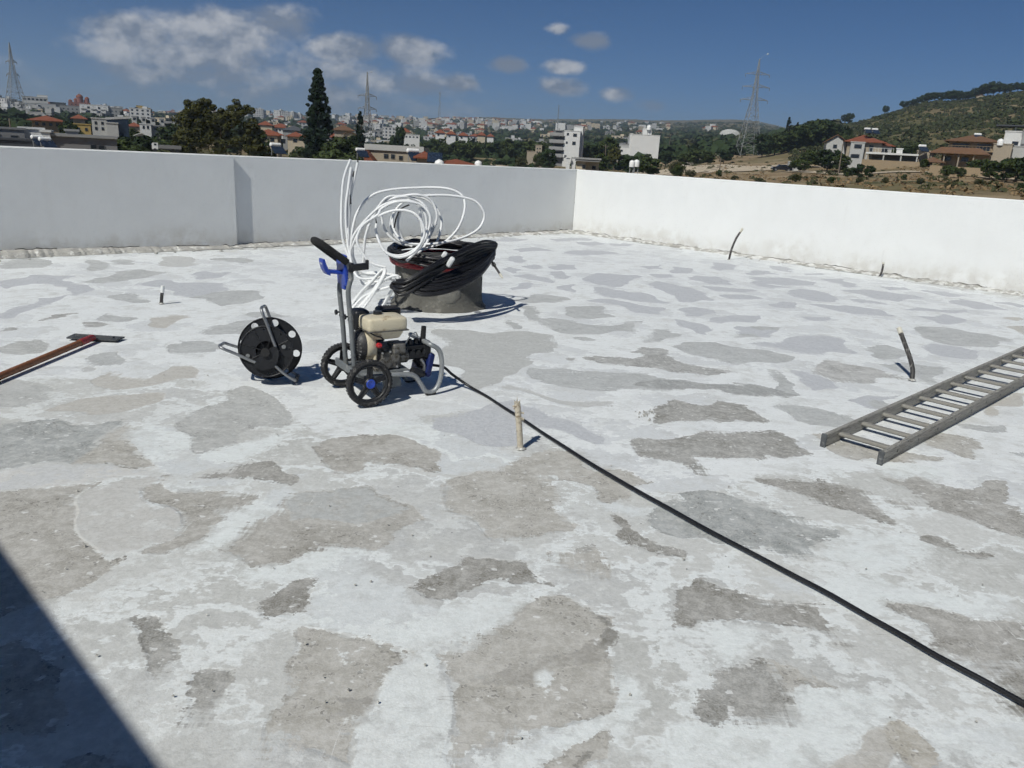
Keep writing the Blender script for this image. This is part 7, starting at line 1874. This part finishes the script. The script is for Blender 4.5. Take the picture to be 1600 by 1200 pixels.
FL = {'white': 'small white flat-roofed house in the distant town', 'cream': 'small cream flat-roofed house in the distant town', 'red': 'small red-roofed white house in the distant town',
      'redcream': 'small red-roofed cream house in the distant town', 'block': 'white apartment block in the distant town', 'grey': 'small grey house in the distant town'}
rngt = random.Random(21)
def far_house(kind, px, D, sc=1.0, label=None):
    where = ('on the left hill' if px < 120 else 'left of the big pine' if px < 285 else 'behind the big pine' if px < 405 else 'left of the cypress' if px < 480 else 'behind the cypress' if px < 525 else 'round the middle pylon' if px < 620 else 'above the tree belt, left part' if px < 700 else 'above the tree belt, right part' if px < 800 else 'left of the slim tower' if px < 860 else 'right of the slim tower')
    tier = 'nearer' if D < 560 else 'middle' if D < 950 else 'far'
    label = label or FL[kind].replace('in the distant town', 'in the %s distant town %s' % (tier, where))
    p = spot(px, D)
    o = link('distant_house' if kind != 'block' else 'distant_apartment_block', FP[kind], None, label=label or FL[kind], cat='house' if kind != 'block' else 'building', group='distant ' + kind + ' buildings')
    o.location = p; o.rotation_euler = (0, 0, rngt.uniform(-.6, .6)); o.scale = (sc * rngt.uniform(.8, 1.3), sc * rngt.uniform(.8, 1.2), sc * rngt.uniform(.8, 1.2))
cnt = 0
while cnt < 180:
    px = rngt.uniform(-40, 1000); u = rngt.random()
    D = 360 * (1500 / 360) ** (u ** .8)
    dens = (.9 if px < 200 else .55 if px < 400 else .9 if px < 760 else .45) * (1 if D > 520 or px > 300 else .5)
    if rngt.random() > dens: continue
    if 640 < px < 880 and D < 470: continue
    k = rngt.choices(('white', 'cream', 'red', 'redcream', 'block', 'grey'), (4.5, 2.2, 1.1, .9, .8 if D > 700 else .2, 2.2))[0]
    far_house(k, px, D, rngt.uniform(.55, .95) if k != 'block' else rngt.uniform(.45, .75)); cnt += 1
for px, D, s in ((405, 1350, 1.0), (411, 1360, .9), (438, 1300, 1.0), (447, 1290, 1.15), (455, 1310, 1.1), (466, 1320, .95), (388, 1400, .9), (545, 1500, .9), (690, 1700, .8), (15, 640, .8), (3, 650, .7), (25, 600, .7), (165, 900, .8), (185, 900, .75)):
    far_house('block', px, D, s * .8)
def town_stuff():
    rng = random.Random(8); m = MB()
    for k in range(1300):
        px = rng.uniform(-120, 1120) if k % 4 else rng.uniform(560, 830); D = 1250 * (2600 / 1250) ** rng.random()
        if px > 850 and rng.random() > .35: continue
        if rng.random() > .55 + .9 * nzv(px, D, 2, 19): continue
        p = spot(px, D); w, d, h = rng.uniform(6, 13), rng.uniform(6, 12), rng.choice((3, 4, 5, 6, 7, 10))
        m.cur = rng.choices((0, 1, 2, 3, 4), (4, 2, 2.5, 1.6, 2))[0]
        a = rng.uniform(-.6, .6); rot = Euler((0, 0, a))
        m.box(p + Vector((0, 0, h / 2 - 1)), (w, d, h + 2), rot)
        if m.cur in (1, 3) and h < 9:
            keep = m.cur; m.cur = 5; m.M = Matrix.Translation(p) @ Matrix.Rotation(a, 4, 'Z'); hip(m, -w / 2, w / 2, -d / 2, d / 2, h + .05, 2.2, .5); m.M = None; m.cur = keep
    m.build('distant_town', [WM['far'], WM['cream'], WM['pale'], WM['beige'], WM['mid'], M_TILE], kind='stuff', label='mass of tiny buildings of the far town below the skyline')
town_stuff()

# --- lattice pylons
def pylon(px_top, row_top, px_base, row_base, D, base_w, arms, label, thick=1.0):
    """arms: (row, half width m)"""
    pt = at(px_top, row_top, D * math.cos(col_az(px_top)))
    pb = spot(px_base, D); 
    H = pt.z - pb.z
    R = empty('lattice_pylon', (pt.x, pt.y, pb.z), -col_az(px_top) + .35, label=label, cat='pylon')
    def hw(t): return base_w / 2 * ((1 - t / .62) * .80 + .20 if t < .62 else .20 * (1 - (t - .62) / .38) + .015)
    rl, rb = .11 * thick, .055 * thick
    lv = [0, .10, .19, .27, .345, .415, .48, .54, .60, .66, .72, .78, .84, .90, 1.0]
    cs = [(-1, -1), (1, -1), (1, 1), (-1, 1)]
    for cx, cy in cs:
        MB().tube([Vector((cx * hw(t), cy * hw(t), H * t - (1.0 if t == 0 else 0))) for t in lv], rl, 5).build('leg', M_LATTICE, R)
    m = MB()
    for i in range(len(lv) - 1):
        a, b = lv[i], lv[i + 1]
        for k in range(4):
            c0, c1 = cs[k], cs[(k + 1) % 4]
            p = lambda c, t: Vector((c[0] * hw(t), c[1] * hw(t), H * t))
            m.cyl(p(c0, a), p(c1, b), rb, n=4, caps=False); m.cyl(p(c1, a), p(c0, b), rb, n=4, caps=False); m.cyl(p(c0, b), p(c1, b), rb, n=4, caps=False)
    m.build('bracing', M_LATTICE, R, kind='stuff')
    for row, w in arms:
        t = (above(px_top, row, D) - pb.z) / H; z = H * t; q = hw(t)
        for s in (-1, 1):
            m = MB(); tip = Vector((s * w, 0, z))
            for yy in (-q, q): m.cyl((s * q, yy, z), tip, rb * 1.5, n=5); m.cyl((s * q, yy, z + H * .028), tip, rb * 1.2, n=5)
            for f in (.33, .66):
                for yy in (-q, q): m.cyl(Vector((s * q, yy, z)).lerp(tip, f), Vector((s * q, yy, z + H * .028)).lerp(tip, f), rb, n=4)
            o = m.build('cross_arm', M_LATTICE, R)
            m = MB(); m.cyl(tip, tip - Vector((0, 0, H * .03)), .11 * thick, n=6); m.build('insulator', WM['grey'], o)
    return R, H
R, H = pylon(1187, 92, 1166, 243, 330, 8.0, ((117, 4.6), (137, 5.2), (157, 5.2)), 'tall lattice pylon with three pairs of arms beside the wood on the right')
m = MB(); m.lathe([(0, -.32), (.2, -.23), (.32, 0), (.2, .23), (0, .32)], lambda u, v, h_: Vector((2.9 + u, v, H + 1.9 + h_)), 12); m.tube([Vector((0, 0, H - .3)), Vector((1.4, 0, H + 1.2)), Vector((2.9, 0, H + 1.9))], .03, 4); m.build('marker_ball', WM['white'], R)
R, H = pylon(574, 112, 571, 234, 300, 6.0, ((150, 3.4), (170, 3.4)), 'lattice pylon with two pairs of arms right of the cypress')
m = MB(); m.lathe([(0, -.28), (.18, -.2), (.28, 0), (.18, .2), (0, .28)], lambda u, v, h_: Vector((1.5 + u, v, H + .1 + h_)), 12); m.tube([Vector((0, 0, H - .6)), Vector((1.5, 0, H + .1))], .03, 4); m.build('marker_ball', WM['white'], R)
pylon(14, 66, 22, 172, 520, 10.5, ((97, 2.6), (117, 3.0)), 'grey lattice pylon at the far left edge of the view', 1.35)
def mast(px, row, D, w, label):
    p = spot(px, D); H = above(px, row, D) - p.z
    R = empty('lattice_mast', p, .3, label=label, cat='mast')
    for k in range(3):
        a = 2.094 * k; MB().tube([Vector((w * math.cos(a), w * math.sin(a), -1)), Vector((w * .35 * math.cos(a), w * .35 * math.sin(a), H))], .14 * D / 900, 4).build('leg', M_LATTICE, R)
    m = MB()
    for i in range(14):
        a0, a1 = i / 14, (i + 1) / 14
        for k in range(3):
            t0, t1 = 2.094 * k, 2.094 * (k + 1); f = lambda t, a: Vector((w * (1 - .65 * a) * math.cos(t), w * (1 - .65 * a) * math.sin(t), H * a))
            m.cyl(f(t0, a0), f(t1, a1), .06 * D / 900, n=4, caps=False)
    m.build('bracing', M_LATTICE, R, kind='stuff')
mast(685, 143, 1500, 3.2, 'thin far mast on the skyline right of the middle pylon')
mast(868, 163, 1300, 1.6, 'slender mast on the skyline behind the slim white tower')
def pole(px, row, D, label, arm=True):
    p = spot(px, D); H = above(px, row, D) - p.z
    R = empty('utility_pole', p, 0, label=label, cat='pole')
    MB().tube([Vector((0, 0, -.5)), Vector((0, 0, H))], [.13, .09], 7).build('shaft', M_POLE, R)
    if arm: m = MB(); m.box((0, 0, H - .35), (1.5, .1, .1)); m.build('cross_arm', M_POLE, R)
pole(1125, 247, 175, 'dark wooden pole beside the dirt road on the right')
pole(945, 226, 200, 'dark wooden pole between slim tower and blank white building')
pole(1043, 209, 420, 'thin pole on the plain right of the blank white building')
pole(16, 185, 120, 'pale slender pole in front of the far left pylon', False)
pole(1310, 224, 175, 'street pole in front of the red hipped house', False)

# --- vehicles
def car(px, D, label, mt, length=4.2, yaw=0.2):
    p = spot(px, D); R = empty('parked_car', p + Vector((0, 0, .12)), -col_az(px) + yaw, label=label, cat='car'); s = length / 4.2
    prof = [(-2.1, .35), (-2.08, .75), (-1.75, .92), (-1.05, .98), (-.55, 1.42), (.75, 1.45), (1.45, 1.0), (2.0, .92), (2.12, .6), (2.1, .3)]
    m = MB(); m.prism([(x * s, z * s) for x, z in prof][::-1], lambda u, v, h: L3(u, h, v), -.82 * s, .82 * s); m.build('body', mt, R)
    for a, b in (((-1.0, 1.0), (-.5, 1.36)), ):
        m = MB(); m.prism([(-.92 * s, 1.0 * s), (1.25 * s, 1.02 * s), (.72 * s, 1.38 * s), (-.52 * s, 1.36 * s)], lambda u, v, h: L3(u, h, v), -.835 * s, .835 * s); m.build('side_window', M_GLASS, R)
    for x in (-1.3, 1.32):
        for y in (-.78, .78):
            m = MB(); m.cyl((x * s, (y - .1) * s, .32 * s), (x * s, (y + .1) * s, .32 * s), .32 * s, n=16); w_ = m.build('wheel', M_BLACK2, R)
            m = MB(); m.cyl((x * s, (y - .11) * s, .32 * s), (x * s, (y + .11) * s, .32 * s), .19 * s, n=12); m.build('rim', M_STEEL, w_)
    for y in (-.55, .55):
        m = MB(); m.box((-2.1 * s, y * s, .68 * s), (.06, .3 * s, .12 * s)); m.build('headlight', M_TANKW, R)
M_CARBLACK = mat('black_car_paint', (.012, .013, .018), .2, var=.1, coat=.5)
M_CARWHITE = mat('white_car_paint', (.72, .72, .70), .3, var=.05, coat=.3)
car(1221, 190, 'dark parked car at the edge of the dirt road', M_CARBLACK, 4.3)
car(304, 118, 'white parked car at the foot of the big pine', M_CARWHITE, 4.0, .1)
def container():
    p = spot(1238, 192); R = empty('site_container', p, -col_az(1238) + .1, label='small white container beside the dark parked car', cat='container')
    m = MB(); m.box((0, 0, .95), (2.2, 2.4, 2.2), None, .04); m.build('box', WM['pale'], R); m = MB(); m.box((-.3, -1.22, .95), (.9, .05, 1.8)); m.build('door', WM['mid'], R)
container()
def truck():
    D = 122; p = spot(259, D); p.z = above(259, 238, D); R = empty('lorry', p, -col_az(259) + .05, label='lorry with white cab and grey load bed left of the pine', cat='lorry'); k = D / 1230.0
    X = lambda px: (px - 259) * k
    m = MB(); m.prism([(X(240.5), .35), (X(240.5), 1.0), (X(241.5), 1.15), (X(242), 1.2), (X(248), 1.2), (X(248), .35)][::-1], lambda u, v, h: L3(u, h, v), -.6, .6); m.build('cab', M_CARWHITE, R)
    m = MB(); m.box((X(244.5), -.61, .98), (.3, .03, .24)); m.build('window', M_GLASS, R)
    m = MB(); m.box((X(263), 0, .72), (X(278) - X(249), 1.2, .45)); m.box((X(263), 0, .42), (X(278) - X(249), .8, .12)); m.build('load_bed', WM['grey'], R)
    for px in (244, 266, 272):
        for y in (-.52, .52): m = MB(); m.cyl((X(px), y - .1, .24), (X(px), y + .1, .24), .24, n=14); m.build('wheel', M_BLACK2, R)
truck()
# hedge and fence along the right hand gardens
h = House('garden_wall', 'low tan garden wall along the bank below the right hand houses', 1400, 1600, 150, cat='wall')
pts = [spot(x, 158) for x in range(1450, 1640, 12)]
m = MB()
for a, b in zip(pts[:-1], pts[1:]):
    d = b - a; m.box((a + b) / 2 - h.R.location + Vector((0, 0, .4)), (d.length * 1.02, .25, 2.2), Euler((0, 0, math.atan2(d.y, d.x))))
h.R.rotation_euler = (0, 0, 0); m.build('wall', WM['tan'], h.R)

# ------------------------------------------------------------------ air
def haze():
    m = MB(); z0, z1 = -11.0, 290.0
    m.box((0, 1500, (z0 + z1) / 2), (11500, 11500, z1 - z0))
    mt = bpy.data.materials.new('haze'); mt.use_nodes = True; T = mt.node_tree
    for n in list(T.nodes):
        if n.type == 'BSDF_PRINCIPLED': T.nodes.remove(n)
    v = N(T, 'ShaderNodeVolumePrincipled'); v.inputs['Color'].default_value = (.68, .83, 1.0, 1); v.inputs['Density'].default_value = HAZE; v.inputs['Anisotropy'].default_value = .2
    T.links.new(v.outputs[0], [n for n in T.nodes if n.type == 'OUTPUT_MATERIAL'][0].inputs['Volume'])
    m.build('haze', mt, kind='stuff', label='thin blue haze over the town')
HAZE = 0.00022
haze()
